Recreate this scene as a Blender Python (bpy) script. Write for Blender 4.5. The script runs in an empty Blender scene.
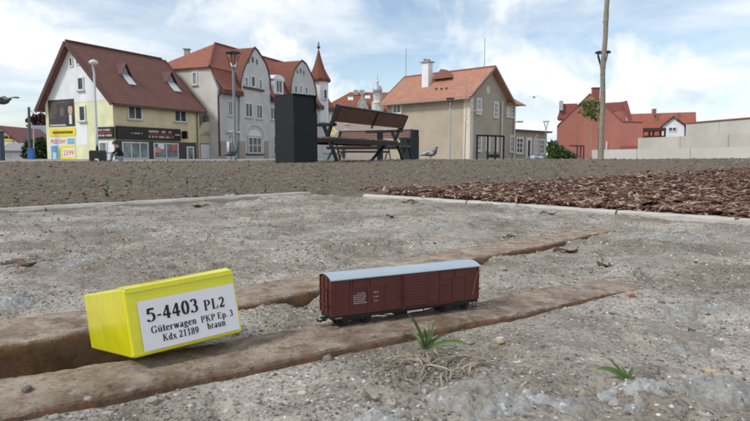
import bpy, bmesh, math, random
import numpy as np
from mathutils import Vector, Matrix, Euler

random.seed(7)
R = math.radians
UP = Vector((0, 0, 1))
scene = bpy.context.scene
C = scene.collection

# ------------------------------------------------------------------ camera
CAM_Z = 0.155
F_PX, U0, V0, HORIZON = 600.0, 375.0, 210.5, 157.0      # photo pixels
PITCH = math.atan((V0 - HORIZON) / F_PX)
cam_d = bpy.data.cameras.new('camera')
cam = bpy.data.objects.new('camera', cam_d)
C.objects.link(cam)
cam.location = (0, 0, CAM_Z)
cam.rotation_euler = (math.pi / 2 - PITCH, 0, 0)
cam_d.sensor_width = 36.0
cam_d.lens = 36.0 * F_PX / 750.0
cam_d.clip_start = 0.02
cam_d.clip_end = 3000
cam_d.dof.use_dof = True
cam_d.dof.focus_distance = 0.62
cam_d.dof.aperture_fstop = 30
scene.camera = cam

# ------------------------------------------------------------------ sky and sun
TO_SUN = Vector((-0.72, -0.42, 0.80)).normalized()
SUN_EL = math.asin(TO_SUN.z)
SUN_ROT = math.atan2(TO_SUN.x, TO_SUN.y)
world = bpy.data.worlds.new('World')
scene.world = world
world.use_nodes = True
nt = world.node_tree
nt.nodes.clear()
def wn(t, **kw):
    n = nt.nodes.new(t)
    for k, v in kw.items():
        setattr(n, k, v)
    return n
def wl(a, b): nt.links.new(a, b)
def wmath(op, a, b=None, clamp=False):
    n = wn('ShaderNodeMath', operation=op, use_clamp=clamp)
    for i, v in enumerate((a, b)):
        if v is None: continue
        if isinstance(v, (int, float)): n.inputs[i].default_value = v
        else: wl(v, n.inputs[i])
    return n.outputs[0]
w_out = wn('ShaderNodeOutputWorld')
w_bg = wn('ShaderNodeBackground')
w_sky = wn('ShaderNodeTexSky')
w_sky.sky_type = 'NISHITA'
w_sky.sun_disc = False
w_sky.sun_elevation = SUN_EL
w_sky.sun_rotation = SUN_ROT % (2 * math.pi)
w_sky.air_density = 1.0
w_sky.dust_density = 0.6
w_sky.ozone_density = 1.2
w_tc = wn('ShaderNodeTexCoord')
w_sep = wn('ShaderNodeSeparateXYZ')
wl(w_tc.outputs['Generated'], w_sep.inputs[0])
# clouds lie on a flat layer: direction divided by its height
den = wmath('MAXIMUM', wmath('ADD', w_sep.outputs[2], 0.16), 0.05)
w_cmb = wn('ShaderNodeCombineXYZ')
wl(wmath('DIVIDE', w_sep.outputs[0], den), w_cmb.inputs[0])
wl(wmath('DIVIDE', w_sep.outputs[1], den), w_cmb.inputs[1])
def wnoise(scale, detail, rough, offs, vec=None, dist=0.0):
    m = wn('ShaderNodeMapping')
    m.inputs['Location'].default_value = offs
    wl(vec if vec is not None else w_cmb.outputs[0], m.inputs[0])
    n = wn('ShaderNodeTexNoise')
    n.inputs['Scale'].default_value = scale
    n.inputs['Detail'].default_value = detail
    n.inputs['Roughness'].default_value = rough
    n.inputs['Distortion'].default_value = dist
    wl(m.outputs[0], n.inputs['Vector'])
    return n.outputs[0]
def wramp(f, stops):
    r = wn('ShaderNodeValToRGB')
    el = r.color_ramp.elements
    while len(el) < len(stops): el.new(0.5)
    for e, (p, c) in zip(el, stops):
        e.position = p; e.color = (*c, 1)
    wl(f, r.inputs[0])
    return r.outputs[0]
def wmix(f, a, b):
    m = wn('ShaderNodeMix', data_type='RGBA')
    if isinstance(f, (int, float)): m.inputs[0].default_value = f
    else: wl(f, m.inputs[0])
    for s, v in ((6, a), (7, b)):
        if isinstance(v, tuple): m.inputs[s].default_value = (*v, 1)
        else: wl(v, m.inputs[s])
    return m.outputs[2]
sky_scaled = wn('ShaderNodeVectorMath', operation='SCALE')
wl(w_sky.outputs[0], sky_scaled.inputs[0]); sky_scaled.inputs['Scale'].default_value = 0.13
veil = wramp(wnoise(0.75, 7, 0.6, (3.1, 1.2, 0), dist=0.5), [(0.40, (0.12,) * 3), (0.60, (0.96,) * 3)])
cn1 = wnoise(4.2, 9, 0.55, (7.3, 4.4, 2.0), vec=w_tc.outputs['Generated'], dist=0.3)
cn2 = wnoise(4.2, 9, 0.55, (7.3, 4.4, 2.045), vec=w_tc.outputs['Generated'], dist=0.3)      # the same cloud a little higher up
cumul = wramp(cn1, [(0.47, (0,) * 3), (0.54, (1,) * 3)])
belly = wramp(wmath('ADD', wmath('MULTIPLY', wmath('SUBTRACT', cn1, cn2), 5.0), 0.5), [(0.25, (0.70, 0.765, 0.835)), (0.62, (0.985, 0.98, 0.97))])
shade = wramp(wnoise(1.15, 6, 0.55, (5.6, 0.4, 0), dist=0.3),
              [(0.36, (0.56, 0.67, 0.78)), (0.48, (0.80, 0.86, 0.92)), (0.60, (0.97, 0.975, 0.98))])
sky_c = wmix(veil, sky_scaled.outputs[0], shade)
lowband = wramp(w_sep.outputs[2], [(0.03, (0.90,) * 3), (0.22, (0.75,) * 3), (0.45, (0.45,) * 3)])
cum_f = wn('ShaderNodeMath', operation='MULTIPLY')
wl(cumul, cum_f.inputs[0]); wl(lowband, cum_f.inputs[1])
sky_c = wmix(cum_f.outputs[0], sky_c, belly)
wl(sky_c, w_bg.inputs[0])
w_bg.inputs[1].default_value = 1.0
wl(w_bg.outputs[0], w_out.inputs[0])

sun_d = bpy.data.lights.new('sun', 'SUN')
sun_d.energy = 2.2
sun_d.angle = R(12)
sun_d.color = (1.0, 0.955, 0.89)
sun = bpy.data.objects.new('sun', sun_d)
C.objects.link(sun)
sun.rotation_euler = TO_SUN.to_track_quat('Z', 'Y').to_euler()
sun.location = (-20, -10, 30)

scene.view_settings.view_transform = 'Standard'
scene.view_settings.look = 'None'
scene.view_settings.exposure = 0.20
scene.view_settings.gamma = 1.0
scene.view_settings.use_curve_mapping = False
scene.cycles.use_denoising = True
scene.cycles.max_bounces = 6
scene.cycles.transparent_max_bounces = 6

# ------------------------------------------------------------------ picking points: a photo pixel meets a real plane of the place
_cp, _sp = math.cos(PITCH), math.sin(PITCH)
EYE = Vector((0, 0, CAM_Z))
def ray(u, v):
    a, b = (u - U0) / F_PX, (V0 - v) / F_PX
    return Vector((a, _cp + b * _sp, -_sp + b * _cp))
def G(u, v, z=0.0):                      # on the level z
    d = ray(u, v); return EYE + d * ((z - CAM_Z) / d.z)
def W(u, v, Y):                          # at the distance Y
    d = ray(u, v); return EYE + d * (Y / d.y)
def plane_hit(u, v, P, N):
    d = ray(u, v); return EYE + d * ((P - EYE).dot(N) / d.dot(N))

# ------------------------------------------------------------------ noise
_rng = np.random.RandomState(11)
_perm = np.concatenate([_rng.permutation(4096)] * 2)
_vals = _rng.rand(4096)
def _h(ix, iy, iz):
    return _vals[_perm[(_perm[(_perm[ix & 4095] + iy) & 4095] + iz) & 4095]]
def vnoise(x, y, z=0.0):
    x = np.asarray(x, float); y = np.asarray(y, float); z = np.zeros_like(x) + z
    ix, iy, iz = np.floor(x).astype(int), np.floor(y).astype(int), np.floor(z).astype(int)
    fx, fy, fz = x - ix, y - iy, z - iz
    fx, fy, fz = [t * t * t * (t * (t * 6 - 15) + 10) for t in (fx, fy, fz)]
    r = 0
    for a in (0, 1):
        for b in (0, 1):
            for c in (0, 1):
                r = r + _h(ix + a, iy + b, iz + c) * (fx if a else 1 - fx) * (fy if b else 1 - fy) * (fz if c else 1 - fz)
    return r * 2 - 1
def fbm(x, y, z=0.0, oct=4, gain=0.5):
    r, a, k = 0, 1.0, 1.0
    for i in range(oct):
        r = r + a * vnoise(np.asarray(x) * k + i * 17.3, np.asarray(y) * k - i * 9.1, np.asarray(z) * k + i * 5.7)
        a *= gain; k *= 2.03
    return r
def sstep(a, b, x):
    t = np.clip((np.asarray(x, float) - a) / (b - a), 0, 1); return t * t * (3 - 2 * t)

# ------------------------------------------------------------------ materials
def new_mat(name):
    m = bpy.data.materials.new(name); m.use_nodes = True
    n = m.node_tree.nodes; b = n['Principled BSDF']
    return m, m.node_tree, b
class NT:
    def __init__(s, tree): s.t = tree
    def n(s, t, **kw):
        n = s.t.nodes.new(t)
        for k, v in kw.items(): setattr(n, k, v)
        return n
    def l(s, a, b): s.t.links.new(a, b)
    def set(s, sock, v):
        if isinstance(v, tuple): sock.default_value = (*v, 1) if len(v) == 3 and sock.type == 'RGBA' else v
        elif isinstance(v, (int, float)): sock.default_value = v
        else: s.l(v, sock)
    def coord(s, kind='Object', scale=(1, 1, 1), loc=(0, 0, 0)):
        tc = s.n('ShaderNodeTexCoord'); mp = s.n('ShaderNodeMapping')
        mp.inputs['Scale'].default_value = scale; mp.inputs['Location'].default_value = loc
        s.l(tc.outputs[kind], mp.inputs[0]); return mp.outputs[0]
    def noise(s, vec, scale, detail=4, rough=0.55, dist=0.0):
        n = s.n('ShaderNodeTexNoise')
        n.inputs['Scale'].default_value = scale; n.inputs['Detail'].default_value = detail
        n.inputs['Roughness'].default_value = rough; n.inputs['Distortion'].default_value = dist
        s.l(vec, n.inputs['Vector']); return n.outputs[0]
    def voro(s, vec, scale, feat='F1', out=0):
        n = s.n('ShaderNodeTexVoronoi', feature=feat); n.inputs['Scale'].default_value = scale
        s.l(vec, n.inputs['Vector']); return n.outputs[out]
    def ramp(s, f, stops, interp='LINEAR'):
        r = s.n('ShaderNodeValToRGB'); r.color_ramp.interpolation = interp
        el = r.color_ramp.elements
        while len(el) < len(stops): el.new(0.5)
        for e, (p, c) in zip(el, stops):
            e.position = p; e.color = (*c, 1) if isinstance(c, tuple) else (c, c, c, 1)
        s.l(f, r.inputs[0]); return r.outputs[0]
    def mix(s, f, a, b, mode='MIX'):
        m = s.n('ShaderNodeMix', data_type='RGBA', blend_type=mode)
        s.set(m.inputs[0], f); s.set(m.inputs[6], a); s.set(m.inputs[7], b); return m.outputs[2]
    def math(s, op, a, b=0.0, clamp=False):
        m = s.n('ShaderNodeMath', operation=op, use_clamp=clamp)
        s.set(m.inputs[0], a); s.set(m.inputs[1], b); return m.outputs[0]
    def bump(s, h, strength, dist, prev=None):
        b = s.n('ShaderNodeBump'); b.inputs['Strength'].default_value = strength; b.inputs['Distance'].default_value = dist
        s.l(h, b.inputs['Height'])
        if prev is not None: s.l(prev, b.inputs['Normal'])
        return b.outputs[0]
MATS = {}
def pm(name, col, rough=0.8, var=0.12, scale=3.0, bump=0.0, bscale=40.0, bdist=0.01, metal=0.0, spec=0.4, streak=0.0, kind='Object'):
    """plain surface with uneven colour, faint grain"""
    if name in MATS: return MATS[name]
    m, t, b = new_mat(name); k = NT(t)
    v = k.coord(kind)
    n1 = k.noise(v, scale, 6, 0.62)
    lo = tuple(c * (1 - var) for c in col); hi = tuple(min(1, c * (1 + var)) for c in col)
    cc = k.ramp(n1, [(0.28, lo), (0.72, hi)])
    if streak:
        n2 = k.noise(k.coord(kind, (2.2, 2.2, 0.22)), scale * 0.9, 6, 0.6)
        cc = k.mix(k.ramp(n2, [(0.45, 0.0), (0.75, streak)]), cc, tuple(c * 0.55 for c in col))
    k.l(cc, b.inputs['Base Color'])
    b.inputs['Roughness'].default_value = rough; b.inputs['Metallic'].default_value = metal
    b.inputs['Specular IOR Level'].default_value = spec
    if bump:
        k.l(k.bump(k.noise(v, bscale, 5, 0.6), bump, bdist), b.inputs['Normal'])
    MATS[name] = m
    return m
def tile_mat(name, col, col2, tw=0.24, th=0.34):
    m, t, b = new_mat(name); k = NT(t)
    uv = k.coord('UV')
    br = k.n('ShaderNodeTexBrick'); k.l(uv, br.inputs['Vector'])
    br.inputs['Scale'].default_value = 1.0; br.inputs['Brick Width'].default_value = tw; br.inputs['Row Height'].default_value = th
    br.inputs['Mortar Size'].default_value = 0.022; br.inputs['Mortar Smooth'].default_value = 0.4
    br.inputs['Color1'].default_value = (*col, 1); br.inputs['Color2'].default_value = (*col2, 1)
    br.inputs['Mortar'].default_value = (*[c * 0.5 for c in col], 1)
    n = k.noise(k.coord('Object'), 0.9, 6, 0.65)
    cc = k.mix(k.ramp(n, [(0.3, 0.0), (0.75, 0.5)]), br.outputs[0], tuple(c * 0.62 for c in col2))
    k.l(cc, b.inputs['Base Color']); b.inputs['Roughness'].default_value = 0.75
    b.inputs['Specular IOR Level'].default_value = 0.25
    k.l(k.bump(br.outputs[1], -0.6, 0.03), b.inputs['Normal'])
    return m
def glass_mat(name, col=(0.03, 0.04, 0.05), rough=0.06):
    m, t, b = new_mat(name); k = NT(t)
    n = k.noise(k.coord('Object'), 1.1, 3)
    k.l(k.ramp(n, [(0.35, tuple(c * 0.5 for c in col)), (0.7, tuple(c * 1.7 for c in col))]), b.inputs['Base Color'])
    b.inputs['Roughness'].default_value = rough; b.inputs['Specular IOR Level'].default_value = 0.3
    return m

# ------------------------------------------------------------------ mesh helpers
def tag(o, label=None, cat=None, group=None, kind=None):
    if label: o['label'] = label
    if cat: o['category'] = cat
    if group: o['group'] = group
    if kind: o['kind'] = kind
    return o
def thing(name, loc, label, cat, group=None, rz=0.0):
    o = bpy.data.objects.new(name, None); C.objects.link(o)
    o.empty_display_size = 0.1
    o.location = loc; o.rotation_euler = (0, 0, rz)
    return tag(o, label, cat, group)
def np_mesh(name, V, F, mat, smooth=False, parent=None, loc=(0, 0, 0)):
    V = np.asarray(V, np.float32); F = np.asarray(F, np.int32)
    me = bpy.data.meshes.new(name); k = F.shape[1]
    me.vertices.add(len(V)); me.vertices.foreach_set('co', (V - np.asarray(loc, np.float32)).ravel())
    me.loops.add(F.size); me.loops.foreach_set('vertex_index', F.ravel())
    me.polygons.add(len(F)); me.polygons.foreach_set('loop_start', np.arange(0, F.size, k, dtype=np.int32))
    me.polygons.foreach_set('loop_total', np.full(len(F), k, np.int32))
    me.update(calc_edges=True)
    if smooth: me.polygons.foreach_set('use_smooth', np.ones(len(F), bool))
    me.materials.append(mat)
    o = bpy.data.objects.new(name, me); C.objects.link(o)
    if parent: o.parent = parent
    else: o.location = loc
    return o
def root_loc(p):
    q = p
    while q.parent: q = q.parent
    return q.location
class MB:
    """collects shapes, builds ONE mesh object"""
    def __init__(s): s.v = []; s.f = []; s.uv = {}; s.mi = {}; s.cur = 0
    def add(s, vs, fs, uvs=None):
        o = len(s.v); s.v += [Vector(x) for x in vs]
        for i, f in enumerate(fs):
            if s.cur: s.mi[len(s.f)] = s.cur
            if uvs and uvs[i]: s.uv[len(s.f)] = uvs[i]
            s.f.append([o + j for j in f])
        return s
    def hexa(s, p):     # 8 corners: bottom 4 ccw, top 4 ccw
        return s.add(p, [(3, 2, 1, 0), (4, 5, 6, 7), (0, 1, 5, 4), (1, 2, 6, 5), (2, 3, 7, 6), (3, 0, 4, 7)])
    def box(s, c, d, M=None):
        c = Vector(c); h = Vector(d) / 2
        p = [Vector((x * h.x, y * h.y, z * h.z)) for z in (-1, 1) for x, y in ((-1, -1), (1, -1), (1, 1), (-1, 1))]
        if M is not None: p = [M @ q for q in p]
        return s.hexa([q + c for q in p])
    def frame_box(s, o, ax, ay, az):   # corner and three edge vectors
        o = Vector(o); p = [o, o + ax, o + ax + ay, o + ay]
        return s.hexa(p + [q + az for q in p])
    def bar(s, a, b, w, h=None, up=(0, 0, 1)):
        a, b = Vector(a), Vector(b); h = h or w
        d = (b - a).normalized(); u = Vector(up)
        if abs(d.dot(u)) > 0.98: u = Vector((0, 1, 0))
        x = d.cross(u).normalized(); y = x.cross(d).normalized()
        p = [q + x * (i * w / 2) + y * (j * h / 2) for q in (a, b) for i, j in ((-1, -1), (1, -1), (1, 1), (-1, 1))]
        return s.hexa(p)
    def tube(s, pts, rad, n=10, cap=True, squash=None):
        pts = [Vector(p) for p in pts]
        if isinstance(rad, (int, float)): rad = [rad] * len(pts)
        vs, fs = [], []; x = None
        for i, p in enumerate(pts):
            t = (pts[min(i + 1, len(pts) - 1)] - pts[max(i - 1, 0)]).normalized()
            if x is None:
                x = t.orthogonal().normalized()
            x = (x - t * x.dot(t)).normalized(); y = t.cross(x)
            for k in range(n):
                a = 2 * math.pi * k / n
                vs.append(p + (x * math.cos(a) + y * math.sin(a)) * rad[i])
        for i in range(len(pts) - 1):
            for k in range(n):
                fs.append((i * n + k, i * n + (k + 1) % n, (i + 1) * n + (k + 1) % n, (i + 1) * n + k))
        if cap:
            fs.append(tuple(reversed(range(n)))); fs.append(tuple(range((len(pts) - 1) * n, len(pts) * n)))
        return s.add(vs, fs)
    def lathe(s, prof, c, n=16, phase=0.0):
        c = Vector(c); vs, fs = [], []
        for r, z in prof:
            for k in range(n):
                a = 2 * math.pi * k / n + phase
                vs.append(c + Vector((r * math.cos(a), r * math.sin(a), z)))
        for i in range(len(prof) - 1):
            for k in range(n):
                fs.append((i * n + k, i * n + (k + 1) % n, (i + 1) * n + (k + 1) % n, (i + 1) * n + k))
        fs.append(tuple(reversed(range(n)))); fs.append(tuple(range((len(prof) - 1) * n, len(prof) * n)))
        return s.add(vs, fs)
    def prism(s, poly, vec):
        poly = [Vector(p) for p in poly]; n = len(poly); vec = Vector(vec)
        fs = [tuple(range(n)), tuple(reversed(range(n, 2 * n)))]
        for i in range(n): fs.append((i, i + n, (i + 1) % n + n, (i + 1) % n))
        return s.add(poly + [p + vec for p in poly], fs)
    def slab(s, a, b, c, d, t, uvw=True):
        """roof slab: a-b along the eave, d-c along the ridge, thickness t downwards"""
        a, b, c, d = map(Vector, (a, b, c, d))
        nrm = (b - a).cross(d - a).normalized()
        if nrm.z < 0: nrm = -nrm
        ex = (b - a).normalized(); ey = nrm.cross(ex)
        top = [a, b, c, d]; bot = [p - nrm * t for p in top]
        uv = [((p - a).dot(ex), (p - a).dot(ey)) for p in top]
        return s.add(top + bot, [(0, 1, 2, 3), (7, 6, 5, 4), (0, 4, 5, 1), (1, 5, 6, 2), (2, 6, 7, 3), (3, 7, 4, 0)], [uv, uv[::-1], None, None, None, None])
    def quad(s, a, b, c, d): return s.add([a, b, c, d], [(0, 1, 2, 3)])
    def ribbon(s, pts, widths, side, cup=0.0):
        """leaf or straw: a strip with a slightly folded section, two layers thick"""
        vs, fs = [], []
        for i, (p, w) in enumerate(zip(pts, widths)):
            p = Vector(p)
            t = (Vector(pts[min(i + 1, len(pts) - 1)]) - Vector(pts[max(i - 1, 0)])).normalized()
            sd = Vector(side); sd = (sd - t * sd.dot(t)).normalized(); nn = sd.cross(t)
            vs += [p - sd * w / 2 + nn * cup * w, p, p + sd * w / 2 + nn * cup * w]
        for i in range(len(pts) - 1):
            for j in (0, 1):
                a = i * 3 + j; fs.append((a, a + 1, a + 4, a + 3))
        return s.add(vs, fs)
    def build(s, name, mat, parent=None, smooth=False, bevel=0.0, local=False, loc=None, mats=None):
        me = bpy.data.meshes.new(name)
        if local or (parent is None and loc is None): off = Vector((0, 0, 0))
        elif parent is not None: off = root_loc(parent)
        else: off = Vector(loc)
        me.from_pydata([tuple(p - off) for p in s.v], [], s.f)
        if s.uv:
            ul = me.uv_layers.new(name='UVMap')
            for pi, uvs in s.uv.items():
                for li, q in zip(me.polygons[pi].loop_indices, uvs): ul.data[li].uv = q
        bm = bmesh.new(); bm.from_mesh(me)
        if not s.mi and not s.uv:
            bmesh.ops.recalc_face_normals(bm, faces=bm.faces)
        if bevel:
            bmesh.ops.bevel(bm, geom=list(bm.edges), offset=bevel, segments=1, affect='EDGES', clamp_overlap=True)
        bm.to_mesh(me); bm.free()
        for m in (mats or [mat]): me.materials.append(m)
        for pi, k in s.mi.items(): me.polygons[pi].material_index = k
        if smooth: me.polygons.foreach_set('use_smooth', [True] * len(me.polygons))
        me.update()
        o = bpy.data.objects.new(name, me); C.objects.link(o)
        if parent is not None: o.parent = parent
        elif loc is not None: o.location = loc
        return o
def copy_tree(o, parent=None):
    c = o.copy(); C.objects.link(c)
    if parent is not None: c.parent = parent
    for ch in list(o.children): copy_tree(ch, c)
    return c
def text_mesh(txt, size, origin, ex, ey, mat, name, parent, align='CENTER', width=None):
    """upright sans lettering as thin geometry lying on a wall: ex reading direction, ey up"""
    cu = bpy.data.curves.new('t', 'FONT'); cu.body = txt; cu.size = 1.0; cu.resolution_u = 2
    to = bpy.data.objects.new('t', cu); C.objects.link(to)
    dg = bpy.context.evaluated_depsgraph_get(); me = bpy.data.meshes.new_from_object(to.evaluated_get(dg))
    vs = np.array([v.co[:] for v in me.vertices]); fs = [tuple(p.vertices) for p in me.polygons]
    bpy.data.objects.remove(to); bpy.data.curves.remove(cu); bpy.data.meshes.remove(me)
    vs[:, 0] -= vs[:, 0].min(); w = vs[:, 0].max(); h = vs[:, 1].max()
    sy = size / h; sx = sy if width is None else width / w
    off = {'CENTER': -w * sx / 2, 'LEFT': 0}[align]
    ex, ey, o = Vector(ex).normalized(), Vector(ey).normalized(), Vector(origin)
    mb = MB(); mb.add([o + ex * (p[0] * sx + off) + ey * (p[1] * sy) for p in vs], fs)
    return mb.build(name, mat, parent)
# ================================================================== THE SETTING: ground, soil, kerbs
# ---- lines of the two old rails (front contact / back edge)
def poly(pts):
    a = np.array(pts, float); return a[:, 0], a[:, 1]
FR_FRONT = [(-160, 463), (37, 420), (115, 405), (200, 386), (280, 370), (339, 356), (400, 344), (470, 330), (527, 319), (567, 308), (607, 297), (641, 290)]
FR_BACK = [(-160, 403), (0, 377), (120, 359), (242, 336), (320, 322), (400, 312), (480, 300), (540, 287), (600, 279.5), (641, 285)]
FR_TOPZ = [(-160, .0185), (240, .0185), (315, .0222), (480, .0222), (540, .020), (600, .0150), (641, .0095)]
FRONT_ZS = [(-160, .0118), (240, .0122), (315, .0158), (480, .0158), (540, .0145), (600, .0115), (641, .0087)]   # the dirt stands higher in front of the front rail
BR_FRONT = [(-160, 380), (0, 349), (50, 340), (88, 332), (239, 308), (274, 301), (319, 291), (470, 260), (547, 245.6), (598, 234), (624, 230)]
BR_BACK = [(-160, 345), (0, 322), (42, 315.5), (85, 311), (236, 287), (319, 274.6), (470, 247.5), (561, 232), (592, 227.5), (624, 228)]
def lerp(pts, u):
    a, b = poly(pts); return np.interp(u, a, b)
us = np.linspace(-160, 641, 500)
frF = np.array([G(u, lerp(FR_FRONT, u), lerp(FRONT_ZS, u))[:] for u in us])
frFz = np.array([lerp(FRONT_ZS, u) for u in us])
frB = np.array([G(u, lerp(FR_BACK, u), lerp(FR_TOPZ, u))[:] for u in us])
us2 = np.linspace(-160, 624, 500)
brF = np.array([G(u, lerp(BR_FRONT, u), 0.0)[:] for u in us2])
brB = np.array([G(u, lerp(BR_BACK, u), 0.0)[:] for u in us2])

KL = [G(-200, 222, .012), G(312, 193.2, .012)]
KR = [G(362, 194, .012), G(900, 228.5, .012)]
def side(P, Q, x, y):            # signed distance to the left of P->Q
    d = (Q - P); n = Vector((-d.y, d.x, 0)).normalized()
    return (np.asarray(x) - P.x) * n.x + (np.asarray(y) - P.y) * n.y
def d_soil(x, y): return np.maximum(side(KL[0], KL[1], x, y), side(KR[0], KR[1], x, y))
MU = [G(333, 190.8, .018), G(750, 169, .045)]
def _zs0(x, y):
    r = math.hypot(x, y); q = lambda a, b: float(sstep(a, b, r))
    return .010 + .070 * q(1.5, 8.0) + .0175 * q(6, 10.5) + .0042 * x * q(4, 10)
for _ in range(30): MU[1] = MU[1].lerp(G(750, 169.2, _zs0(MU[1].x, MU[1].y)), .5)
def in_mulch(x, y): return (side(KR[0], KR[1], x, y) > 0.02) & (side(MU[0], MU[1], x, y) < 0.03 * vnoise(np.asarray(x) * 7, np.asarray(y) * 7))

def hg(x, y, fine=1.0):          # height of the trodden yard
    x = np.asarray(x, float); y = np.asarray(y, float); r = np.hypot(x, y)
    far = sstep(.8, 2.2, r)
    z = .0045 * fbm(x * 7, y * 7, 1.0, 3) + far * .006 * fbm(x * 2.2, y * 2.2, 4.0, 3)
    rough = .55 + .45 * sstep(-.3, .5, fbm(x * 5 + 40, y * 5, 0, 2))
    z = z + fine * rough * (.0017 * fbm(x * 42, y * 42, 2.0, 3) + .0011 * fbm(x * 150, y * 150, 3.0, 3))
    pits = np.clip(fbm(x * 24 + 9, y * 24, 8.0, 3) - .28, 0, 1)
    z = z - .010 * pits * fine
    calm = 1 - .75 * np.exp(-((y - np.interp(x, frF[:, 0], frF[:, 1])) / .03) ** 2) * (x < .35)
    hump = np.clip(fbm(x * 11 + 3, y * 11 + 7, 6.0, 2) - .3, 0, 1)
    z = (z + .008 * hump) * calm
    z = np.where(r > 6, -.02 + 0 * z, z * (1 - sstep(3, 6, r)) - .02 * sstep(3, 6, r))
    # slot between the rails, open at the left, filled with dirt farther right
    fb = np.interp(x, frB[:, 0], frB[:, 1]); bf = np.interp(x, brF[:, 0], brF[:, 1]); bb = np.interp(x, brB[:, 0], brB[:, 1])
    ins = sstep(fb - .004, fb + .012, y) * (1 - sstep(bf - .004, bf + .008, y))
    near = (x < .45) & (y < 1.4)
    z = np.where(near, z - ins * .064 * (1 - sstep(-.24, -.17, x)) - ins * (.004 + .005 * (1 - sstep(-.24, -.17, x))), z)
    under = sstep(bf - .004, bf + .006, y) * (1 - sstep(bb - .012, bb + .004, y))
    z = np.where(near, z - under * .016, z)
    beyond = sstep(bb - .01, bb + .01, y) * (1 - sstep(bb + .05, bb + .3, y))
    z = np.where(near, z - beyond * .004, z)
    ff = np.interp(x, frF[:, 0], frF[:, 1])
    tipw = .012 + .7 * sstep(.24, .46, x)
    z = z + (np.interp(x, frF[:, 0], frFz) + .001) * (1 - sstep(ff + .002, ff + .002 + tipw, y))
    underf = sstep(ff + .006, ff + .02, y) * (1 - sstep(fb - .012, fb, y)) * (1 - sstep(.16, .27, x))
    z = np.where(near, z - underf * .012, z)
    return z

def GG(u, v):                    # on the yard itself
    p = G(u, v, .02)
    for _ in range(6): p = G(u, v, float(hg(np.array([p.x]), np.array([p.y]))[0]))
    return p
def fan(r0, r1, nr, a0, a1, na, wide=None, inner=None):
    r = np.exp(np.linspace(math.log(r0), math.log(r1), nr)); a = np.linspace(a0, a1, na)
    if wide is not None:
        w_, m = wide; st = (a[1] - a[0]); lo = np.linspace(-w_, a0, m)[:-1]; a = np.concatenate([lo, a, -lo[::-1]])
    if inner is not None: r = np.concatenate([np.exp(np.linspace(math.log(inner), math.log(r0), 16))[:-1], r])
    nr, na = len(r), len(a)
    rr, aa = np.meshgrid(r, a, indexing='ij')
    X, Y = (rr * np.sin(aa)).ravel(), (rr * np.cos(aa)).ravel()
    i = np.arange(nr - 1)[:, None] * na + np.arange(na - 1)[None]
    F = np.stack([i, i + 1, i + na + 1, i + na], -1).reshape(-1, 4)[:, ::-1]
    return X, Y, F

# ---- ground material: dusty grit, pale worn patches, small chips
def ground_material():
    m, t, b = new_mat('gritty dirt'); k = NT(t); v = k.coord()
    big = k.noise(v, 5.5, 6, 0.6, 0.5); mid = k.noise(v, 34, 5, 0.65); fine = k.noise(v, 260, 4, 0.7)
    cc = k.ramp(mid, [(0.25, (.142, .123, .099)), (0.48, (.262, .234, .193)), (0.74, (.38, .345, .292))])
    pale = k.math('MULTIPLY', k.ramp(big, [(0.44, 0.0), (0.60, 0.9)]), k.ramp(k.noise(v, 60, 5, .7), [(0.35, 0.35), (0.6, 1.0)]))
    cc = k.mix(pale, cc, (.46, .43, .38))
    brown = k.ramp(k.noise(v, 3.1, 5, 0.6, 0.3), [(0.5, 0.0), (0.64, 0.65)])
    cc = k.mix(brown, cc, (.155, .130, .100))
    cc = k.mix(k.ramp(fine, [(0.28, 0.85), (0.50, 0.0)]), cc, (.05, .042, .036))
    vo = k.n('ShaderNodeTexVoronoi', feature='F1'); vo.inputs['Scale'].default_value = 300; k.l(v, vo.inputs['Vector'])
    sp = k.n('ShaderNodeSeparateColor'); k.l(vo.outputs[1], sp.inputs[0])
    chip = k.math('MULTIPLY', k.ramp(sp.outputs[0], [(0.85, 0.0), (0.88, 1.0)]), k.ramp(vo.outputs[0], [(0.30, 1.0), (0.42, 0.0)]))
    cc = k.mix(k.math('MULTIPLY', chip, 0.8), cc, k.ramp(sp.outputs[1], [(0.0, (.30, .27, .22)), (.5, (.55, .53, .49)), (1.0, (.72, .71, .68))]))
    vo2 = k.n('ShaderNodeTexVoronoi', feature='F1'); vo2.inputs['Scale'].default_value = 95; k.l(v, vo2.inputs['Vector'])
    sp2 = k.n('ShaderNodeSeparateColor'); k.l(vo2.outputs[1], sp2.inputs[0])
    chip2 = k.math('MULTIPLY', k.ramp(sp2.outputs[0], [(0.80, 0.0), (0.84, 1.0)]), k.ramp(vo2.outputs[0], [(0.25, 1.0), (0.38, 0.0)]))
    cc = k.mix(k.math('MULTIPLY', chip2, 0.75), cc, k.ramp(sp2.outputs[1], [(0.0, (.16, .15, .14)), (.4, (.38, .35, .31)), (1.0, (.60, .59, .57))]))
    k.l(cc, b.inputs['Base Color']); b.inputs['Roughness'].default_value = 0.95; b.inputs['Specular IOR Level'].default_value = 0.15
    h = k.math('ADD', k.math('MULTIPLY', fine, 0.6), k.math('MULTIPLY', vo.outputs[0], -0.35))
    h = k.math('ADD', h, k.math('MULTIPLY', chip2, 0.5))
    k.l(k.bump(h, 1.0, 0.003), b.inputs['Normal'])
    return m
M_ground = ground_material()
X, Y, F = fan(.17, 3.3, 600, R(-42), R(42), 560, (math.pi, 50), .004)
Z = hg(X, Y)
V1 = np.stack([X, Y, Z], 1)
X, Y, F2 = fan(3.3, 900, 70, R(-42), R(42), 560, (math.pi, 50))
Z = hg(X, Y)
V2 = np.stack([X, Y, Z], 1)
Vg = np.concatenate([V1, V2]); n1 = len(V1)
Fg = np.concatenate([F, F2 + n1])
ground = np_mesh('ground', Vg, Fg, M_ground, smooth=True)
tag(ground, 'grey brown trodden yard of dirt and grit with worn stone patches', kind='structure')

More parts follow.
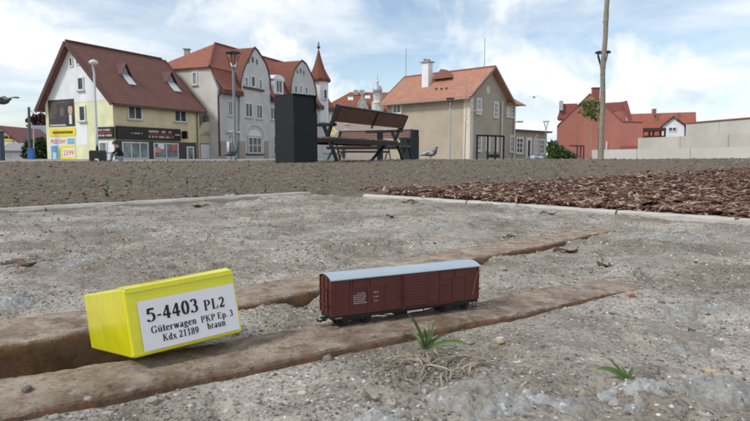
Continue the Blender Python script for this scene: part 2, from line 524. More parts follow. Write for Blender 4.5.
# ---- worn granite stones set in the yard, barely proud of the dirt
def granite_material():
    m, t, b = new_mat('worn granite'); k = NT(t); v = k.coord()
    cc = k.ramp(k.noise(v, 40, 5, 0.7), [(0.3, (.20, .195, .18)), (0.52, (.33, .33, .32)), (0.72, (.43, .43, .42))])
    dk = k.ramp(k.noise(v, 330, 3, 0.6), [(0.30, 0.95), (0.42, 0.0)])
    cc = k.mix(dk, cc, (.07, .07, .075))
    wt = k.ramp(k.noise(v, 240, 2, 0.5), [(0.60, 0.0), (0.68, 0.7)])
    cc = k.mix(wt, cc, (.66, .66, .64))
    du = k.ramp(k.noise(v, 26, 7, 0.72), [(0.46, 0.0), (0.58, 0.95)])
    cc = k.mix(du, cc, (.255, .228, .188))
    k.l(cc, b.inputs['Base Color']); b.inputs['Roughness'].default_value = 0.8; b.inputs['Specular IOR Level'].default_value = 0.3
    k.l(k.bump(k.noise(v, 130, 6, 0.7), 0.9, 0.004), b.inputs['Normal'])
    return m
M_granite = granite_material()
bm = bmesh.new(); bmesh.ops.create_icosphere(bm, subdivisions=4, radius=1.0)
ICO4 = np.array([v.co[:] for v in bm.verts]); ICO4F = np.array([[v.index for v in f.verts] for f in bm.faces]); bm.free()
bm = bmesh.new(); bmesh.ops.create_icosphere(bm, subdivisions=1, radius=1.0)
ICO1 = np.array([v.co[:] for v in bm.verts]); ICO1F = np.array([[v.index for v in f.verts] for f in bm.faces]); bm.free()
cob = [(478, 404, 62, .9, .011), (376, 416, 30, .8, .006), (652, 332, 56, .8, .004), (722, 386, 46, .9, .007), (700, 312, 40, .7, .003), (540, 209, 46, .8, .006),
       (12, 300, 26, .9, .008), (60, 262, 38, .7, .004), (330, 240, 34, .7, .004), (560, 405, 40, .8, .003), (640, 395, 30, .8, .002),
       (120, 228, 34, .8, .005), (430, 226, 40, .8, .005), (250, 230, 36, .8, .005), (660, 236, 44, .8, .005)]
NA, NRr = 110, 48
for i, (u, v, ru, asp, hh) in enumerate(cob):
    p = GG(u, v); s = (p - EYE).length / F_PX * ru
    rho, th = np.meshgrid(np.linspace(0, 1.15, NRr), np.linspace(0, 2 * np.pi, NA, endpoint=False), indexing='ij')
    lob = 1 + .22 * fbm(np.cos(th) * 1.2 + i * 5, np.sin(th) * 1.2, i * 1.7, 3)
    x, y = (rho * np.cos(th) * s * lob).ravel(), (rho * np.sin(th) * s * asp * 1.1 * lob).ravel(); rh = rho.ravel()
    wx, wy = x + p.x, y + p.y
    zz = hg(wx, wy, .25) + hh * .55 * (1 - 1.5 * rh ** 2.2) - .0008 + .0026 * fbm(wx * 38, wy * 38, i, 4, .6) + .0019 * fbm(wx * 150, wy * 150, i, 4, .6) - .004 * np.clip(fbm(wx * 50 + 9, wy * 50, i, 3) - .3, 0, 1) - .03 * np.clip(rh - 1, 0, 1)
    idx = np.arange(NRr - 1)[:, None] * NA + np.arange(NA)[None]; nx_ = np.arange(NRr - 1)[:, None] * NA + (np.arange(NA)[None] + 1) % NA
    Fq = np.stack([idx, idx + NA, nx_ + NA, nx_], -1).reshape(-1, 4)
    np_mesh('cobble', np.stack([wx, wy, zz], 1), Fq, M_granite, True, parent=ground)

# ---- loose grit and pebbles: nobody could count them
def pebble_material(name, stops):
    m, t, b = new_mat(name); k = NT(t)
    g = k.n('ShaderNodeNewGeometry')
    cc = k.ramp(g.outputs['Random Per Island'], stops)
    cc = k.mix(k.ramp(k.noise(k.coord(), 420, 3), [(0.35, 0.5), (0.6, 0.0)]), cc, (.10, .09, .08))
    k.l(cc, b.inputs['Base Color']); b.inputs['Roughness'].default_value = 0.9; b.inputs['Specular IOR Level'].default_value = 0.2
    return m
M_grit = pebble_material('loose grit', [(0.0, (.13, .115, .098)), (.25, (.205, .187, .158)), (.60, (.28, .26, .225)), (.84, (.37, .35, .318)), (.95, (.50, .49, .46)), (1.0, (.66, .64, .60))])
def scatter(N, r0, r1, a0, a1, smin, smax, power, flat, hfun, keep, seed, sizefun=None, bias=1.0):
    g = np.random.RandomState(seed)
    r = np.exp(math.log(r0) + (g.rand(N) ** bias) * math.log(r1 / r0)); a = a0 + g.rand(N) * (a1 - a0)
    x, y = r * np.sin(a), r * np.cos(a)
    ok = keep(x, y); x, y, r = x[ok], y[ok], r[ok]; n = len(x)
    s = smin + (smax - smin) * g.rand(n) ** power
    if sizefun is not None: s = s * sizefun(r)
    sc = np.stack([s * g.uniform(.75, 1.45, n), s * g.uniform(.7, 1.1, n), s * flat * g.uniform(.6, 1.1, n)], 1)
    jit = 1 + .75 * (g.rand(n, len(ICO1)) - .5)
    P = ICO1[None] * jit[..., None] * sc[:, None]
    th = g.rand(n) * 6.283; tl = (g.rand(n) - .5) * 1.1
    c, sn, ct, st = np.cos(th)[:, None], np.sin(th)[:, None], np.cos(tl)[:, None], np.sin(tl)[:, None]
    px, py, pz = P[..., 0], P[..., 1] * ct - P[..., 2] * st, P[..., 1] * st + P[..., 2] * ct
    qx, qy = px * c - py * sn, px * sn + py * c
    z = hfun(x, y)
    V = np.stack([qx + x[:, None], qy + y[:, None], pz + (z + sc[:, 2] * .35)[:, None]], -1).reshape(-1, 3)
    Fc = (ICO1F[None] + (np.arange(n) * len(ICO1))[:, None, None]).reshape(-1, 3)
    return V, Fc
def keep_yard(x, y):
    ff = np.interp(x, frF[:, 0], frF[:, 1]); fb = np.interp(x, frB[:, 0], frB[:, 1])
    bf = np.interp(x, brF[:, 0], brF[:, 1]); bb = np.interp(x, brB[:, 0], brB[:, 1])
    onr = ((y > ff + .004) & (y < fb + .004) & (x < frF[-1, 0] - .02)) | ((y > bf - .003) & (y < bb + .004) & (x < brF[-1, 0]))
    dens = fbm(x * 9, y * 9, 3.3, 3)
    thin = np.random.RandomState(5).rand(len(x)) < sstep(-.75, .35, dens) * .85 + .15
    return ~onr & (d_soil(x, y) < .02) & thin
V, Fc = scatter(60000, .24, 2.6, R(-40), R(40), .00035, .0016, 3.4, .6, hg, keep_yard, 21, lambda r: .7 + r * .75, bias=.8)
o = np_mesh('loose_grit', V, Fc, M_grit, False)
tag(o, 'loose grit and tiny stone chips strewn over the dirt yard', 'grit', kind='stuff')
V, Fc = scatter(130, .26, 2.3, R(-36), R(36), .0018, .0048, 2.4, .5, hg, keep_yard, 22, lambda r: .7 + r * .6)
o = np_mesh('small_pebbles', V, Fc, M_grit, False)
tag(o, 'small pale and grey pebbles lying loose over the yard', 'pebbles', kind='stuff')

# ---- raised bed of raw soil behind the kerbs
def zs(x, y):
    r = np.hypot(x, y)
    z = .010 + .070 * sstep(1.5, 8.0, r) + .0175 * sstep(6, 10.5, r)
    z = z + .0042 * x * sstep(4, 10, r)
    z = z * (1 - sstep(11.0, 13.5, r)) - .05 * sstep(11.0, 13.5, r)
    amp = .005 + .008 * sstep(1.5, 5, r)
    clod = np.abs(fbm(x * 9, y * 9, 2.0, 3)) * .9 + .55 * fbm(x * 28, y * 28, 5.0, 3)
    return z + amp * (clod - .35) + .007 * fbm(x * 1.4, y * 1.4, 1.0, 3) * sstep(2, 5, r)
def soil_material():
    m, t, b = new_mat('raw soil'); k = NT(t); v = k.coord()
    cc = k.ramp(k.noise(v, 16, 6, 0.7), [(0.28, (.085, .070, .054)), (0.5, (.172, .143, .113)), (0.74, (.245, .210, .170))])
    cc = k.mix(k.ramp(k.noise(v, .55, 4, .6), [(0.42, 0.0), (0.62, 0.6)]), cc, (.20, .158, .110))
    cc = k.mix(k.ramp(k.noise(v, 120, 3, .6), [(0.3, 0.8), (0.45, 0.0)]), cc, (.05, .042, .034))
    cc = k.mix(k.ramp(k.noise(v, 75, 2, .5), [(0.66, 0.0), (0.71, 0.75)]), cc, (.38, .35, .31))
    k.l(cc, b.inputs['Base Color']); b.inputs['Roughness'].default_value = 1.0; b.inputs['Specular IOR Level'].default_value = 0.1
    k.l(k.bump(k.noise(v, 60, 6, 0.7), 1.0, 0.012), b.inputs['Normal'])
    return m
M_soil = soil_material()
X, Y, F = fan(1.0, 14.0, 400, R(-42), R(42), 460, (R(85), 40))
keepv = d_soil(X, Y) > np.where((X > -.42) & (X < .12), -.03, .022)
F = F[keepv[F].all(1)]
used = np.unique(F); remap = np.full(len(X), -1); remap[used] = np.arange(len(used))
dd = d_soil(X, Y); bl_ = np.where((X > -.42) & (X < .12), sstep(-.03, .035, dd), 1.0)
Zs = zs(X, Y) * bl_ + (hg(X, Y) - .012) * (1 - bl_)
soil = np_mesh('soil', np.stack([X, Y, Zs], 1)[used], remap[F], M_soil, smooth=True)
tag(soil, 'bed of raw grey brown soil rising gently to a crest', kind='structure')
M_clod = pebble_material('soil clods', [(0.0, (.085, .070, .054)), (.4, (.155, .130, .103)), (.78, (.215, .183, .148)), (.96, (.27, .24, .205)), (1.0, (.45, .43, .39))])
V, Fc = scatter(22000, 1.4, 11.5, R(-40), R(40), .0025, .010, 3.4, .75, zs, lambda x, y: (d_soil(x, y) > .05) & ~in_mulch(x, y), 31, lambda r: .42 + r * .16)
o = np_mesh('soil_clods', V, Fc, M_clod, False)
tag(o, 'crumbs and clods of soil littered over the bare bed', 'clods', kind='stuff')

# ---- concrete edging along the bed
M_kerb = pm('kerb concrete', (.40, .375, .335), 0.92, .22, 9, .7, 90, .006, streak=.25)
M_kerb2 = pm('pale kerb concrete', (.43, .41, .375), 0.92, .20, 9, .7, 90, .006)
def kerb(name, P, Q, label, mat, top):
    root = bpy.data.objects.new(name, None); C.objects.link(root); root.location = (P.x, P.y, 0)
    tag(root, label, kind='structure')
    d = (Q - P); L = d.length; d.normalize(); n = Vector((-d.y, d.x, 0)); s = 0.0; i = 0
    while s < L - .02:
        ln = min(.50, L - s); mb = MB()
        a = P + d * (s + .003); N = 9
        # a stone with a chipped, uneven arris
        for j in range(N):
            t0, t1 = j / N, (j + 1) / N
            za = top + .0008 * vnoise(np.array([s + t0 * ln]) * 14, np.array([3.0 + i * 0]))[0]; zb = top + .0008 * vnoise(np.array([s + t1 * ln]) * 14, np.array([3.0]))[0]
            ca = .006 + .004 * vnoise(np.array([s + t0 * ln]) * 31, np.array([8.0]))[0]; cb = .006 + .004 * vnoise(np.array([s + t1 * ln]) * 31, np.array([8.0]))[0]
            e = ln - .006; p0, p1 = a + d * (t0 * e), a + d * (t1 * e)
            def ring(p, zt, c): return [p + Vector((0, 0, -.08 - p.z)), p + Vector((0, 0, zt - c - p.z)), p + n * c + Vector((0, 0, zt - p.z)), p + n * .05 + Vector((0, 0, zt - p.z)), p + n * .05 + Vector((0, 0, -.08 - p.z))]
            r0, r1 = ring(p0, za, ca), ring(p1, zb, cb)
            fs = [(q, q + 1, q + 6, q + 5) for q in range(4)]
            if j == 0: fs.append((4, 3, 2, 1, 0))
            if j == N - 1: fs.append((5, 6, 7, 8, 9))
            mb.add(r0 + r1, fs)
        mb.build('kerb_stone', mat, root)
        s += .50; i += 1
    return root
kerb('kerb', KL[0], KL[1], 'weathered concrete edging along the soil bed, running in from the left', M_kerb, .016)
kerb('kerb', KR[0], KR[1], 'thin pale concrete edging in front of the bark mulch', M_kerb2, .012)

# ---- bark mulch
def bark_material():
    m, t, b = new_mat('bark chips'); k = NT(t)
    g = k.n('ShaderNodeNewGeometry')
    cc = k.ramp(g.outputs['Random Per Island'], [(0.0, (.060, .030, .021)), (.28, (.125, .064, .044)), (.52, (.20, .108, .074)), (.70, (.30, .18, .126)), (.86, (.44, .31, .23)), (1.0, (.54, .43, .34))])
    v = k.coord()
    cc = k.mix(k.ramp(k.noise(v, 90, 4, .7), [(0.35, 0.7), (0.55, 0.0)]), cc, (.03, .018, .012))
    k.l(cc, b.inputs['Base Color']); b.inputs['Roughness'].default_value = 0.85; b.inputs['Specular IOR Level'].default_value = 0.25
    k.l(k.bump(k.noise(v, 160, 5, .7), 0.7, .004), b.inputs['Normal'])
    return m
M_bark = bark_material()
def chips(N, seed, big=1.0):
    g = np.random.RandomState(seed)
    r = np.exp(math.log(1.3) + g.rand(N) * math.log(9.5 / 1.3)); a = R(-6) + g.rand(N) * R(62)
    x, y = r * np.sin(a), r * np.cos(a)
    along = (x - KR[0].x) * (KR[1] - KR[0]).normalized().x + (y - KR[0].y) * (KR[1] - KR[0]).normalized().y
    ok = in_mulch(x, y) & (g.rand(N) < .04 + sstep(-.10, .45, along)); x, y, r = x[ok], y[ok], r[ok]; n = len(x)
    L = (.010 + .042 * g.rand(n) ** 1.7) * big; Wd = g.uniform(.003, .013, n) * big; T = g.uniform(.0015, .004, n); bend = g.uniform(-.004, .006, n)
    t = np.array([-.5, 0, .5]); P = np.zeros((n, 12, 3)); q = 0
    for zz in (-.5, .5):
        for ti in t:
            for ws in (-.5, .5):
                taper = 1 - .55 * abs(ti) * 2 * g.rand(n)
                P[:, q, 0] = L * ti; P[:, q, 1] = Wd * ws * taper + (g.rand(n) - .5) * .003; P[:, q, 2] = T * zz + bend * (1 - (2 * ti) ** 2); q += 1
    f = []
    for i in (0, 2): f += [(i, i + 1, i + 3, i + 2), (i + 6, i + 8, i + 9, i + 7), (i, i + 2, i + 8, i + 6), (i + 1, i + 7, i + 9, i + 3)]
    f += [(0, 6, 7, 1), (4, 5, 11, 10)]
    th = g.rand(n) * 6.283; t1 = g.normal(0, .20, n); t2 = g.normal(0, .35, n)
    def rot(P, i, j, ang):
        c, s = np.cos(ang)[:, None], np.sin(ang)[:, None]; A, B = P[..., i].copy(), P[..., j].copy()
        P[..., i] = A * c - B * s; P[..., j] = A * s + B * c
    rot(P, 1, 2, t2); rot(P, 0, 2, t1); rot(P, 0, 1, th)
    lift = g.rand(n) * .010
    z = zs(x, y) + .004 + lift + .006 * (big > 1)
    V = (P + np.stack([x, y, z], 1)[:, None]).reshape(-1, 3)
    return V, (np.array(f)[None] + (np.arange(n) * 12)[:, None, None]).reshape(-1, 4)
V, Fc = chips(78000, 41)
V2_, Fc2 = chips(2600, 42, 1.7)
Fc = np.concatenate([Fc, Fc2 + len(V)]); V = np.concatenate([V, V2_])
o = np_mesh('bark_mulch', V, Fc, M_bark, False)
tag(o, 'reddish brown bark mulch heaped behind the pale edging', 'mulch', kind='stuff')

# black plastic strip between mulch and bare soil
md = (MU[1] - MU[0]); md.z = 0; md.normalize(); mn = Vector((-md.y, md.x, 0)); mb = MB(); pr = []
for i in range(25):
    q = MU[0] + md * (i * .05 + .12); zq = float(zs(np.array([q.x]), np.array([q.y]))[0]) + .002 + .003 * math.sin(i * 1.3)
    q = q + mn * (.004 * math.sin(i * .9)); pr.append([Vector((q.x, q.y, zq - .06)), Vector((q.x, q.y, zq)), Vector((q.x + mn.x * .004, q.y + mn.y * .004, zq)), Vector((q.x + mn.x * .004, q.y + mn.y * .004, zq - .06))])
for a, b in zip(pr, pr[1:]): mb.add(a + b, [(0, 1, 5, 4), (1, 2, 6, 5), (2, 3, 7, 6)])
o = mb.build('lawn_edging', pm('black plastic edging', (.02, .018, .017), .6, .2), loc=tuple(MU[0])); tag(o, 'black plastic strip edging the back of the mulch near the kerb corner', 'edging')
# ================================================================== FOREGROUND THINGS
# ---- two old rusty rails let into the yard
def rail_material():
    m, t, b = new_mat('old rusty rail'); k = NT(t); v = k.coord()
    n1 = k.noise(v, 26, 6, 0.68, 0.4)
    rust = k.ramp(n1, [(0.26, (.070, .042, .028)), (0.46, (.155, .094, .058)), (0.62, (.235, .15, .095)), (0.80, (.33, .20, .10))])
    dust = k.ramp(k.noise(v, 19, 6, 0.65, 0.5), [(0.30, (.31, .245, .19)), (0.55, (.465, .39, .31)), (0.78, (.57, .50, .415))])
    g = k.n('ShaderNodeNewGeometry'); sp = k.n('ShaderNodeSeparateXYZ'); k.l(g.outputs['True Normal'], sp.inputs[0])
    up = k.ramp(sp.outputs[2], [(0.55, 0.0), (0.90, 0.95)])     # dust settles on what faces up
    keep = k.ramp(k.noise(v, 38, 6, .7, .3), [(0.34, 0.15), (0.57, 1.0)])
    cc = k.mix(k.math('MULTIPLY', up, keep), rust, dust)
    red = k.ramp(k.noise(v, 13, 4, .6), [(0.56, 0.0), (0.70, 0.40)])
    cc = k.mix(red, cc, (.20, .105, .062))
    spot = k.ramp(k.noise(v, 95, 6, .75, .3), [(0.53, 0.0), (0.63, 0.65)])
    cc = k.mix(spot, cc, k.ramp(k.noise(v, 60, 3, .6), [(0.35, (.12, .068, .042)), (0.65, (.27, .145, .075))]))
    grey = k.math('MULTIPLY', k.ramp(k.noise(v, 70, 6, .75), [(0.54, 0.0), (0.64, 0.7)]), up)
    cc = k.mix(grey, cc, (.47, .44, .395))
    pit = k.ramp(k.noise(v, 190, 5, .7), [(0.30, 0.9), (0.45, 0.0)])
    cc = k.mix(pit, cc, (.050, .034, .026))
    orange = k.math('MULTIPLY', k.ramp(k.noise(v, 55, 5, .7), [(0.50, 0.0), (0.60, 0.8)]), k.ramp(sp.outputs[2], [(0.10, 0.45), (0.50, 1.0), (0.97, 0.22)]))
    cc = k.mix(orange, cc, k.ramp(k.noise(v, 30, 3, .6), [(0.4, (.22, .080, .042)), (0.6, (.36, .185, .070))]))
    k.l(cc, b.inputs['Base Color']); b.inputs['Roughness'].default_value = 0.85; b.inputs['Specular IOR Level'].default_value = 0.25
    k.l(k.bump(k.noise(v, 150, 8, .75), 1.0, .004), b.inputs['Normal'])
    return m
M_rail = rail_material()
def rail_mesh(front, back, topz, depth, lean, seed, tipfade):
    n = len(front); rows = []
    tt = np.linspace(0, 1, n)
    prof = [(-lean * .5, -depth), (-lean * .35, -depth * .55), (-.0012, -.0095), (-.0004, -.0050), (.0004, -.0026), (.0018, -.0009), (.0046, -.0002)]
    for o, z in prof: rows.append(('f', o, z))
    for q in np.linspace(.26, .74, 11): rows.append(('m', q, 0))
    for o, z in reversed(prof): rows.append(('b', o, z))
    V = []
    dx = np.gradient(front[:, 0]); dy = np.gradient(front[:, 1]); l = np.hypot(dx, dy)
    nx, ny = -dy / l, dx / l                      # towards the back
    f0 = front[:, :2]; b0 = back[:, :2]; wid = np.hypot(*(b0 - f0).T); wn_ = np.abs((b0 - f0)[:, 0] * nx + (b0 - f0)[:, 1] * ny); ws = np.clip(wn_ / .055, .1, 1.2)
    fade = np.clip((1 - tt) / tipfade, 0, 1) ** .6
    for kind, a, z in rows:
        if kind == 'm': x = f0[:, 0] + (b0 - f0)[:, 0] * a; y = f0[:, 1] + (b0 - f0)[:, 1] * a; zz = topz.copy()
        elif kind == 'f': x = f0[:, 0] + nx * a * (ws if a > 0 else 1); y = f0[:, 1] + ny * a * (ws if a > 0 else 1); zz = topz + z
        else: x = b0[:, 0] - nx * a * (ws if a > 0 else 1); y = b0[:, 1] - ny * a * (ws if a > 0 else 1); zz = topz + z
        edge = 1.0 if kind != 'm' else .25
        jx = edge * .0004 * fbm(x * 45, y * 45, zz * 60 + seed, 4)
        x = x + nx * jx; y = y + ny * jx
        zz = zz + (.0003 if kind == 'm' else .0002) * fbm(x * 30, y * 30, seed + 3, 4) * fade + .0006 * fbm(x * 130, y * 130, zz * 130 + seed, 3)
        V.append(np.stack([x, y, zz], 1))
    V = np.array(V)                               # rows x n x 3
    m = len(rows); idx = np.arange(m)[:, None] * n + np.arange(n)[None]
    Fq = np.stack([idx[:-1, :-1], idx[:-1, 1:], idx[1:, 1:], idx[1:, :-1]], -1).reshape(-1, 4)
    return V.reshape(-1, 3), Fq
tz = np.array([lerp(FR_TOPZ, u) for u in us])
frFt = frF.copy()
V, Fq = rail_mesh(frFt, frB, tz, .034, .010, 1.0, .05)
o = np_mesh('rail', V, Fq, M_rail, True, loc=tuple(frF[250]))
tag(o, 'rusty steel rail carrying the yellow box and the brown wagon', 'rail', 'old rails let into the yard')
V, Fq = rail_mesh(brF, brB, np.full(500, .0022) - .003 * sstep(.985, 1, np.linspace(0, 1, 500)), .050, .006, 9.0, .05)
o = np_mesh('rail', V, Fq, M_rail, True, loc=tuple(brF[250]))
tag(o, 'lower rusty rail behind the yellow box, away from the wagon', 'rail', 'old rails let into the yard')

# ---- serif lettering drawn with a broad pen
def arc(cx, cy, rx, ry, a0, a1, n=14): return [(cx + rx * math.cos(R(a0 + (a1 - a0) * i / n)), cy + ry * math.sin(R(a0 + (a1 - a0) * i / n))) for i in range(n + 1)]
ST, TH = .108, .034          # half widths of thick and thin strokes
GL = {}
def g(ch, adv, strokes, bars=(), dots=()): GL[ch] = (adv, strokes, bars, dots)
# bars: rectangles (x0,y0,x1,y1)
S = .05
g('-', .42, [], [(.06, .30, .36, .42)])
g('.', .30, [], [], [(.15, .08, .085)])
g('0', .70, [arc(.35, .5, .22, .47, 90, 450, 30)])
g('1', .70, [[(.38, .03), (.38, .97)], [(.12, .84), (.28, .90), (.38, .97)]], [(.12, 0, .62, S)])
g('2', .70, [arc(.33, .70, .21, .27, 165, -20, 14) + [(.46, .50), (.32, .32), (.10, .08)]], [(.08, 0, .60, .17), (.55, .1, .63, .27)])
g('3', .70, [arc(.30, .75, .19, .22, 160, -80, 14), arc(.28, .29, .25, .26, 95, -150, 16)], [], [(.12, .14, .07)])
g('4', .70, [[(.44, .0), (.44, .95)], [(.42, .95), (.06, .30)]], [(.04, .22, .66, .36)])
g('5', .70, [arc(.28, .32, .28, .29, 118, -150, 18), [(.17, .93), (.12, .55)]], [(.14, .82, .60, .97)], [(.11, .12, .07)])
g('8', .70, [arc(.35, .74, .185, .22, 90, 450, 24), arc(.35, .26, .225, .24, 90, 450, 24)])
g('9', .70, [arc(.35, .64, .21, .32, 90, 450, 26), [(.55, .64), (.53, .36), (.40, .12), (.18, .03)]])
g('P', .82, [[(.22, .03), (.22, .97)], [(.22, .955), (.42, .955)] + arc(.42, .72, .25, .235, 90, -90, 14) + [(.22, .485)]], [(.04, 0, .42, S), (.04, .95, .30, 1)])
g('L', .84, [[(.24, .03), (.24, .97)]], [(.06, 0, .74, S + .02), (.06, .95, .44, 1), (.66, .0, .76, .30)])
g('G', 1.0, [arc(.50, .5, .38, .48, 35, 318, 30), [(.78, .40), (.78, .10)]], [(.60, .37, .96, .42), (.77, .68, .83, .98)])
g('K', .98, [[(.22, .03), (.22, .97)], [(.30, .44), (.70, .95)], [(.42, .55), (.80, .05)]], [(.04, 0, .42, S), (.04, .95, .42, 1), (.62, 0, .98, S), (.56, .95, .92, 1)])
g('E', .86, [[(.22, .03), (.22, .97)]], [(.04, 0, .78, S + .02), (.04, .93, .76, 1), (.2, .47, .56, .54), (.70, 0, .79, .28), (.68, .74, .76, 1), (.52, .38, .58, .64)])
X_ = .68
g('u', .74, [[(.18, .66), (.18, .22)] + arc(.34, .2, .16, .17, 180, 300, 8) + [(.52, .14)], [(.56, .66), (.56, .03)]], [(.03, X_ - S, .2, X_), (.42, X_ - S, .58, X_), (.5, 0, .72, S)])
g('ü', .74, GL['u'][1], GL['u'][2], [(.22, .86, .085), (.50, .86, .085)])
g('t', .46, [[(.20, .90), (.20, .18)] + arc(.31, .16, .11, .13, 180, 300, 8) + [(.44, .10)]], [(.02, .62, .42, X_)])
g('e', .58, [arc(.30, .34, .21, .31, 15, 320, 24)], [(.14, .36, .50, .42)])
g('r', .58, [[(.20, .03), (.20, .64)], [(.22, .48), (.34, .62), (.46, .60)]], [(.04, 0, .38, S), (.04, X_ - S, .2, X_)], [(.47, .57, .075)])
g('w', .96, [[(.12, .66), (.32, .03)], [(.32, .03), (.47, .60)], [(.46, .66), (.66, .03)], [(.66, .03), (.84, .66)]], [(.01, X_ - S, .28, X_), (.36, X_ - S, .60, X_), (.74, X_ - S, .95, X_)])
g('a', .66, [arc(.28, .50, .17, .15, 150, 0, 10) + [(.45, .12)] + arc(.55, .12, .10, .10, 180, 290, 6), arc(.25, .19, .145, .165, 60, 330, 18) + [(.44, .30)], [(.44, .36), (.20, .32)]])
g('g', .66, [arc(.29, .46, .175, .19, 90, 450, 22), arc(.31, -.13, .24, .13, 90, 450, 22), [(.18, .30), (.12, .14), (.30, .07), (.46, .02)]], [(.42, .56, .64, .63)])
g('n', .74, [[(.20, .03), (.20, .64)], [(.22, .50)] + arc(.40, .47, .16, .18, 150, 0, 8) + [(.56, .03)]], [(.04, 0, .36, S), (.40, 0, .72, S), (.04, X_ - S, .2, X_)])
g('p', .72, [[(.20, -.28), (.20, .64)], arc(.38, .33, .21, .31, 140, -140, 20)], [(.04, -.31, .38, -.31 + S), (.04, X_ - S, .2, X_)])
g('b', .72, [[(.18, .06), (.18, .97)], arc(.37, .33, .20, .31, 140, -140, 20)], [(.02, 1 - S, .2, 1)])
g('d', .74, [[(.52, .03), (.52, .97)], arc(.33, .33, .20, .31, 40, 320, 20)], [(.36, 1 - S, .54, 1), (.5, 0, .70, S)])
g('x', .70, [[(.12, .64), (.56, .04)], [(.54, .64), (.12, .04)]], [(.01, 0, .26, S), (.38, 0, .69, S), (.01, X_ - S, .32, X_), (.42, X_ - S, .66, X_)])
def pen_text(mb, txt, size, o, ex, ey, width=None):
    """adds text at baseline o, fitted to a width"""
    x0 = 0.0; o, ex, ey = Vector(o), Vector(ex), Vector(ey); extra = 0.0
    full = sum(.34 if c == ' ' else GL[c][0] + .05 for c in txt)
    sx = size if width is None else width / full
    P = lambda x, y: o + ex * ((x0 + x) * sx) + ey * (y * size)
    for ch in txt:
        if ch == ' ': x0 += .34; continue
        adv, strokes, bars, dots = GL[ch]
        for st in strokes:
            vs, fs = [], []; closed = len(st) > 20 and (Vector(st[0]) - Vector(st[-1])).length < 1e-4
            for i, (x, y) in enumerate(st):
                a = st[i - 1] if i else (st[-2] if closed else st[0]); b = st[i + 1] if i < len(st) - 1 else (st[1] if closed else st[-1])
                tx, ty = b[0] - a[0], b[1] - a[1]; l = math.hypot(tx, ty) or 1
                nx, ny = -ty / l, tx / l
                # vertical stress: wide across x, thin across y
                hw = math.sqrt((ST * nx) ** 2 + (TH * ny) ** 2)
                if ch in 'Kwx4' and tx * ty > 0 or (ch == '4' and len(st) == 2 and abs(tx) > .1): hw *= .55
                vs += [P(x + nx * hw, y + ny * hw), P(x - nx * hw, y - ny * hw)]
            for i in range(len(st) - 1): fs.append((2 * i, 2 * i + 1, 2 * i + 3, 2 * i + 2))
            mb.add(vs, fs)
        for x, y, x1, y1 in bars: mb.add([P(x, y), P(x1, y), P(x1, y1), P(x, y1)], [(0, 1, 2, 3)])
        for x, y, r in dots:
            mb.add([P(x + r * math.cos(R(45 * i)), y + r * math.sin(R(45 * i))) for i in range(8)], [tuple(range(8))])
        x0 += adv + .05 + extra
    return x0 * size

# ---- the yellow carton
BW, BD, BH = .075, .145, .0452
rot = (Matrix.Rotation(0.6177, 3, 'Z') @ Matrix.Rotation(-0.214, 3, 'X') @ Matrix.Rotation(-0.0638, 3, 'Y'))
box = thing('cardboard_box', (-.1545, .373, CAM_Z - .1297 + .0012), 'glossy yellow cardboard box with a white printed label, propped on the rail', 'box')
box.rotation_mode = 'QUATERNION'; box.rotation_quaternion = rot.to_quaternion()
def card_material():
    m, t, b = new_mat('glossy yellow card'); k = NT(t); v = k.coord()
    n = k.noise(v, 14, 3, .5)
    k.l(k.ramp(n, [(0.3, (.66, .63, .008)), (0.7, (.74, .71, .012))]), b.inputs['Base Color'])
    b.inputs['Roughness'].default_value = 0.22; b.inputs['Specular IOR Level'].default_value = 0.6
    k.l(k.bump(k.noise(v, 26, 3, .5), 0.35, .005), b.inputs['Normal'])
    return m
M_card = card_material()
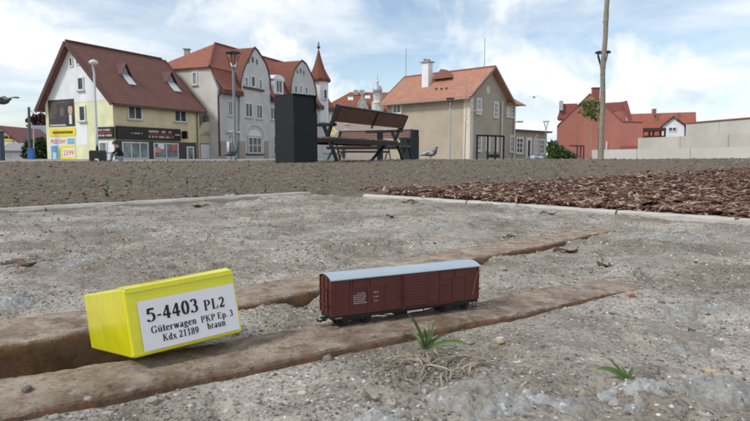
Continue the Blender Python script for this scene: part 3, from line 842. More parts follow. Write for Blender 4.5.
def soft_card(mb, x0, x1, y0, y1, z0, z1, bulge, r=.0015, n=8):
    """carton skin: six slightly bulging panels with rounded folds"""
    bm_ = bmesh.new(); bmesh.ops.create_cube(bm_, size=1.0)
    bmesh.ops.bevel(bm_, geom=list(bm_.edges), offset=.02, segments=2, affect='EDGES')
    bm_.free()
    def panel(o, ax, ay, nn, b):
        vs, fs = [], []
        for i in range(n + 1):
            for j in range(n + 1):
                a, c = i / n, j / n
                h = b * 16 * a * (1 - a) * c * (1 - c)
                vs.append(Vector(o) + Vector(ax) * a + Vector(ay) * c + Vector(nn) * h)
        for i in range(n):
            for j in range(n): fs.append((i * (n + 1) + j, (i + 1) * (n + 1) + j, (i + 1) * (n + 1) + j + 1, i * (n + 1) + j + 1))
        mb.add(vs, fs)
    dx, dy, dz = x1 - x0, y1 - y0, z1 - z0
    a, b_, c_ = x0 + r, y0 + r, z0 + r; ex, ey, ez = dx - 2 * r, dy - 2 * r, dz - 2 * r
    panel((a, y0, c_), (ex, 0, 0), (0, 0, ez), (0, -1, 0), bulge[0])
    panel((a, y1, c_), (0, 0, ez), (ex, 0, 0), (0, 1, 0), bulge[0])
    panel((x0, b_, c_), (0, 0, ez), (0, ey, 0), (-1, 0, 0), bulge[1])
    panel((x1, b_, c_), (0, ey, 0), (0, 0, ez), (1, 0, 0), bulge[1])
    panel((a, b_, z1), (ex, 0, 0), (0, ey, 0), (0, 0, 1), bulge[2])
    panel((a, b_, z0), (0, ey, 0), (ex, 0, 0), (0, 0, -1), bulge[2])
    # rounded folds
    for yy, sy in ((y0, -1), (y1, 1)):
        for zz, sz in ((z0, -1), (z1, 1)):
            for q in range(3):
                A, B = R(30 * q), R(30 * (q + 1)); cy, cz = yy - sy * r, zz - sz * r
                mb.add([(a, cy + sy * r * math.cos(A), cz + sz * r * math.sin(A)), (a + ex, cy + sy * r * math.cos(A), cz + sz * r * math.sin(A)), (a + ex, cy + sy * r * math.cos(B), cz + sz * r * math.sin(B)), (a, cy + sy * r * math.cos(B), cz + sz * r * math.sin(B))], [(0, 1, 2, 3)])
    for xx, sx in ((x0, -1), (x1, 1)):
        for zz, sz in ((z0, -1), (z1, 1)):
            for q in range(3):
                A, B = R(30 * q), R(30 * (q + 1)); cx, cz = xx - sx * r, zz - sz * r
                mb.add([(cx + sx * r * math.cos(A), b_, cz + sz * r * math.sin(A)), (cx + sx * r * math.cos(A), b_ + ey, cz + sz * r * math.sin(A)), (cx + sx * r * math.cos(B), b_ + ey, cz + sz * r * math.sin(B)), (cx + sx * r * math.cos(B), b_, cz + sz * r * math.sin(B))], [(0, 1, 2, 3)])
        for yy, sy in ((y0, -1), (y1, 1)):
            for q in range(3):
                A, B = R(30 * q), R(30 * (q + 1)); cx, cy = xx - sx * r, yy - sy * r
                mb.add([(cx + sx * r * math.cos(A), cy + sy * r * math.sin(A), c_), (cx + sx * r * math.cos(A), cy + sy * r * math.sin(A), c_ + ez), (cx + sx * r * math.cos(B), cy + sy * r * math.sin(B), c_ + ez), (cx + sx * r * math.cos(B), cy + sy * r * math.sin(B), c_)], [(0, 1, 2, 3)])
            for zz, sz in ((z0, -1), (z1, 1)):
                cx, cy, cz = xx - sx * r, yy - sy * r, zz - sz * r
                k_ = r / math.sqrt(3)
                P = [(cx + sx * r, cy, cz), (cx, cy + sy * r, cz), (cx, cy, cz + sz * r), (cx + sx * k_, cy + sy * k_, cz + sz * k_)]
                mb.add(P, [(0, 1, 3), (1, 2, 3), (2, 0, 3)])
mb = MB(); soft_card(mb, 0, BW, 0, BD, 0, BH, (.0005, .0008, .0008)); mb.build('carton', M_card, box, smooth=True, local=True)
mb = MB()                                  # tuck flap of the lid, standing a little open along the top front edge
mb.add([(.0008, -.0006, BH - .0006), (BW - .0008, -.0006, BH - .0006), (BW - .0008, .010, BH + .0016), (.0008, .016, BH + .0013), (.0008, .016, BH + .0006), (BW - .0008, .010, BH + .0008)],
       [(0, 1, 2, 3), (3, 2, 5, 4), (0, 3, 4), (1, 5, 2)])
mb.build('lid_flap', M_card, box, local=True)
mb = MB(); mb.box((BW / 2, -.00060, BH - .0020), (BW - .0022, .0004, .0032)); mb.build('lid_edge', M_card, box, local=True, bevel=.0001)
M_paper = pm('label paper', (.74, .73, .77), 0.6, .02, 30, .15, 60, .0005)
M_ink = pm('black print', (.012, .012, .014), 0.5, .05)
lx0, lx1, lz0, lz1 = .0074, .0732, .0026, .0352
mb = MB(); yl = -.0011
mb.box(((lx0 + lx1) / 2, yl, (lz0 + lz1) / 2), (lx1 - lx0, .0003, lz1 - lz0))
label = mb.build('label', M_paper, box, local=True)
yt = yl - .0004
for txt, fa, fb_, base, cap in (('5-4403', .07, .60, .56, .28), ('PL2', .645, .88, .545, .22), ('Güterwagen', .09, .55, .325, .14),
                               ('PKP Ep. 3', .595, .95, .315, .135), ('Kdx 21189', .19, .56, .125, .14), ('braun', .65, .85, .15, .14)):
    lw, lh = lx1 - lx0, lz1 - lz0
    mb = MB(); pen_text(mb, txt, cap * lh, (lx0 + fa * lw, yt, lz0 + base * lh), (1, 0, 0), (0, 0, 1), (fb_ - fa) * lw); mb.build('printed_text', M_ink, label, local=True)

# ---- the model wagon
WL, WW, WH = .138, .0245, .0288
wag = thing('model_wagon', (-.0329, .4538, CAM_Z - .1231), 'small brown model railway covered goods wagon with a grey roof', 'model wagon', rz=0.4686)
M_brown = pm('brown model paint', (.106, .029, .025), 0.48, .10, 90, .15, 900, .0002)
M_brown2 = pm('brown model paint darker', (.082, .023, .021), 0.5, .10, 90)
M_roof = pm('grey model roof', (.33, .40, .46), 0.45, .06, 60, .1, 700, .0002)
M_black = pm('black model plastic', (.012, .012, .013), 0.5, .2, 200)
M_white = pm('white model print', (.42, .38, .36), 0.6, .1, 300)
def wbox(mb, x0, x1, y0, y1, z0, z1): mb.box(((x0 + x1) / 2, (y0 + y1) / 2, (z0 + z1) / 2), (x1 - x0, y1 - y0, z1 - z0))
NP = 12; ph = WH / NP
body = MB(); wbox(body, .0002, WL - .0002, .0002, WW - .0002, 0, WH)
body_o = body.build('body', M_brown2, wag, local=True)
for fy, sgn in ((0, -1), (WW, 1)):                  # boarded sides: planks with open joints
    mb = MB()
    for i in range(NP): wbox(mb, 0, WL, min(fy, fy - sgn * .0008), max(fy, fy - sgn * .0008), i * ph + .00005, (i + 1) * ph - .00005)
    mb.build('plank_side', M_brown, body_o, local=True)
for fx, sgn in ((0, 1), (WL, -1)):
    mb = MB()
    for i in range(NP): wbox(mb, min(fx, fx + sgn * .0008), max(fx, fx + sgn * .0008), .0009, WW - .0009, i * ph + .00005, (i + 1) * ph - .00005)
    mb.build('plank_end', M_brown, body_o, local=True)
fr = [0.0, .115, .225, .335, .445, .615, .715, .81, .905, 1.0]
for fy, sgn in ((0, -1), (WW, 1)):
    for f_ in fr:                                   # uprights
        if .45 < f_ < .61: continue
        mb = MB(); c = min(max(f_ * WL, .0006), WL - .0006); y0, y1 = sorted((fy + sgn * .00002, fy + sgn * .0007))
        wbox(mb, c - .0006, c + .0006, y0, y1, .0, WH - .0006); mb.build('upright', M_brown, wag, local=True)
    y0, y1 = sorted((fy + sgn * .0004, fy + sgn * .0015))
    mb = MB()                                       # sliding door
    for i in range(NP - 1): wbox(mb, .452 * WL, .608 * WL, y0, y1, .0012 + i * ph + .0001, .0012 + (i + 1) * ph - .0001)
    for xx in (.452, .603): wbox(mb, xx * WL, xx * WL + .0008, y0 - .0003, y1 + .0003, .0008, WH - .0012)
    door = mb.build('sliding_door', M_brown, wag, local=True)
    yo = fy + sgn * .0018
    mb = MB(); mb.tube([(.43 * WL, yo, .0105), (.475 * WL, yo, .0105)], .00035, 6); mb.tube([(.447 * WL, yo, .0085), (.447 * WL, yo, .0125)], .0004, 6)
    mb.build('door_latch', M_brown2, door, local=True)
    mb = MB(); wbox(mb, .44 * WL, .80 * WL, *sorted((fy + sgn * .0001, fy + sgn * .0016)), -.0004, .0007); mb.build('door_rail', M_brown2, wag, local=True)
    for xa, xb in ((.125, .220), (.235, .330), (.722, .805), (.82, .90)):      # vent hatches near the eaves
        mb = MB(); y0, y1 = sorted((fy + sgn * .0001, fy + sgn * .00055))
        wbox(mb, xa * WL, xb * WL, y0, y1, WH - .0078, WH - .0020)
        wbox(mb, xa * WL, xb * WL, *sorted((fy + sgn * .0001, fy + sgn * .0009)), WH - .0024, WH - .0019)
        mb.build('vent_hatch', M_brown, wag, local=True)
    mb = MB(); mb.tube([(.985 * WL, yo, WH - .004), (.945 * WL, yo, .004)], .00026, 6); mb.build('grab_rail', pm('worn rail', (.20, .085, .065), .5), wag, local=True)
    mb = MB(); mb.tube([(.735 * WL, yo - sgn * .0008, .0155), (.79 * WL, yo - sgn * .0008, .0155)], .00035, 6); mb.build('hatch_handle', M_brown2, wag, local=True)
# end wall: uprights, cross bar, brake gear
for fx, sgn in ((0, -1), (WL, 1)):
    for yy in (.0007, WW * .33, WW * .67, WW - .0007):
        mb = MB(); x0, x1 = sorted((fx + sgn * .00002, fx + sgn * .0009)); wbox(mb, x0, x1, yy - .0006, yy + .0006, 0, WH); mb.build('end_upright', M_brown, wag, local=True)
    mb = MB(); x0, x1 = sorted((fx + sgn * .001, fx + sgn * .0017))
    wbox(mb, x0, x1, .0005, WW - .0005, .0072, .0082); wbox(mb, x0, x1, .0005, WW - .0005, .0192, .0200); mb.build('cross_bar', M_brown2, wag, local=True)
    mb = MB(); xo = fx + sgn * .0022
    mb.tube([(xo, .0045, .002), (xo, .0045, .020), (xo, .0065, .0215), (xo, .0085, .0195)], .00035, 6); mb.build('brake_pipe', M_black, wag, local=True)
    mb = MB(); xo = fx + sgn * .003
    mb.lathe([(.0003, 0), (.0016, .0001), (.0016, .0006), (.0003, .0007)], (xo, .0025, .0078), 12); mb.build('brake_wheel', M_black, wag, local=True)
# roof: shallow barrel with a thin edge
mb = MB(); NR = 14; prof = []
for i in range(NR + 1):
    t = -1 + 2 * i / NR; prof.append((WW / 2 + t * (WW / 2 + .0010), WH + .0033 * (1 - abs(t) ** 2.3)))
vs = []
for x in (-.0014, WL + .0014):
    vs += [(x, y, z) for y, z in prof] + [(x, y, z - .0007) for y, z in reversed(prof)]
n_ = 2 * (NR + 1)
fs = [(i, (i + 1) % n_, n_ + (i + 1) % n_, n_ + i) for i in range(n_)]
for e in (0, n_):
    for i in range(NR): fs.append((e + i, e + i + 1, e + n_ - 2 - i, e + n_ - 1 - i))
mb.add(vs, fs); roof_o = mb.build('roof', M_roof, wag, local=True)
for x0, x1 in ((.0003, .0010), (WL - .0010, WL - .0003)):     # end wall arch under the roof
    mb = MB()
    pts = [(x0, WW / 2 + t * (WW / 2 - .0003), WH - .0004 + .0030 * (1 - abs(t) ** 2.3)) for t in np.linspace(-1, 1, 11)]
    mb.prism(pts, (x1 - x0, 0, 0))
    mb.build('end_arch', M_brown, wag, local=True)
# underframe, trucks, couplings
mb = MB(); wbox(mb, .0002, WL - .0002, .0008, WW - .0008, -.0032, -.00005)
frame_o = mb.build('underframe', M_black, wag, local=True)
for y in (.0016, WW - .0016):
    mb = MB(); mb.tube([(.30 * WL, y, -.0032), (.40 * WL, y, -.0056), (.60 * WL, y, -.0056), (.70 * WL, y, -.0032)], .00045, 6)
    for q in (.40, .60): mb.tube([(q * WL, y, -.003), (q * WL, y, -.0057)], .0005, 6)
    mb.build('truss_rod', M_black, frame_o, local=True)
mb = MB(); wbox(mb, .42 * WL, .50 * WL, .004, WW - .004, -.0064, -.0033); mb.build('brake_cylinder', M_black, frame_o, local=True)
RW = .0043
for cx in (.155, .845):
    for ax in (-.0105, .0105):
        x = cx * WL + ax; zc = -.0098 + RW + .0002
        for y in (.0055, WW - .0055):
            mb = MB(); n = 20
            for r0, yy, yw in ((RW, y, .0009), (RW + .0005, y + (.0007 if y < WW / 2 else -.0007), .0003)):
                vs = []
                for s_ in (-1, 1): vs += [(x + r0 * math.cos(2 * math.pi * i / n), yy + s_ * yw, zc + r0 * math.sin(2 * math.pi * i / n)) for i in range(n)]
                mb.add(vs, [tuple(range(n)), tuple(reversed(range(n, 2 * n)))] + [(i, i + n, (i + 1) % n + n, (i + 1) % n) for i in range(n)])
            mb.build('wheel', M_black, wag, local=True)
    for y, s_ in ((.0030, -1), (WW - .0030, 1)):    # side frame of the truck with axle boxes and springs
        mb = MB(); x = cx * WL
        wbox(mb, x - .0135, x + .0135, y - .0005, y + .0005, -.0052, -.0038)
        for ax in (-.0105, .0105): wbox(mb, x + ax - .0017, x + ax + .0017, y - .0010, y + .0010, -.0068, -.0034)
        for q in (-.0022, 0, .0022): mb.tube([(x + q, y, -.0066), (x + q, y, -.0036)], .0008, 6)
        wbox(mb, x - .0040, x + .0040, y - .0008, y + .0008, -.0072, -.0064)
        mb.build('truck_frame', M_black, wag, local=True)
for fx, sg in ((0, -1), (WL, 1)):
    mb = MB(); mb.tube([(fx, WW / 2, -.0030), (fx + sg * .0032, WW / 2, -.0030)], .0008, 8)
    mb.lathe([(.0002, -.0004), (.0017, -.0004), (.0017, .0004), (.0002, .0004)], (fx + sg * .0036, WW / 2, -.0030), 12)
    wbox(mb, *sorted((fx + sg * .0005, fx + sg * .0075)), WW / 2 - .0008, WW / 2 + .0008, -.0058, -.0048)
    wbox(mb, *sorted((fx + sg * .0058, fx + sg * .0066)), WW / 2 - .0042, WW / 2 + .0042, -.0056, -.0050)
    mb.tube([(fx + sg * .0070, WW / 2, -.0055), (fx + sg * .0085, WW / 2, -.0040), (fx + sg * .0070, WW / 2, -.0028)], .0004, 6)
    mb.build('coupling', M_black, wag, local=True)
    for y in (.002, WW - .002):
        mb = MB(); wbox(mb, *sorted((fx - sg * .0005, fx - sg * .0050)), y - .0012, y + .0012, -.0075, -.0069)
        for q in (.0008, .0046): mb.tube([(fx - sg * q, y, -.0072), (fx - sg * q, y, -.003)], .0003, 5)
        mb.build('step', M_black, wag, local=True)
# white lettering on the near side
yt = -.00095
mb = MB(); rr = random.Random(3)
for i in range(6):
    z = .0160 - i * .00155; x = .1265 * WL + (.003 if i == 0 else 0)
    while x < .206 * WL + (0 if i % 2 else -.001):
        wd = rr.uniform(.0004, .0009); mb.add([(x, yt, z), (x + wd, yt, z), (x + wd, yt, z + .0009), (x, yt, z + .0009)], [(0, 1, 2, 3)]); x += wd + rr.choice((.0003, .0003, .0007))
mb.build('lettering', M_white, wag, local=True)
mb = MB(); pen_text(mb, 'PKP', .0018, (.252 * WL, yt, .0150), (1, 0, 0), (0, 0, 1)); pen_text(mb, '21189', .0013, (.252 * WL, yt, .0118), (1, 0, 0), (0, 0, 1)); pen_text(mb, 'Kdx', .0015, (.257 * WL, yt, .0085), (1, 0, 0), (0, 0, 1))
mb.build('lettering', M_white, wag, local=True)
mb = MB(); yt2 = .0008 - .0002
for x in (.02, .028, .038, .046, .055): mb.add([(x * WL, yt2, -.0022), (x * WL + .0008, yt2, -.0022), (x * WL + .0008, yt2, -.0012), (x * WL, yt2, -.0012)], [(0, 1, 2, 3)])
mb.build('lettering', M_white, wag, local=True)

# ---- weed in front of the wagon: green blades over a mat of dead stalks
def leaf_mat(name, a, b):
    m, t, bs = new_mat(name); k = NT(t)
    k.l(k.ramp(k.noise(k.coord(), 120, 4, .6), [(0.3, a), (0.7, b)]), bs.inputs['Base Color'])
    bs.inputs['Roughness'].default_value = 0.5; bs.inputs['Specular IOR Level'].default_value = 0.35
    try: bs.inputs['Subsurface Weight'].default_value = 0.0
    except Exception: pass
    return m
M_blade = leaf_mat('grass blade', (.07, .125, .035), (.115, .18, .055))
M_straw = pm('dead stalk', (.27, .225, .165), 0.85, .35, 120)
M_straw2 = pm('dark dead stalk', (.13, .105, .078), 0.9, .3, 120)
M_straw3 = pm('pale dead stalk', (.34, .295, .225), 0.85, .25, 120)
def zg(p): return float(hg(np.array([p.x]), np.array([p.y]))[0])
c0 = GG(427, 349)
tuft = thing('grass_tuft', (c0.x, c0.y, zg(c0)), 'weed with long green blades over a mat of dead stalks below the wagon', 'weed')
def blade(mb, base, tip, w, sag, side, n=9, cup=.18):
    base, tip = Vector(base), Vector(tip); pts, ws = [], []
    for i in range(n + 1):
        t = i / n; p = base.lerp(tip, t); p.z += sag * 4 * t * (1 - t)
        pts.append(p); ws.append(w * (math.sin(math.pi * min(1, .28 + .72 * t)) ** .8) + .0002)
    mb.ribbon(pts, ws, side, cup)
Yc = c0.y
for (u0_, v0_, u1_, v1_, w, sag, dy) in [(425, 347, 407, 313, .0021, .004, -.01), (424, 348, 419, 330, .0024, .002, .004), (430, 348, 433, 323, .0016, .0, .004),
                                         (427, 349, 424, 328, .0018, .002, -.004), (431, 348, 471, 346, .0034, .004, -.012), (428, 349, 447, 336, .002, .004, .01),
                                         (423, 349, 412, 334, .0024, .003, .012), (429, 348, 429, 325, .002, 0, .006), (426, 350, 440, 341, .002, .004, -.014)]:
    mb = MB(); a, b = W(u0_, v0_, Yc), W(u1_, v1_, Yc + dy); a.z = min(a.z, c0.z + .003)
    dr = (b - a).normalized(); sd = dr.cross(Vector((0.25, -1, .3))); blade(mb, a, b, w, sag, sd)
    mb.build('blade', M_blade, tuft, smooth=True)
rr = random.Random(8); cd = GG(431, 368)
for i in range(95):
    a = rr.uniform(0, 2 * math.pi); k_ = math.sqrt(rr.random())
    m0 = Vector((cd.x + math.cos(a) * .034 * k_, cd.y + math.sin(a) * .026 * k_, 0)); o_ = a + rr.gauss(0, .8); L = rr.uniform(.007, .030) * (1.1 - .4 * k_)
    d = Vector((math.cos(o_), math.sin(o_), 0)); q = Vector((-d.y, d.x, 0)); wob = rr.uniform(-.004, .004); hgt = rr.uniform(.0, .004); lay = rr.uniform(.0004, .0045) * (1.2 - k_)
    pts, n = [], 6
    for j in range(n + 1):
        t = j / n; p = m0 + d * (L * (t - .35)) + q * wob * math.sin(math.pi * t * 1.4); p.z = zg(p) + lay + hgt * math.sin(math.pi * t); pts.append(p)
    w_ = rr.uniform(.0005, .0015); mb = MB(); mb.ribbon(pts, [w_ * (.5 + math.sin(math.pi * (.15 + .8 * j / n))) * .7 for j in range(n + 1)], q + UP * rr.uniform(-.8, .8), .25)
    mb.build('dead_stalk', rr.choice((M_straw, M_straw, M_straw2, M_straw3)), tuft)
c1 = GG(628, 380)
sd = thing('seedling', (c1.x, c1.y, zg(c1)), 'tiny green seedling with three leaves on the grit at lower right', 'seedling')
for (u1_, v1_, w, sag) in [(596, 369, .0034, .003), (607, 357, .0018, .001), (633, 367, .0026, .001), (621, 366, .0018, .001)]:
    mb = MB(); b = W(u1_, v1_, c1.y + .002); a = Vector((c1.x, c1.y, zg(c1) - .001)); blade(mb, a, b, w, sag, (b - a).cross(Vector((.2, -1, .5)))); mb.build('leaf', M_blade, sd, smooth=True)

# ---- loose bits one can pick out on the yard
M_flake = pm('rust flake', (.105, .058, .042), 0.85, .45, 90, .8, 260, .002)
M_flake2 = pm('bark scrap', (.135, .085, .062), 0.85, .4, 90, .8, 260, .002)
M_stone = pm('pale pebble', (.31, .295, .265), 0.85, .2, 160, .6, 400, .001)
M_pink = pm('reddish pebble', (.40, .24, .185), 0.85, .15, 160, .4, 300, .001)
def flake(name, u, v, ln, wd, ang, label, mat, lift=.004, grp=None):
    ln *= .8; wd *= .8; lift *= .6
    p = GG(u, v); n = 12; vs, fs = [], []; rs = random.Random(int(u * 7 + v))
    d = Vector((math.cos(ang), math.sin(ang), 0)); q = Vector((-d.y, d.x, 0))
    ph_ = rs.uniform(0, 6)
    for i in range(n + 1):
        t = i / n * 2 - 1; w = wd * (1 - abs(t) ** 2.5) * rs.uniform(.6, 1.25) + .0008
        c = p + d * (t * ln / 2) + q * (wd * .5 * math.sin(t * 3 + ph_)); c.z += lift * (.5 + .5 * math.sin(t * 4 + ph_)) + .002
        tw = .5 * math.sin(t * 2.5 + ph_)
        e = q * math.cos(tw) + Vector((0, 0, math.sin(tw)))
        for zz in (0, .0015): vs += [c - e * w / 2 + Vector((0, 0, zz)), c + Vector((0, 0, zz + .0012)), c + e * w / 2 + Vector((0, 0, zz))]
    for i in range(n):
        a, b = i * 6, (i + 1) * 6
        fs += [(a, a + 1, b + 1, b), (a + 1, a + 2, b + 2, b + 1), (a + 3, b + 3, b + 4, a + 4), (a + 4, b + 4, b + 5, a + 5), (a, b, b + 3, a + 3), (a + 2, a + 5, b + 5, b + 2)]
    fs += [(0, 3, 4, 1), (1, 4, 5, 2)]; e = n * 6; fs += [(e, e + 1, e + 4, e + 3), (e + 1, e + 2, e + 5, e + 4)]
    mb = MB(); mb.add(vs, fs); o = mb.build(name, mat, smooth=False, loc=p); return tag(o, label, 'scrap', grp)
flake('rust_scrap', 566, 253, .062, .014, .35, 'long curled dark rust scrap lying between the two rail ends', M_flake, .007)
flake('rust_scrap', 604, 268, .022, .013, .5, 'short stubby rust scrap just beyond the tip of the front rail', M_flake, .006)
flake('rust_scrap', 508, 238.5, .044, .009, .55, 'narrow rust scrap lying along the back rail', M_flake2, .006)
flake('bark_scrap', 548, 215, .060, .014, .1, 'dark bark scrap on the dirt near the pale edging', M_flake2, .008)
flake('bark_scrap', 391, 218, .030, .016, .2, 'small dark bark scrap alone in the middle of the yard', M_flake, .008)
flake('bark_scrap', 20, 266, .060, .016, .1, 'flat reddish bark scrap at the left edge of the yard', M_flake2, .006)
flake('bark_scrap', 200, 207, .075, .020, .2, 'reddish bark scrap just in front of the left edging', M_flake2, .007)
flake('bark_scrap', 410, 203, .07, .022, .0, 'bark scrap at the corner where the pale edging begins', M_flake, .010)
flake('bark_scrap', 690, 333, .016, .0025, .9, 'thin pale straw scrap on the grit at right', M_straw, .004)
def pebble(u, v, s, label, mat, z=None, sq=(1, .85, .6)):
    p = GG(u, v) if z is None else G(u, v, z)
    q = ICO4[:, :]; k_ = 1 + .28 * fbm(q[:, 0] * 1.3 + u, q[:, 1] * 1.3, q[:, 2] * 1.3, 3)
    Vp = q * k_[:, None] * np.array(sq) * s + np.array([p.x, p.y, p.z + s * sq[2] * .55])
    a = u; c_, s_ = math.cos(a), math.sin(a); dx, dy = Vp[:, 0] - p.x, Vp[:, 1] - p.y
    Vp[:, 0], Vp[:, 1] = p.x + dx * c_ - dy * s_, p.y + dx * s_ + dy * c_
    return tag(np_mesh('pebble', Vp, ICO4F, mat, True, loc=tuple(p)), label, 'pebble')
pebble(630, 296, .0052, 'reddish pebble under the tip of the front rail', M_pink)
pebble(27, 391, .0030, 'dark pebble sitting on top of the front rail at lower left', pm('dark pebble', (.12, .105, .095), .9, .3, 200), z=.0185)
pebble(152, 404, .0040, 'grey pebble on the grit below the yellow box', M_stone)
pebble(283, 301, .0050, 'pale pebble against the back rail between box and wagon', M_stone)
pebble(54, 419, .0028, 'whitish pebble at the foot of the front rail, bottom left', M_stone)
pebble(502, 270, .0050, 'pale blue grey stone between the rails right of the wagon', M_stone)
pebble(709, 374, .0042, 'yellowish pebble on the grit at far lower right', pm('ochre pebble', (.42, .33, .20), .85, .2, 160))
pebble(500, 343, .0030, 'ochre pebble in front of the rail right of the weed', pm('ochre pebble', (.42, .33, .20), .85, .2, 160))
pebble(88, 400, .0022, 'tiny pale pebble on the rail left of the box', M_stone, z=.0185)
pebble(230, 199, .020, 'pale stone lying just behind the left edging', M_stone)
# ================================================================== BUILDINGS ROUND THE SQUARE
UP = Vector((0, 0, 1))
class Wall:
    """a vertical wall plane: s runs along d, z up, o out towards the square"""
    def __init__(w, P, d):
        w.P = Vector((P.x, P.y, 0)); w.d = Vector((d.x, d.y, 0)).normalized()
        n = Vector((w.d.y, -w.d.x, 0)); w.n = n if n.dot(EYE - w.P) > 0 else -n
    def pt(w, s, z, o=0.0): return w.P + w.d * s + w.n * o + UP * z
    def sz(w, u, v):
        h = plane_hit(u, v, w.P, w.n); return (h - w.P).dot(w.d), h.z
    def s(w, u, v=150): return w.sz(u, v)[0]
    def z(w, u, v): return w.sz(u, v)[1]
    def rect(w, u0, v0, u1, v1):
        um, vm = (u0 + u1) / 2, (v0 + v1) / 2
        a, b = sorted((w.s(u0, vm), w.s(u1, vm))); return a, b, w.z(um, v1), w.z(um, v0)
    def block(w, mb, s0, s1, z0, z1, o0, o1):
        return mb.frame_box(w.pt(s0, z0, o0), w.d * (s1 - s0), w.n * (o1 - o0), UP * (z1 - z0))
M_frame = pm('white window frame', (.66, .67, .68), .5, .05)
M_glass = glass_mat('window glass', (.055, .065, .075))
M_glassL = glass_mat('curtained glass', (.20, .22, .23), .15)
M_stonesill = pm('stone sill', (.42, .40, .36), .9, .1)
def window(bld, w, u0, v0, u1, v1, cols=2, rows=1, fw=.08, sill=True, frame=None, glass=None, name='window', casing=0.0, casmat=None, rect=None):
    s0, s1, z0, z1 = rect or w.rect(u0, v0, u1, v1)
    frame = frame or M_frame
    if glass is None: glass = (M_glass, M_glass, M_glassL)[int(u0 * 7 + v0 * 13 + s1 * 5) % 3]
    mb = MB(); o0, o1 = -.02, .085
    w.block(mb, s0, s0 + fw, z0, z1, o0, o1); w.block(mb, s1 - fw, s1, z0, z1, o0, o1)
    w.block(mb, s0 + fw, s1 - fw, z0, z0 + fw, o0, o1); w.block(mb, s0 + fw, s1 - fw, z1 - fw, z1, o0, o1)
    for i in range(1, cols):
        c = s0 + (s1 - s0) * i / cols; w.block(mb, c - fw * .45, c + fw * .45, z0 + fw, z1 - fw, o0, o1 - .01)
    for j in range(1, rows):
        c = z0 + (z1 - z0) * j / rows; w.block(mb, s0 + fw, s1 - fw, c - fw * .35, c + fw * .35, o0, o1 - .014)
    o = mb.build(name, frame, bld)
    mb = MB(); w.block(mb, s0 + fw * .5, s1 - fw * .5, z0 + fw * .5, z1 - fw * .5, -.03, .012); mb.build('pane', glass, o)
    if casing:
        mb = MB(); c = casing
        w.block(mb, s0 - c, s0, z0 - c * .2, z1 + c, -.03, .09); w.block(mb, s1, s1 + c, z0 - c * .2, z1 + c, -.03, .09); w.block(mb, s0, s1, z1, z1 + c, -.03, .09)
        mb.build('casing', casmat, o)
    if sill:
        mb = MB(); w.block(mb, s0 - .08, s1 + .08, z0 - .09, z0 - .002, -.02, .16); mb.build('sill', casmat or M_stonesill, o)
    return o
def panel(bld, w, u0, v0, u1, v1, mat, name, o0=-.02, o1=.03, rect=None):
    s0, s1, z0, z1 = rect or w.rect(u0, v0, u1, v1)
    mb = MB(); w.block(mb, s0, s1, z0, z1, o0, o1); return mb.build(name, mat, bld)
def gable_roof(bld, w, e0, rg, e1, along, l0, l1, t, mat, over=.5, trim=None, tw=.22):
    """e0, rg, e1 = (s,z) of eave, ridge, eave in the gable plane; along = unit vector of the ridge going in"""
    P = lambda q, l: w.pt(q[0], q[1]) + along * l
    E0 = (e0[0] + (e0[0] - rg[0]) * over / abs(e0[0] - rg[0]), e0[1] + (e0[1] - rg[1]) * over / abs(e0[0] - rg[0]))
    E1 = (e1[0] + (e1[0] - rg[0]) * over / abs(e1[0] - rg[0]), e1[1] + (e1[1] - rg[1]) * over / abs(e1[0] - rg[0]))
    out = []
    for E in (E0, E1):
        mb = MB(); mb.slab(P(E, l0), P(E, l1), P(rg, l1), P(rg, l0), t)
        for v in mb.v: v.z += t
        out.append(mb.build('roof_slope', mat, bld))
        if trim is not None:
            for l in (l0 - .03, l1 + .03):
                mb = MB(); a, b = P(E, l), P(rg, l); a.z += t * .4; b.z += t * .4; mb.bar(a, b, .06, tw); mb.build('bargeboard', trim, out[-1])
    return out, E0, E1
def gutter(bld, a, b, r, mat): mb = MB(); mb.tube([a, b], r, 8); return mb.build('gutter', mat, bld)
def pipe(bld, w, u, z0, z1, mat, o=.12, r=.05, s=None):
    s = w.s(u) if s is None else s; mb = MB(); mb.tube([w.pt(s, z1, o + .3), w.pt(s, z1 - .35, o), w.pt(s, z0, o)], r, 8); return mb.build('downpipe', mat, bld)
M_gut = pm('dark gutter', (.07, .045, .04), .5, .2)
M_zinc = pm('zinc', (.40, .42, .44), .45, .15, metal=.3)

# ---------------- yellow and white corner house with shop
Pc = W(115, 157, 48.0); d1 = W(200, 157, 56.6) - Pc; d1 = Vector((d1.x, d1.y, 0)); LA = d1.length; d1.normalize(); d2 = Vector((-d1.y, d1.x, 0))
A = thing('corner_house', (Pc.x, Pc.y, 0), 'pale yellow house with a white gable, brown roof and ground floor shop', 'house')
wF, wG = Wall(Pc, d1), Wall(Pc, d2)
sL = wG.s(47.5); zE = wG.z(114, 98.5); sA, zA = wG.sz(71, 44); zLft = wG.z(48, 104)
M_lime = pm('lime plaster', (.68, .70, .44), .9, .16, .8, .15, 30, .01, streak=.26)
M_ochre = pm('ochre plaster', (.62, .54, .35), .9, .16, .8, .15, 30, .01, streak=.26)
M_whiteP = pm('white plaster', (.72, .75, .78), .9, .09, .8, .15, 30, .01, streak=.26)
M_roofA = tile_mat('brown roof tiles', (.215, .100, .082), (.18, .084, .070), .30, .36)
M_brownwood = pm('brown bargeboard', (.085, .035, .032), .6, .15)
mb = MB(); mb.prism([wG.pt(0, -.3), wG.pt(sL, -.3), wG.pt(sL, zLft), wG.pt(sA, zA - .1), wG.pt(0, zE)], d1 * LA)
mb.build('wall', M_ochre, A)
mb = MB(); mb.prism([wG.pt(.002, -.3, .03), wG.pt(sL, -.3, .03), wG.pt(sL, zLft, .03), wG.pt(0.002, zE, .03)], -wG.n * .04); mb.build('gable_render', M_lime, A)
zb = wG.z(108, 95.5)
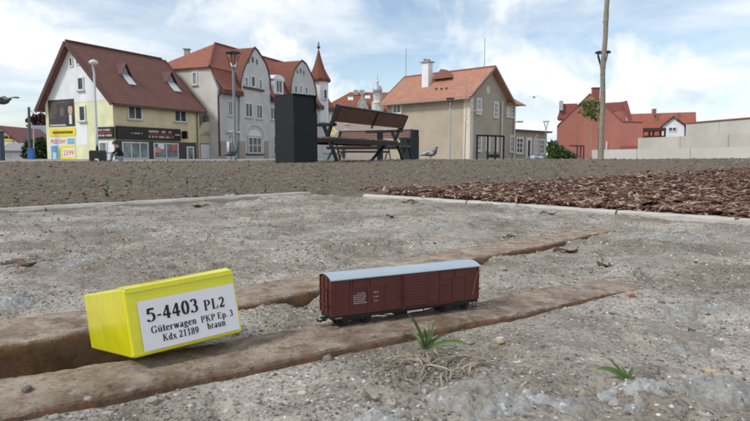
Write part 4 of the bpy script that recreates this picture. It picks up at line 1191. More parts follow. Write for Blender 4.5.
mb = MB(); mb.prism([wG.pt(0.03, zE - .05, .045), wG.pt(sL - .02, zLft - .1, .045), wG.pt(sL - .02, zLft, .045), wG.pt(sA, zA - .12, .045), wG.pt(.03, zE, .045)], -wG.n * .04); mb.build('gable_render', M_whiteP, A)['label'] = 'white upper gable'
out, E0, E1 = gable_roof(A, wG, (0, zE), (sA, zA), (sL, zLft), d1, -.55, LA + .4, .16, M_roofA, .55, M_brownwood, .34)
roofA = out[0]
gutter(A, wG.pt(E0[0] - .05, E0[1] + .02) + d1 * -.5, wG.pt(E0[0] - .05, E0[1] + .02) + d1 * (LA + .4), .08, M_gut)
for q in range(5):                       # bolt-on ridge caps
    mb = MB(); a = wG.pt(sA, zA + .20) + d1 * (-.5 + q * LA / 4.7); mb.tube([a, a + d1 * (LA / 4.7 - .03)], .11, 8); mb.build('ridge_cap', M_roofA, A)
wGs = Wall(wG.P + wG.n * .045, wG.d)
for r_ in ((69.6, 57, 73.2, 67), (76.2, 55.5, 81, 65)): window(A, wGs, *r_, cols=1, sill=False, fw=.10)
window(A, wGs, 78, 77, 84.2, 90.5, cols=1, fw=.10); window(A, wGs, 79.5, 105.5, 86, 121.5, cols=1, fw=.10)
panel(A, wG, 77, 123.5, 88, 145, M_whiteP, 'plaster_patch', 0, .042)
window(A, wF, 127.5, 103, 141.5, 119.5, cols=2); window(A, wF, 174, 108, 186, 122, cols=2)
M_shop = pm('dark shopfront cladding', (.045, .05, .045), .6, .15)
zs1 = wF.z(140, 141); zs0 = -.1
panel(A, wF, 0, 0, 0, 0, M_shop, 'shopfront', rect=(.05, wF.s(196), zs0, zs1), o1=.05)
panel(A, wG, 0, 0, 0, 0, M_whiteP, 'shopfront_return', rect=(.02, wG.s(99), zs0, zs1), o1=.05)
class Off(Wall): pass
def shifted(w, o): q = Wall(w.P + w.n * o, w.d); q.n = w.n; return q
wF2, wG2 = shifted(wF, .05), shifted(wG, .05)
M_glassS = glass_mat('shop glass', (.16, .20, .21), .08)
window(A, wF2, 122, 142, 148, 158.8, cols=3, fw=.09, sill=False, glass=M_glassS, name='shop_window')
window(A, wF2, 153.5, 143, 178, 158.6, cols=2, fw=.09, sill=False, glass=M_glassS, name='shop_window')
window(A, wF2, 186.5, 146.5, 193.5, 161, cols=1, rows=1, fw=.12, sill=False, glass=M_glassL, name='shop_door')
window(A, wG2, 100, 142, 107.5, 157.5, cols=1, fw=.08, sill=False, glass=M_glassL, name='shop_window')
for (u, v, col) in ((157, 150, (.75, .25, .22)), (173.5, 148.5, (.62, .10, .10)), (160.5, 146.5, (.75, .78, .80))):
    s_, z_ = wF2.sz(u, v); mb = MB(); wF2.block(mb, s_ - .35, s_ + .35, z_ - .22, z_ + .22, .058, .07); mb.build('window_sticker', pm('sticker %d' % u, col, .5, .2, 6), A)
# sign running round the corner
M_sign = pm('black sign board', (.010, .010, .012), .4, .2); M_signw = pm('sign white', (.55, .55, .55), .5, .05); M_signr = pm('sign red', (.32, .02, .025), .5, .05)
def wall_sign(w, u0, v0, u1, v1, label, lines, seed, name='shop_sign'):
    s0, s1, z0, z1 = w.rect(u0, v0, u1, v1); z0 = w.z((u0 + u1) / 2, v1)
    c = w.pt((s0 + s1) / 2, z0); t = thing(name, (c.x, c.y, c.z), label, 'sign')
    mb = MB(); w.block(mb, s0, s1, z0, z1, .03, .20); mb.build('board', M_sign, t)
    rr = random.Random(seed)
    for a, b, zf, hf, m in lines:
        mb = MB(); x = s0 + (s1 - s0) * a; e = s0 + (s1 - s0) * b; zz = z0 + (z1 - z0) * zf; h = (z1 - z0) * hf
        rev = w.d.dot(Vector((1, 0, 0))) < 0
        if m is M_signr: w.block(mb, x, e, zz, zz + h, .19, .215)
        else:
            while x < e:                 # lettering too far off to read
                wd = rr.uniform(.55, .95) * h * .8
                if rr.random() < .86:
                    k = rr.choice('HNOEIT'); q = h * .26
                    w.block(mb, x, x + q, zz, zz + h, .19, .212)
                    if k in 'HNOE': w.block(mb, x + wd - q, x + wd, zz, zz + h, .19, .212)
                    if k in 'OET': w.block(mb, x, x + wd, zz + h - q, zz + h, .19, .213)
                    if k in 'OE': w.block(mb, x, x + wd, zz, zz + q, .19, .213)
                    if k in 'HNE': w.block(mb, x, x + wd, zz + h * .37, zz + h * .63, .19, .213)
                x += wd + h * .28
        o = mb.build('lettering', m, t)
        if m is not M_signr: o['kind'] = 'stuff'
    return t
wall_sign(wF, 115.4, 127.5, 179, 140.2, 'long black shop sign with white and red lettering over the shop windows', [(.47, .86, .62, .16, M_signw), (.47, .86, .44, .10, M_signr), (.47, .86, .20, .16, M_signw), (.20, .36, .45, .10, M_signw), (.90, .98, .45, .12, M_signw)], 1)
wall_sign(wG, 97.5, 127, 115, 138.5, 'short black shop sign on the gable end left of the corner', [(.08, .92, .66, .16, M_signw), (.08, .92, .44, .12, M_signr), (.08, .92, .18, .16, M_signw)], 2)
s_, z_ = wF.sz(182, 135); mb = MB(); wF.block(mb, s_ - .1, s_ + .1, z_ - .35, z_ + .35, .1, .6); o = mb.build('projecting_sign', M_sign, loc=wF.pt(s_, z_ - .5)); tag(o, 'dark box sign projecting from the yellow house beside the shop door', 'sign')
# two little triangular roof dormers with glazed fronts
na = (wG.pt(*E0) - wG.pt(sA, zA)).cross(d1).normalized(); na = na if na.z > 0 else -na
for (uc, vt, vb, hw) in ((123, 66.5, 81, 8), (168.5, 74.5, 88.5, 8)):
    P0 = wG.pt(0, zE) + UP * .16
    b0, b1 = plane_hit(uc - hw * .55 + 2, vb - 6, P0, na), plane_hit(uc + hw * .55 + 2, vb - 4.5, P0, na)
    mid = (b0 + b1) / 2; hd = Vector((na.x, na.y, 0)).normalized(); wv = (b1 - b0); hw_ = wv.length / 2; ax = d1
    top = mid + UP * 1.0; back = top - hd * 1.35
    mb = MB()
    L_, R_ = mid - ax * (hw_ + .12) , mid + ax * (hw_ + .12)
    for q in (L_, R_):
        a, b, c_, d_ = q + hd * .2 - UP * .02, top + hd * .2, back, q - hd * .25 + UP * .05
        mb.add([a, b, c_, d_] + [p + UP * .09 for p in (a, b, c_, d_)], [(0, 1, 2, 3), (7, 6, 5, 4), (0, 4, 5, 1), (1, 5, 6, 2), (2, 6, 7, 3), (3, 7, 4, 0)])
    dm = mb.build('dormer', M_brownwood, A)
    mb = MB(); mb.prism([mid - ax * hw_, mid + ax * hw_, top - UP * .1], -hd * .1); mb.build('dormer_front', pm('dormer front', (.30, .27, .25), .7, .1), dm)
    g0 = [mid - ax * hw_ * .8 + na * .05, mid + ax * hw_ * .8 + na * .05]; dn = (wG.pt(*E0) - wG.pt(sA, zA)).normalized()
    mb = MB(); mb.prism([g0[0], g0[1], g0[1] + dn * 1.2, g0[0] + dn * 1.2], na * .06); mb.build('skylight', pm('pale skylight', (.55, .62, .66), .25, .1), dm)
pipe(A, wF, 197, 0, zE - .2, M_gut)

# posters on the gable
def poster(name, u0, v0, u1, v1, mat, label, o=.06):
    s0, s1, z0, z1 = wG.rect(u0, v0, u1, v1); c = wG.pt((s0 + s1) / 2, z0)
    t = thing(name, (c.x, c.y, c.z), label, 'billboard'); mb = MB(); wG.block(mb, s0, s1, z0, z1, .047, o); mb.build('board', mat, t)
    return t, s0, s1, z0, z1, o
M_dk = pm('billboard dark print', (.045, .042, .048), .5, .5, 1.2)
t, s0, s1, z0, z1, o_ = poster('billboard', 49, 99.5, 75, 126.5, M_dk, 'large dark billboard with a suited figure, upper one on the gable')
wd, ht = s1 - s0, z1 - z0
X = lambda f: s1 - f * wd            # left to right as seen
def pshape(t, pts, mat, name, o): mb = MB(); mb.prism([wG.pt(X(a), z0 + b * ht, o) for a, b in pts], -wG.n * .008); return mb.build(name, mat, t)
M_skin = pm('printed skin tone', (.50, .33, .26), .6, .1, 8); M_suit = pm('printed dark suit', (.03, .03, .036), .6, .3, 4); M_shirt = pm('printed shirt', (.62, .62, .64), .6, .1)
ell = lambda cx, cy, rx, ry, n=18: [(cx + rx * math.cos(2 * math.pi * i / n), cy + ry * math.sin(2 * math.pi * i / n)) for i in range(n)]
pshape(t, [(.66, .02), (.985, .02), (.985, .34), (.90, .42), (.74, .40), (.66, .25)], M_suit, 'printed_figure', o_ + .008)
pshape(t, [(.80, .08), (.90, .08), (.90, .42), (.80, .42)], M_shirt, 'printed_figure', o_ + .013)
pshape(t, ell(.855, .60, .085, .19), M_skin, 'printed_figure', o_ + .018)
pshape(t, [(.76, .66), (.78, .80), (.86, .85), (.93, .80), (.95, .66), (.92, .74), (.80, .74)], pm('printed hair', (.04, .025, .02), .6), 'printed_figure', o_ + .024)
pshape(t, ell(.53, .55, .09, .17), pm('printed grey disc', (.11, .11, .115), .5, .2, 6), 'printed_figure', o_ + .010)
rr = random.Random(5)
for i in range(9):
    mb = MB(); z_ = z0 + ht * (.88 - i * .07); a = s1 - .06 * wd; L_ = (.62 if i == 0 else rr.uniform(.18, .30)) * wd
    wG.block(mb, a - L_, a, z_, z_ + ht * .022, o_, o_ + .006); mb.build('printed_line', pm('bronze print', (.20, .14, .085), .5), t)
mb = MB(); wG.block(mb, s1 - .95 * wd, s1 - .05 * wd, z0 + .03 * ht, z0 + .075 * ht, o_, o_ + .006); mb.build('printed_line', M_signw, t)
t, s0, s1, z0, z1, o_ = poster('banner', 50.5, 128.5, 76, 136, pm('yellow banner', (.78, .62, .03), .6, .06), 'yellow banner with black lettering between the two wall billboards')
wd, ht = s1 - s0, z1 - z0; rr = random.Random(6); mb = MB(); x = .12
while x < .88:
    w_ = rr.uniform(.035, .06); wG.block(mb, X(x + w_) , X(x), z0 + ht * .30, z0 + ht * .66, o_, o_ + .006); x += w_ + .018
    if rr.random() < .2: x += .04
mb.build('lettering', M_sign, t)
t, s0, s1, z0, z1, o_ = poster('billboard', 51, 138, 76.2, 162, pm('poster white', (.70, .70, .72), .6, .05), 'white sale poster with red lettering and yellow price field, lowest on the gable')
wd, ht = s1 - s0, z1 - z0
def prect(a0, a1, b0, b1, col, nm='printed_field', o=.006): mb = MB(); wG.block(mb, X(a1), X(a0), z0 + b0 * ht, z0 + b1 * ht, o_, o_ + o); return mb.build(nm, pm('poster %.2f %.2f %.2f' % col, col, .6, .05), t)
prect(.03, .30, .05, .68, (.10, .33, .62)); prect(.30, .42, .05, .62, (.55, .60, .10)); prect(.44, .97, .05, .70, (.76, .66, .03)); prect(.50, .95, .22, .56, (.74, .74, .74), o=.010)
prect(.70, .97, .74, .97, (.12, .40, .62)); prect(.10, .24, .10, .40, (.55, .62, .68), o=.010); prect(.33, .40, .12, .48, (.20, .45, .50), o=.010)
ex = -wG.d if wG.d.x < 0 else wG.d
M_red = pm('printed red', (.62, .03, .04), .5, .05)
text_mesh('PRZECENY', .165 * ht, wG.pt(X(.345), z0 + .775 * ht, o_ + .012), ex, UP, M_red, 'lettering', t, width=.60 * wd)
text_mesh('2599', .22 * ht, wG.pt(X(.725), z0 + .28 * ht, o_ + .018), ex, UP, M_red, 'lettering', t, width=.40 * wd)
text_mesh('599', .12 * ht, wG.pt(X(.83), z0 + .80 * ht, o_ + .012), ex, UP, M_signw, 'lettering', t, width=.18 * wd)

# ---------------- low gate house between the two big houses
Pg = W(198, 157, 57.2); wL = Wall(Pg, W(219.5, 157, 59.5) - Pg)
LG = thing('gatehouse', (Pg.x, Pg.y, 0), 'low cream gatehouse with a rounded pediment between the yellow and grey houses', 'building')
M_cream = pm('cream plaster', (.50, .47, .36), .9, .1, 1, streak=.15)
s0, s1 = 0, wL.s(219.5); zt = wL.z(208, 134)
mb = MB(); wL.block(mb, s0, s1, -.3, zt, -4, 0); mb.build('wall', M_cream, LG)
pc, pzc = wL.sz(208.5, 134); mb = MB(); mb.prism([wL.pt(pc + 1.25 * math.cos(a), zt - .05 + 1.25 * math.sin(a), .1) for a in np.linspace(0, math.pi, 13)], -wL.n * .35); mb.build('pediment', M_cream, LG)
panel(LG, wL, 203, 131.8, 214, 134.8, pm('ochre lettering board', (.46, .30, .08), .7, .1), 'nameboard', .0, .14)
mb = MB(); mb.lathe([(.02, 0), (.28, .05), (.22, .35), (.30, .5), (.12, .75), (.03, .95)], wL.pt(wL.s(207.5), zt + 1.15, -.1), 10); mb.build('finial', pm('dark finial', (.12, .11, .11), .7), LG)
for u in (198.8, 218.4):
    mb = MB(); mb.lathe([(.10, 0), (.22, .2), (.18, .38), (.05, .45)], wL.pt(wL.s(u), zt, -.1), 10); mb.build('finial', M_whiteP, LG)
panel(LG, wL, 199, 143, 211, 161, pm('ochre door surround', (.30, .20, .10), .8, .1), 'door_surround', 0, .05)
panel(LG, wL, 200.2, 144.5, 209, 158.5, pm('pale blind', (.62, .64, .67), .6, .04), 'roller_blind', 0, .09)
panel(LG, wL, 212, 145, 219, 161.5, pm('pale blind', (.62, .64, .67), .6, .04), 'roller_blind', 0, .07)

# ---------------- grey mansard house with curved gables and corner turret
Pb = W(219, 157, 58.0); e = W(330, 157, 80.5) - Pb; e = Vector((e.x, e.y, 0)); LB = e.length; e.normalize(); f_ = Vector((-e.y, e.x, 0)); DB = 9.0
B = thing('mansard_house', (Pb.x, Pb.y, 0), 'long grey house with red mansard roof, two curved gables and a corner turret', 'house')
wf, wl_ = Wall(Pb, e), Wall(Pb, f_)
zEa = wf.z(219.5, 89); zBr = wl_.z(214, 65)
M_greyp = pm('blue grey plaster', (.53, .535, .535), .9, .16, .5, .15, 30, .01, streak=.26)
M_greyp_lit = pm('sunlit grey plaster', (.56, .545, .51), .9, .16, .5, .15, 30, .01, streak=.26)  # same plaster, lighter and warmer: sunlight painted into the end wall
M_roofB = tile_mat('red roof tiles', (.35, .128, .085), (.29, .10, .068), .28, .34)
M_trimB = pm('dark brown eave', (.075, .030, .028), .6, .15)
inset = 1.0
mb = MB(); mb.prism([wl_.pt(0, -.3), wl_.pt(DB, -.3), wl_.pt(DB, zEa), wl_.pt(DB - inset, zBr), wl_.pt(inset, zBr), wl_.pt(0, zEa)], e * LB); mb.build('wall', M_greyp, B)
mb = MB(); mb.prism([wl_.pt(0.01, -.3, .02), wl_.pt(DB - .01, -.3, .02), wl_.pt(DB - .01, zEa, .02), wl_.pt(DB - inset, zBr - .02, .02), wl_.pt(inset, zBr - .02, .02), wl_.pt(.01, zEa, .02)], -wl_.n * .03); mb.build('end_lit_skin', M_greyp_lit, B)  # thin skin that carries the painted sunlit tone
apx = plane_hit(215, 43.5, Pb + f_ * (DB / 2), Vector((wf.n.x, wf.n.y, 0))); hipS = (apx - Vector((Pb.x, Pb.y, 0))).dot(e); zR = apx.z
RB = lambda s, w, z: Vector((Pb.x, Pb.y, 0)) + e * s + f_ * w + UP * z
mb = MB(); mb.slab(RB(-.3, inset - .35, zBr - .15), RB(LB + .3, inset - .35, zBr - .15), RB(LB - hipS + 2, DB / 2, zR), RB(hipS, DB / 2, zR), .14); mb.build('roof_slope', M_roofB, B)
mb = MB(); mb.slab(RB(-.3, DB - inset + .35, zBr - .15), RB(-.3, inset - .35, zBr - .15), RB(hipS, DB / 2, zR), RB(hipS, DB / 2 + .01, zR), .14); mb.build('roof_slope', M_roofB, B)
mb = MB(); mb.slab(RB(LB + .3, DB - inset + .35, zBr - .15), RB(-.3, DB - inset + .35, zBr - .15), RB(hipS, DB / 2, zR), RB(LB - hipS + 2, DB / 2, zR), .14); mb.build('roof_slope', M_roofB, B)
mb = MB(); mb.slab(RB(LB + .3, inset - .35, zBr - .15), RB(LB + .3, DB - inset + .35, zBr - .15), RB(LB - hipS + 2, DB / 2 + .01, zR), RB(LB - hipS + 2, DB / 2, zR), .14); mb.build('roof_slope', M_roofB, B)
mb = MB(); mb.tube([RB(hipS, DB / 2, zR + .05), RB(LB - hipS + 2, DB / 2, zR + .05)], .12, 8); mb.build('ridge_cap', M_roofB, B)
mb = MB(); mb.tube([RB(-.3, inset - .35, zBr - .12), RB(hipS, DB / 2, zR + .05)], .12, 8); mb.build('ridge_cap', M_roofB, B)
# steep tiled skirts between the gables, in stepped courses
def skirt(u0, u1):
    a, b = wf.s(u0, 90), wf.s(u1, 90); n = 9
    for q in range(n):
        t0, t1 = q / n, (q + 1) / n; z0_, z1_ = zEa + (zBr - zEa) * t0, zEa + (zBr - zEa) * t1
        o0 = .45 * (1 - t0) ** 2 - inset * t0 + .1; o1 = .45 * (1 - t1) ** 2 - inset * t1 + .1
        mb = MB(); mb.slab(wf.pt(a, z0_, o0 + .06), wf.pt(b, z0_, o0 + .06), wf.pt(b, z1_ + .03, o1), wf.pt(a, z1_ + .03, o1), .10); mb.build('tile_course', M_roofB, B)
    mb = MB(); wf.block(mb, a, b, zEa - .45, zEa - .02, 0, .62); mb.build('cornice', M_trimB, B)
G1 = [(238, 161), (238.4, 88), (239, 80), (241, 72), (243.5, 65), (247, 59), (250, 52), (253, 47.5), (256, 51), (260, 57), (264, 63.5), (266.5, 71), (268, 79), (268.6, 90), (268.6, 161)]
G2 = [(288.6, 161), (288.8, 95), (289.2, 86), (290.5, 78), (293, 70), (296.5, 64.5), (300.5, 60.5), (304.5, 64), (308, 71), (311.5, 79), (314, 88), (315, 97), (315, 161)]
def curved_gable(pts):
    P = [wf.pt(wf.s(u, v), max(-.3, wf.z(u, v)), .22) for u, v in pts]
    mb = MB(); mb.prism(P, -wf.n * .12); g_ = mb.build('gable', M_greyp, B)
    zc = [p for p in P[1:-1]]; cx = sum((p for p in zc), Vector()) / len(zc)
    Q_ = [cx + (p - cx) * .998 - wf.n * .13 for p in zc]
    mb = MB(); mb.prism(Q_, -wf.n * 4.2); mb.build('gable_roof', M_roofB, g_)
    mb = MB(); edge = [p + wf.n * .0 for p in P[1:-1]]; mb.tube(edge, .12, 6); mb.build('gable_coping', M_trimB, g_)
    return g_
skirt(219, 238.6); skirt(268.4, 289); skirt(314.6, 331)
curved_gable(G1); curved_gable(G2)
wg_ = shifted(wf, .22)
for r_ in ((244, 76.5, 248, 87), (250.6, 75.5, 255, 87.5), (258, 79, 262, 90), (294, 85, 297, 94), (299, 84.5, 302, 94), (304.5, 86.5, 307.5, 95)): window(B, wg_, *r_, cols=1, fw=.13, sill=False)
for r_ in ((248, 58, 249.2, 63), (251.8, 57, 253.6, 62.5), (256.3, 59.5, 257.6, 64.5), (296.8, 69.5, 297.8, 73.5), (299.8, 68.5, 301.2, 73), (303.2, 71, 304.2, 75)): panel(B, wg_, *r_, M_glass, 'vent_slot', 0, .03)
for u0, u1, v in ((243, 263, 89), (292, 309, 96)): s_ = wg_.s(u0, v), wg_.s(u1, v); z_ = wg_.z((u0 + u1) / 2, v); mb = MB(); wg_.block(mb, s_[0], s_[1], z_ - .1, z_ + .1, 0, .2); mb.build('string_course', M_trimB, B)
for r_ in ((245, 103, 252, 117.5), (256, 104.5, 262, 119)): window(B, wg_, *r_, cols=2, fw=.10)
window(B, wf, 227.6, 100.5, 232.2, 116, cols=2, fw=.10); window(B, wf, 270, 107, 275.5, 120, cols=2, fw=.10)
wls = shifted(wl_, .02); window(B, wls, 192.5, 72, 197.5, 85, cols=1, fw=.10); window(B, wls, 176, 74.5, 180, 79, cols=1, fw=.10)
# dormer between the gables
sd0, sd1, zd0, zd1 = wf.rect(272.5, 79, 282, 94); mb = MB(); wf.block(mb, sd0, sd1, zd0 - .2, zd1, -1.4, .18); dmr = mb.build('dormer', M_whiteP, B)
mb = MB(); mb.prism([wf.pt((sd0 + sd1) / 2 + (sd1 - sd0) * .6 * math.cos(a), zd1 - .1 + .55 * math.sin(a), .28) for a in np.linspace(0, math.pi, 11)], -wf.n * 1.9); mb.build('dormer_roof', M_whiteP, dmr)
window(B, shifted(wf, .18), 0, 0, 0, 0, cols=2, fw=.10, sill=False, rect=(sd0 + .35, sd1 - .35, zd0 + .1, zd1 - .15))
# ground floor: arched window, door, stone pilasters
o = window(B, wg_, 248, 137, 261, 153.5, cols=3, rows=2, fw=.10, casing=.12, casmat=M_stonesill)
s0, s1, z0, z1 = wg_.rect(248, 134, 261, 153.5)
mb = MB(); mb.prism([wg_.pt((s0 + s1) / 2 + (s1 - s0) / 2 * math.cos(a), wg_.z(254.5, 137) + .75 * math.sin(a), .05) for a in np.linspace(0, math.pi, 11)], -wg_.n * .06); mb.build('arch_light', M_frame, o)
mb = MB(); mb.tube([wg_.pt((s0 + s1) / 2 + ((s1 - s0) / 2 + .6) * math.cos(a), wg_.z(254.5, 137) + 1.25 * math.sin(a), .02) for a in np.linspace(0, math.pi, 15)], .10, 6); mb.build('arch_moulding', M_greyp_lit, B)
panel(B, wg_, 246, 153.6, 263, 155, M_trimB, 'window_ledge', 0, .2)
M_pil = pm('brownish stone', (.34, .30, .26), .9, .12, 2, .4, 8, .03)
for r_ in ((239.2, 141, 245, 162), (264.3, 141, 268.4, 162)): panel(B, wg_, *r_, M_pil, 'pilaster', 0, .06)
panel(B, wf, 220.5, 141, 226, 162, M_pil, 'pilaster', 0, .05)
window(B, wf, 228, 134, 233.5, 150, cols=2, rows=3, fw=.09); panel(B, wf, 225.5, 131, 237.5, 132.8, M_frame, 'awning', 0, .35)
window(B, wf, 273, 136, 276.5, 155, cols=1, rows=2, fw=.1)
mb = MB(); mb.tube([wf.pt(.05, zEa - .3, .3), wf.pt(-.02, zEa - .8, .1), wf.pt(-.02, .2, .1)], .09, 8); mb.build('downpipe', M_trimB, B)
# chimney
cs = W(284, 80, 74); mb = MB(); mb.box((cs.x, cs.y, cs.z - .2), (.75, .75, 2.6)); mb.box((cs.x, cs.y, cs.z + 1.15), (.95, .95, .14)); mb.box((cs.x, cs.y, cs.z + 1.42), (.7, .7, .06)); mb.build('chimney', pm('grey chimney', (.34, .33, .31), .9, .15, 2), B)
cs = W(187, 52, 66); mb = MB(); mb.box((cs.x, cs.y, cs.z - .3), (.5, .5, 1.1)); mb.box((cs.x, cs.y, cs.z + .3), (.7, .7, .1)); mb.build('chimney', pm('grey chimney', (.34, .33, .31), .9, .15, 2), B)
# turret
tc = W(319.5, 157, 78.5); tz0, tz1 = W(319, 103, 78.5).z - 2.5, W(319, 81, 78.5).z
mb = MB(); mb.lathe([(1.2, tz0), (1.2, tz1 + .15)], (tc.x, tc.y, 0), 8, .2); tur = mb.build('turret', M_whiteP, B)
zz = lambda v: W(318, v, 78.5).z
mb = MB(); mb.lathe([(1.5, zz(82)), (1.55, zz(80.5)), (1.32, zz(77)), (1.05, zz(73.4)), (1.02, zz(73)), (.78, zz(69)), (.52, zz(63)), (.30, zz(57)), (.12, zz(51)), (.06, zz(50))], (tc.x, tc.y, 0), 12); mb.build('spire', M_roofB, tur, smooth=False)
mb = MB(); mb.lathe([(.05, zz(51)), (.07, zz(49)), (.22, zz(47.6)), (.22, zz(46.6)), (.07, zz(45.4)), (.10, zz(44)), (.03, zz(41.5))], (tc.x, tc.y, 0), 10); mb.build('finial', pm('dark copper', (.07, .08, .085), .5, .2), tur)
mb = MB(); mb.lathe([(1.3, tz1 - .05), (1.56, tz1 + .02), (1.56, tz1 + .22), (1.3, tz1 + .25)], (tc.x, tc.y, 0), 8, .2); mb.build('turret_cornice', M_trimB, tur)
wt = Wall(tc + Vector((.7, -.95, 0)), Vector((.78, .62, 0)))
window(B, Wall(W(325.5, 157, 77.6), Vector((.75, .66, 0))), 0, 0, 0, 0, cols=1, fw=.1, rect=(-.3, .3, zz(100), zz(90)), glass=M_glass)

# ---------------- old town hall far behind the bench
Ph = W(318, 157, 108); wh = Wall(Ph, Vector((1, .06, 0)))
H = thing('town_hall', (Ph.x, Ph.y, 0), 'distant pinkish town hall with red roof and a small domed lantern tower', 'building')
M_pinkp = pm('pinkish plaster', (.47, .40, .36), .9, .1, .4, streak=.12)
M_roofH = tile_mat('orange red tiles', (.31, .115, .07), (.25, .085, .055), .3, .36)
sE = wh.s(398); zw = wh.z(350, 111)
mb = MB(); wh.block(mb, 0, sE, -.3, zw, -11, 0); mb.build('wall', M_pinkp, H)
zr = (157 - 93) * 113.5 / 600 + .155; r0, r1 = wh.s(350) + .2, wh.s(392)
mb = MB(); mb.slab(wh.pt(-.3, zw, .5), wh.pt(sE + .3, zw, .5), wh.pt(r1, zr, -5.5), wh.pt(r0, zr, -5.5), .18); mb.build('roof_slope', M_roofH, H)
mb = MB(); mb.slab(wh.pt(-.3, zw, -11.5), wh.pt(-.3, zw, .5), wh.pt(r0, zr, -5.5), wh.pt(r0, zr, -5.51), .18); mb.build('roof_slope', M_roofH, H)
mb = MB(); mb.slab(wh.pt(sE + .3, zw, -11.5), wh.pt(-.3, zw, -11.5), wh.pt(r0, zr, -5.5), wh.pt(r1, zr, -5.5), .18); mb.build('roof_slope', M_roofH, H)
M_stoneH = pm('weathered stone', (.36, .34, .29), .9, .15, .8)
for u, v in ((350.5, 99), (367.5, 97.5)):
    p = plane_hit(u, v, wh.pt(0, zw, .5), (wh.n * (zr - zw) + UP * 6).normalized()); mb = MB(); nn = (wh.n * (zr - zw) + UP * 6).normalized(); tt = UP - nn * UP.dot(nn); tt.normalize()
    mb.frame_box(p - wh.d * .5 - tt * .6, wh.d * 1.0, tt * 1.2, nn * .12); mb.build('skylight', pm('pale skylight', (.55, .62, .66), .25, .1), H)
for u in (356, 362): p = W(u, 92.5, 113); mb = MB(); mb.box(p, (.9, .6, .9)); mb.build('chimney', M_stoneH, H)
gp = [(356.2, 113), (356.2, 107), (357.6, 105), (358.2, 101), (360, 99.5), (361.2, 95.5), (362, 94.5), (363, 96), (364, 99.5), (366.2, 101), (366.8, 105), (368.2, 107), (368.2, 113)]
mb = MB(); mb.prism([wh.pt(wh.s(u, v), wh.z(u, v), .6) for u, v in gp], -wh.n * 2.5); mb.build('stone_gable', M_stoneH, H)
window(H, shifted(wh, .6), 361, 102, 363.6, 108, cols=1, fw=.12, sill=False)
# lantern tower
lt = W(377.5, 157, 106.5); zl = lambda v: W(377.5, v, 106.5).z; q = .1775
prof = [(6.2 * q, zl(113)), (6.2 * q, zl(104)), (6.6 * q, zl(103.4)), (4.8 * q, zl(101.5)), (4.2 * q, zl(100)), (4.6 * q, zl(96)), (5.0 * q, zl(95.4)), (4.8 * q, zl(95))]
mb = MB(); mb.lathe(prof, (lt.x, lt.y, 0), 8, .39); tw = mb.build('lantern_tower', pm('pale stone tower', (.50, .50, .48), .9, .12, .8), H)
for k_ in range(8):
    a = .39 + k_ * math.pi / 4; mb = MB(); x, y = lt.x + 3.4 * q * math.cos(a), lt.y + 3.4 * q * math.sin(a); mb.tube([(x, y, zl(95)), (x, y, zl(91.6))], .12, 6); mb.build('lantern_post', M_zinc, tw)
mb = MB(); mb.lathe([(4.6 * q, zl(91.6)), (4.9 * q, zl(91)), (4.7 * q, zl(89)), (3.9 * q, zl(87)), (2.4 * q, zl(85.4)), (.8 * q, zl(84.4)), (.5 * q, zl(83.5))], (lt.x, lt.y, 0), 12); mb.build('dome', M_zinc, tw, smooth=True)
mb = MB(); mb.lathe([(.1, zl(84)), (.22, zl(82)), (.08, zl(80.5)), (.04, zl(74))], (lt.x, lt.y, 0), 8); mb.build('finial', M_zinc, tw)
for r_ in ((373, 105, 375.5, 110), (379.5, 105, 382, 110)): panel(H, shifted(wh, .3), *r_, M_glass, 'tower_window', 0, .4)
for u in (322, 329, 346.5, 386): window(H, wh, u - 2.2, 129, u + 2.2, 139, cols=2, rows=2, fw=.14)
for u in (322, 329, 346.5): window(H, wh, u - 2, 115, u + 2, 124, cols=2, fw=.14)
panel(H, wh, 319, 139.5, 331, 144, pm('green shop fascia', (.03, .20, .09), .6, .1), 'shop_fascia', 0, .3)
panel(H, wh, 320, 145, 329, 160, M_glass, 'shop_window', 0, .1)
panel(H, wh, 342, 147, 345, 161, M_glass, 'doorway', 0, .1)

# ---------------- railway station: tan plaster, red roof
Ps = W(469, 157, 58.0); pl_ = W(387, 157, 65.3); q1 = pl_ - Ps; q1 = Vector((q1.x, q1.y, 0)).normalized(); q2 = Vector((q1.y, -q1.x, 0))
if q2.x < 0: q2 = -q2
S_ = thing('station_building', (Ps.x, Ps.y, 0), 'tan plastered station house with a red tiled gable roof and white chimney', 'building')
wsl, wsg = Wall(Ps, q1), Wall(Ps, q2)
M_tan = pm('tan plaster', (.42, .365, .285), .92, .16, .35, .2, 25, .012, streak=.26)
M_tan_shade = pm('shaded tan plaster', (.36, .325, .26), .92, .16, .35, .2, 25, .012, streak=.26)  # same plaster in a darker tone: shade painted into the right-facing walls
M_roofS = tile_mat('faded red tiles', (.48, .245, .17), (.40, .19, .13), .28, .36)
Ls = wsl.s(387); zEs = wsl.z(469, 93.2); gw = wsg.s(506); sAp, zAp = wsg.sz(490.5, 68.5)
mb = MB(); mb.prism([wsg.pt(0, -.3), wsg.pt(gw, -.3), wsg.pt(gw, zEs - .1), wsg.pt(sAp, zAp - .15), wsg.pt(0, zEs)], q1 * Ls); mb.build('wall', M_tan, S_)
mb = MB(); mb.prism([wsg.pt(0.01, -.3, .02), wsg.pt(gw - .01, -.3, .02), wsg.pt(gw - .01, zEs - .1, .02), wsg.pt(sAp, zAp - .2, .02), wsg.pt(0.01, zEs, .02)], -wsg.n * .03); mb.build('gable_render', M_tan_shade, S_)  # thin skin that carries the painted shade tone of the gable
out, E0, E1 = gable_roof(S_, wsg, (0, zEs), (sAp, zAp), (gw, zEs - .1), q1, -.6, Ls + .6, .15, M_roofS, .7, pm('grey brown bargeboard', (.20, .15, .12), .8, .15), .26)
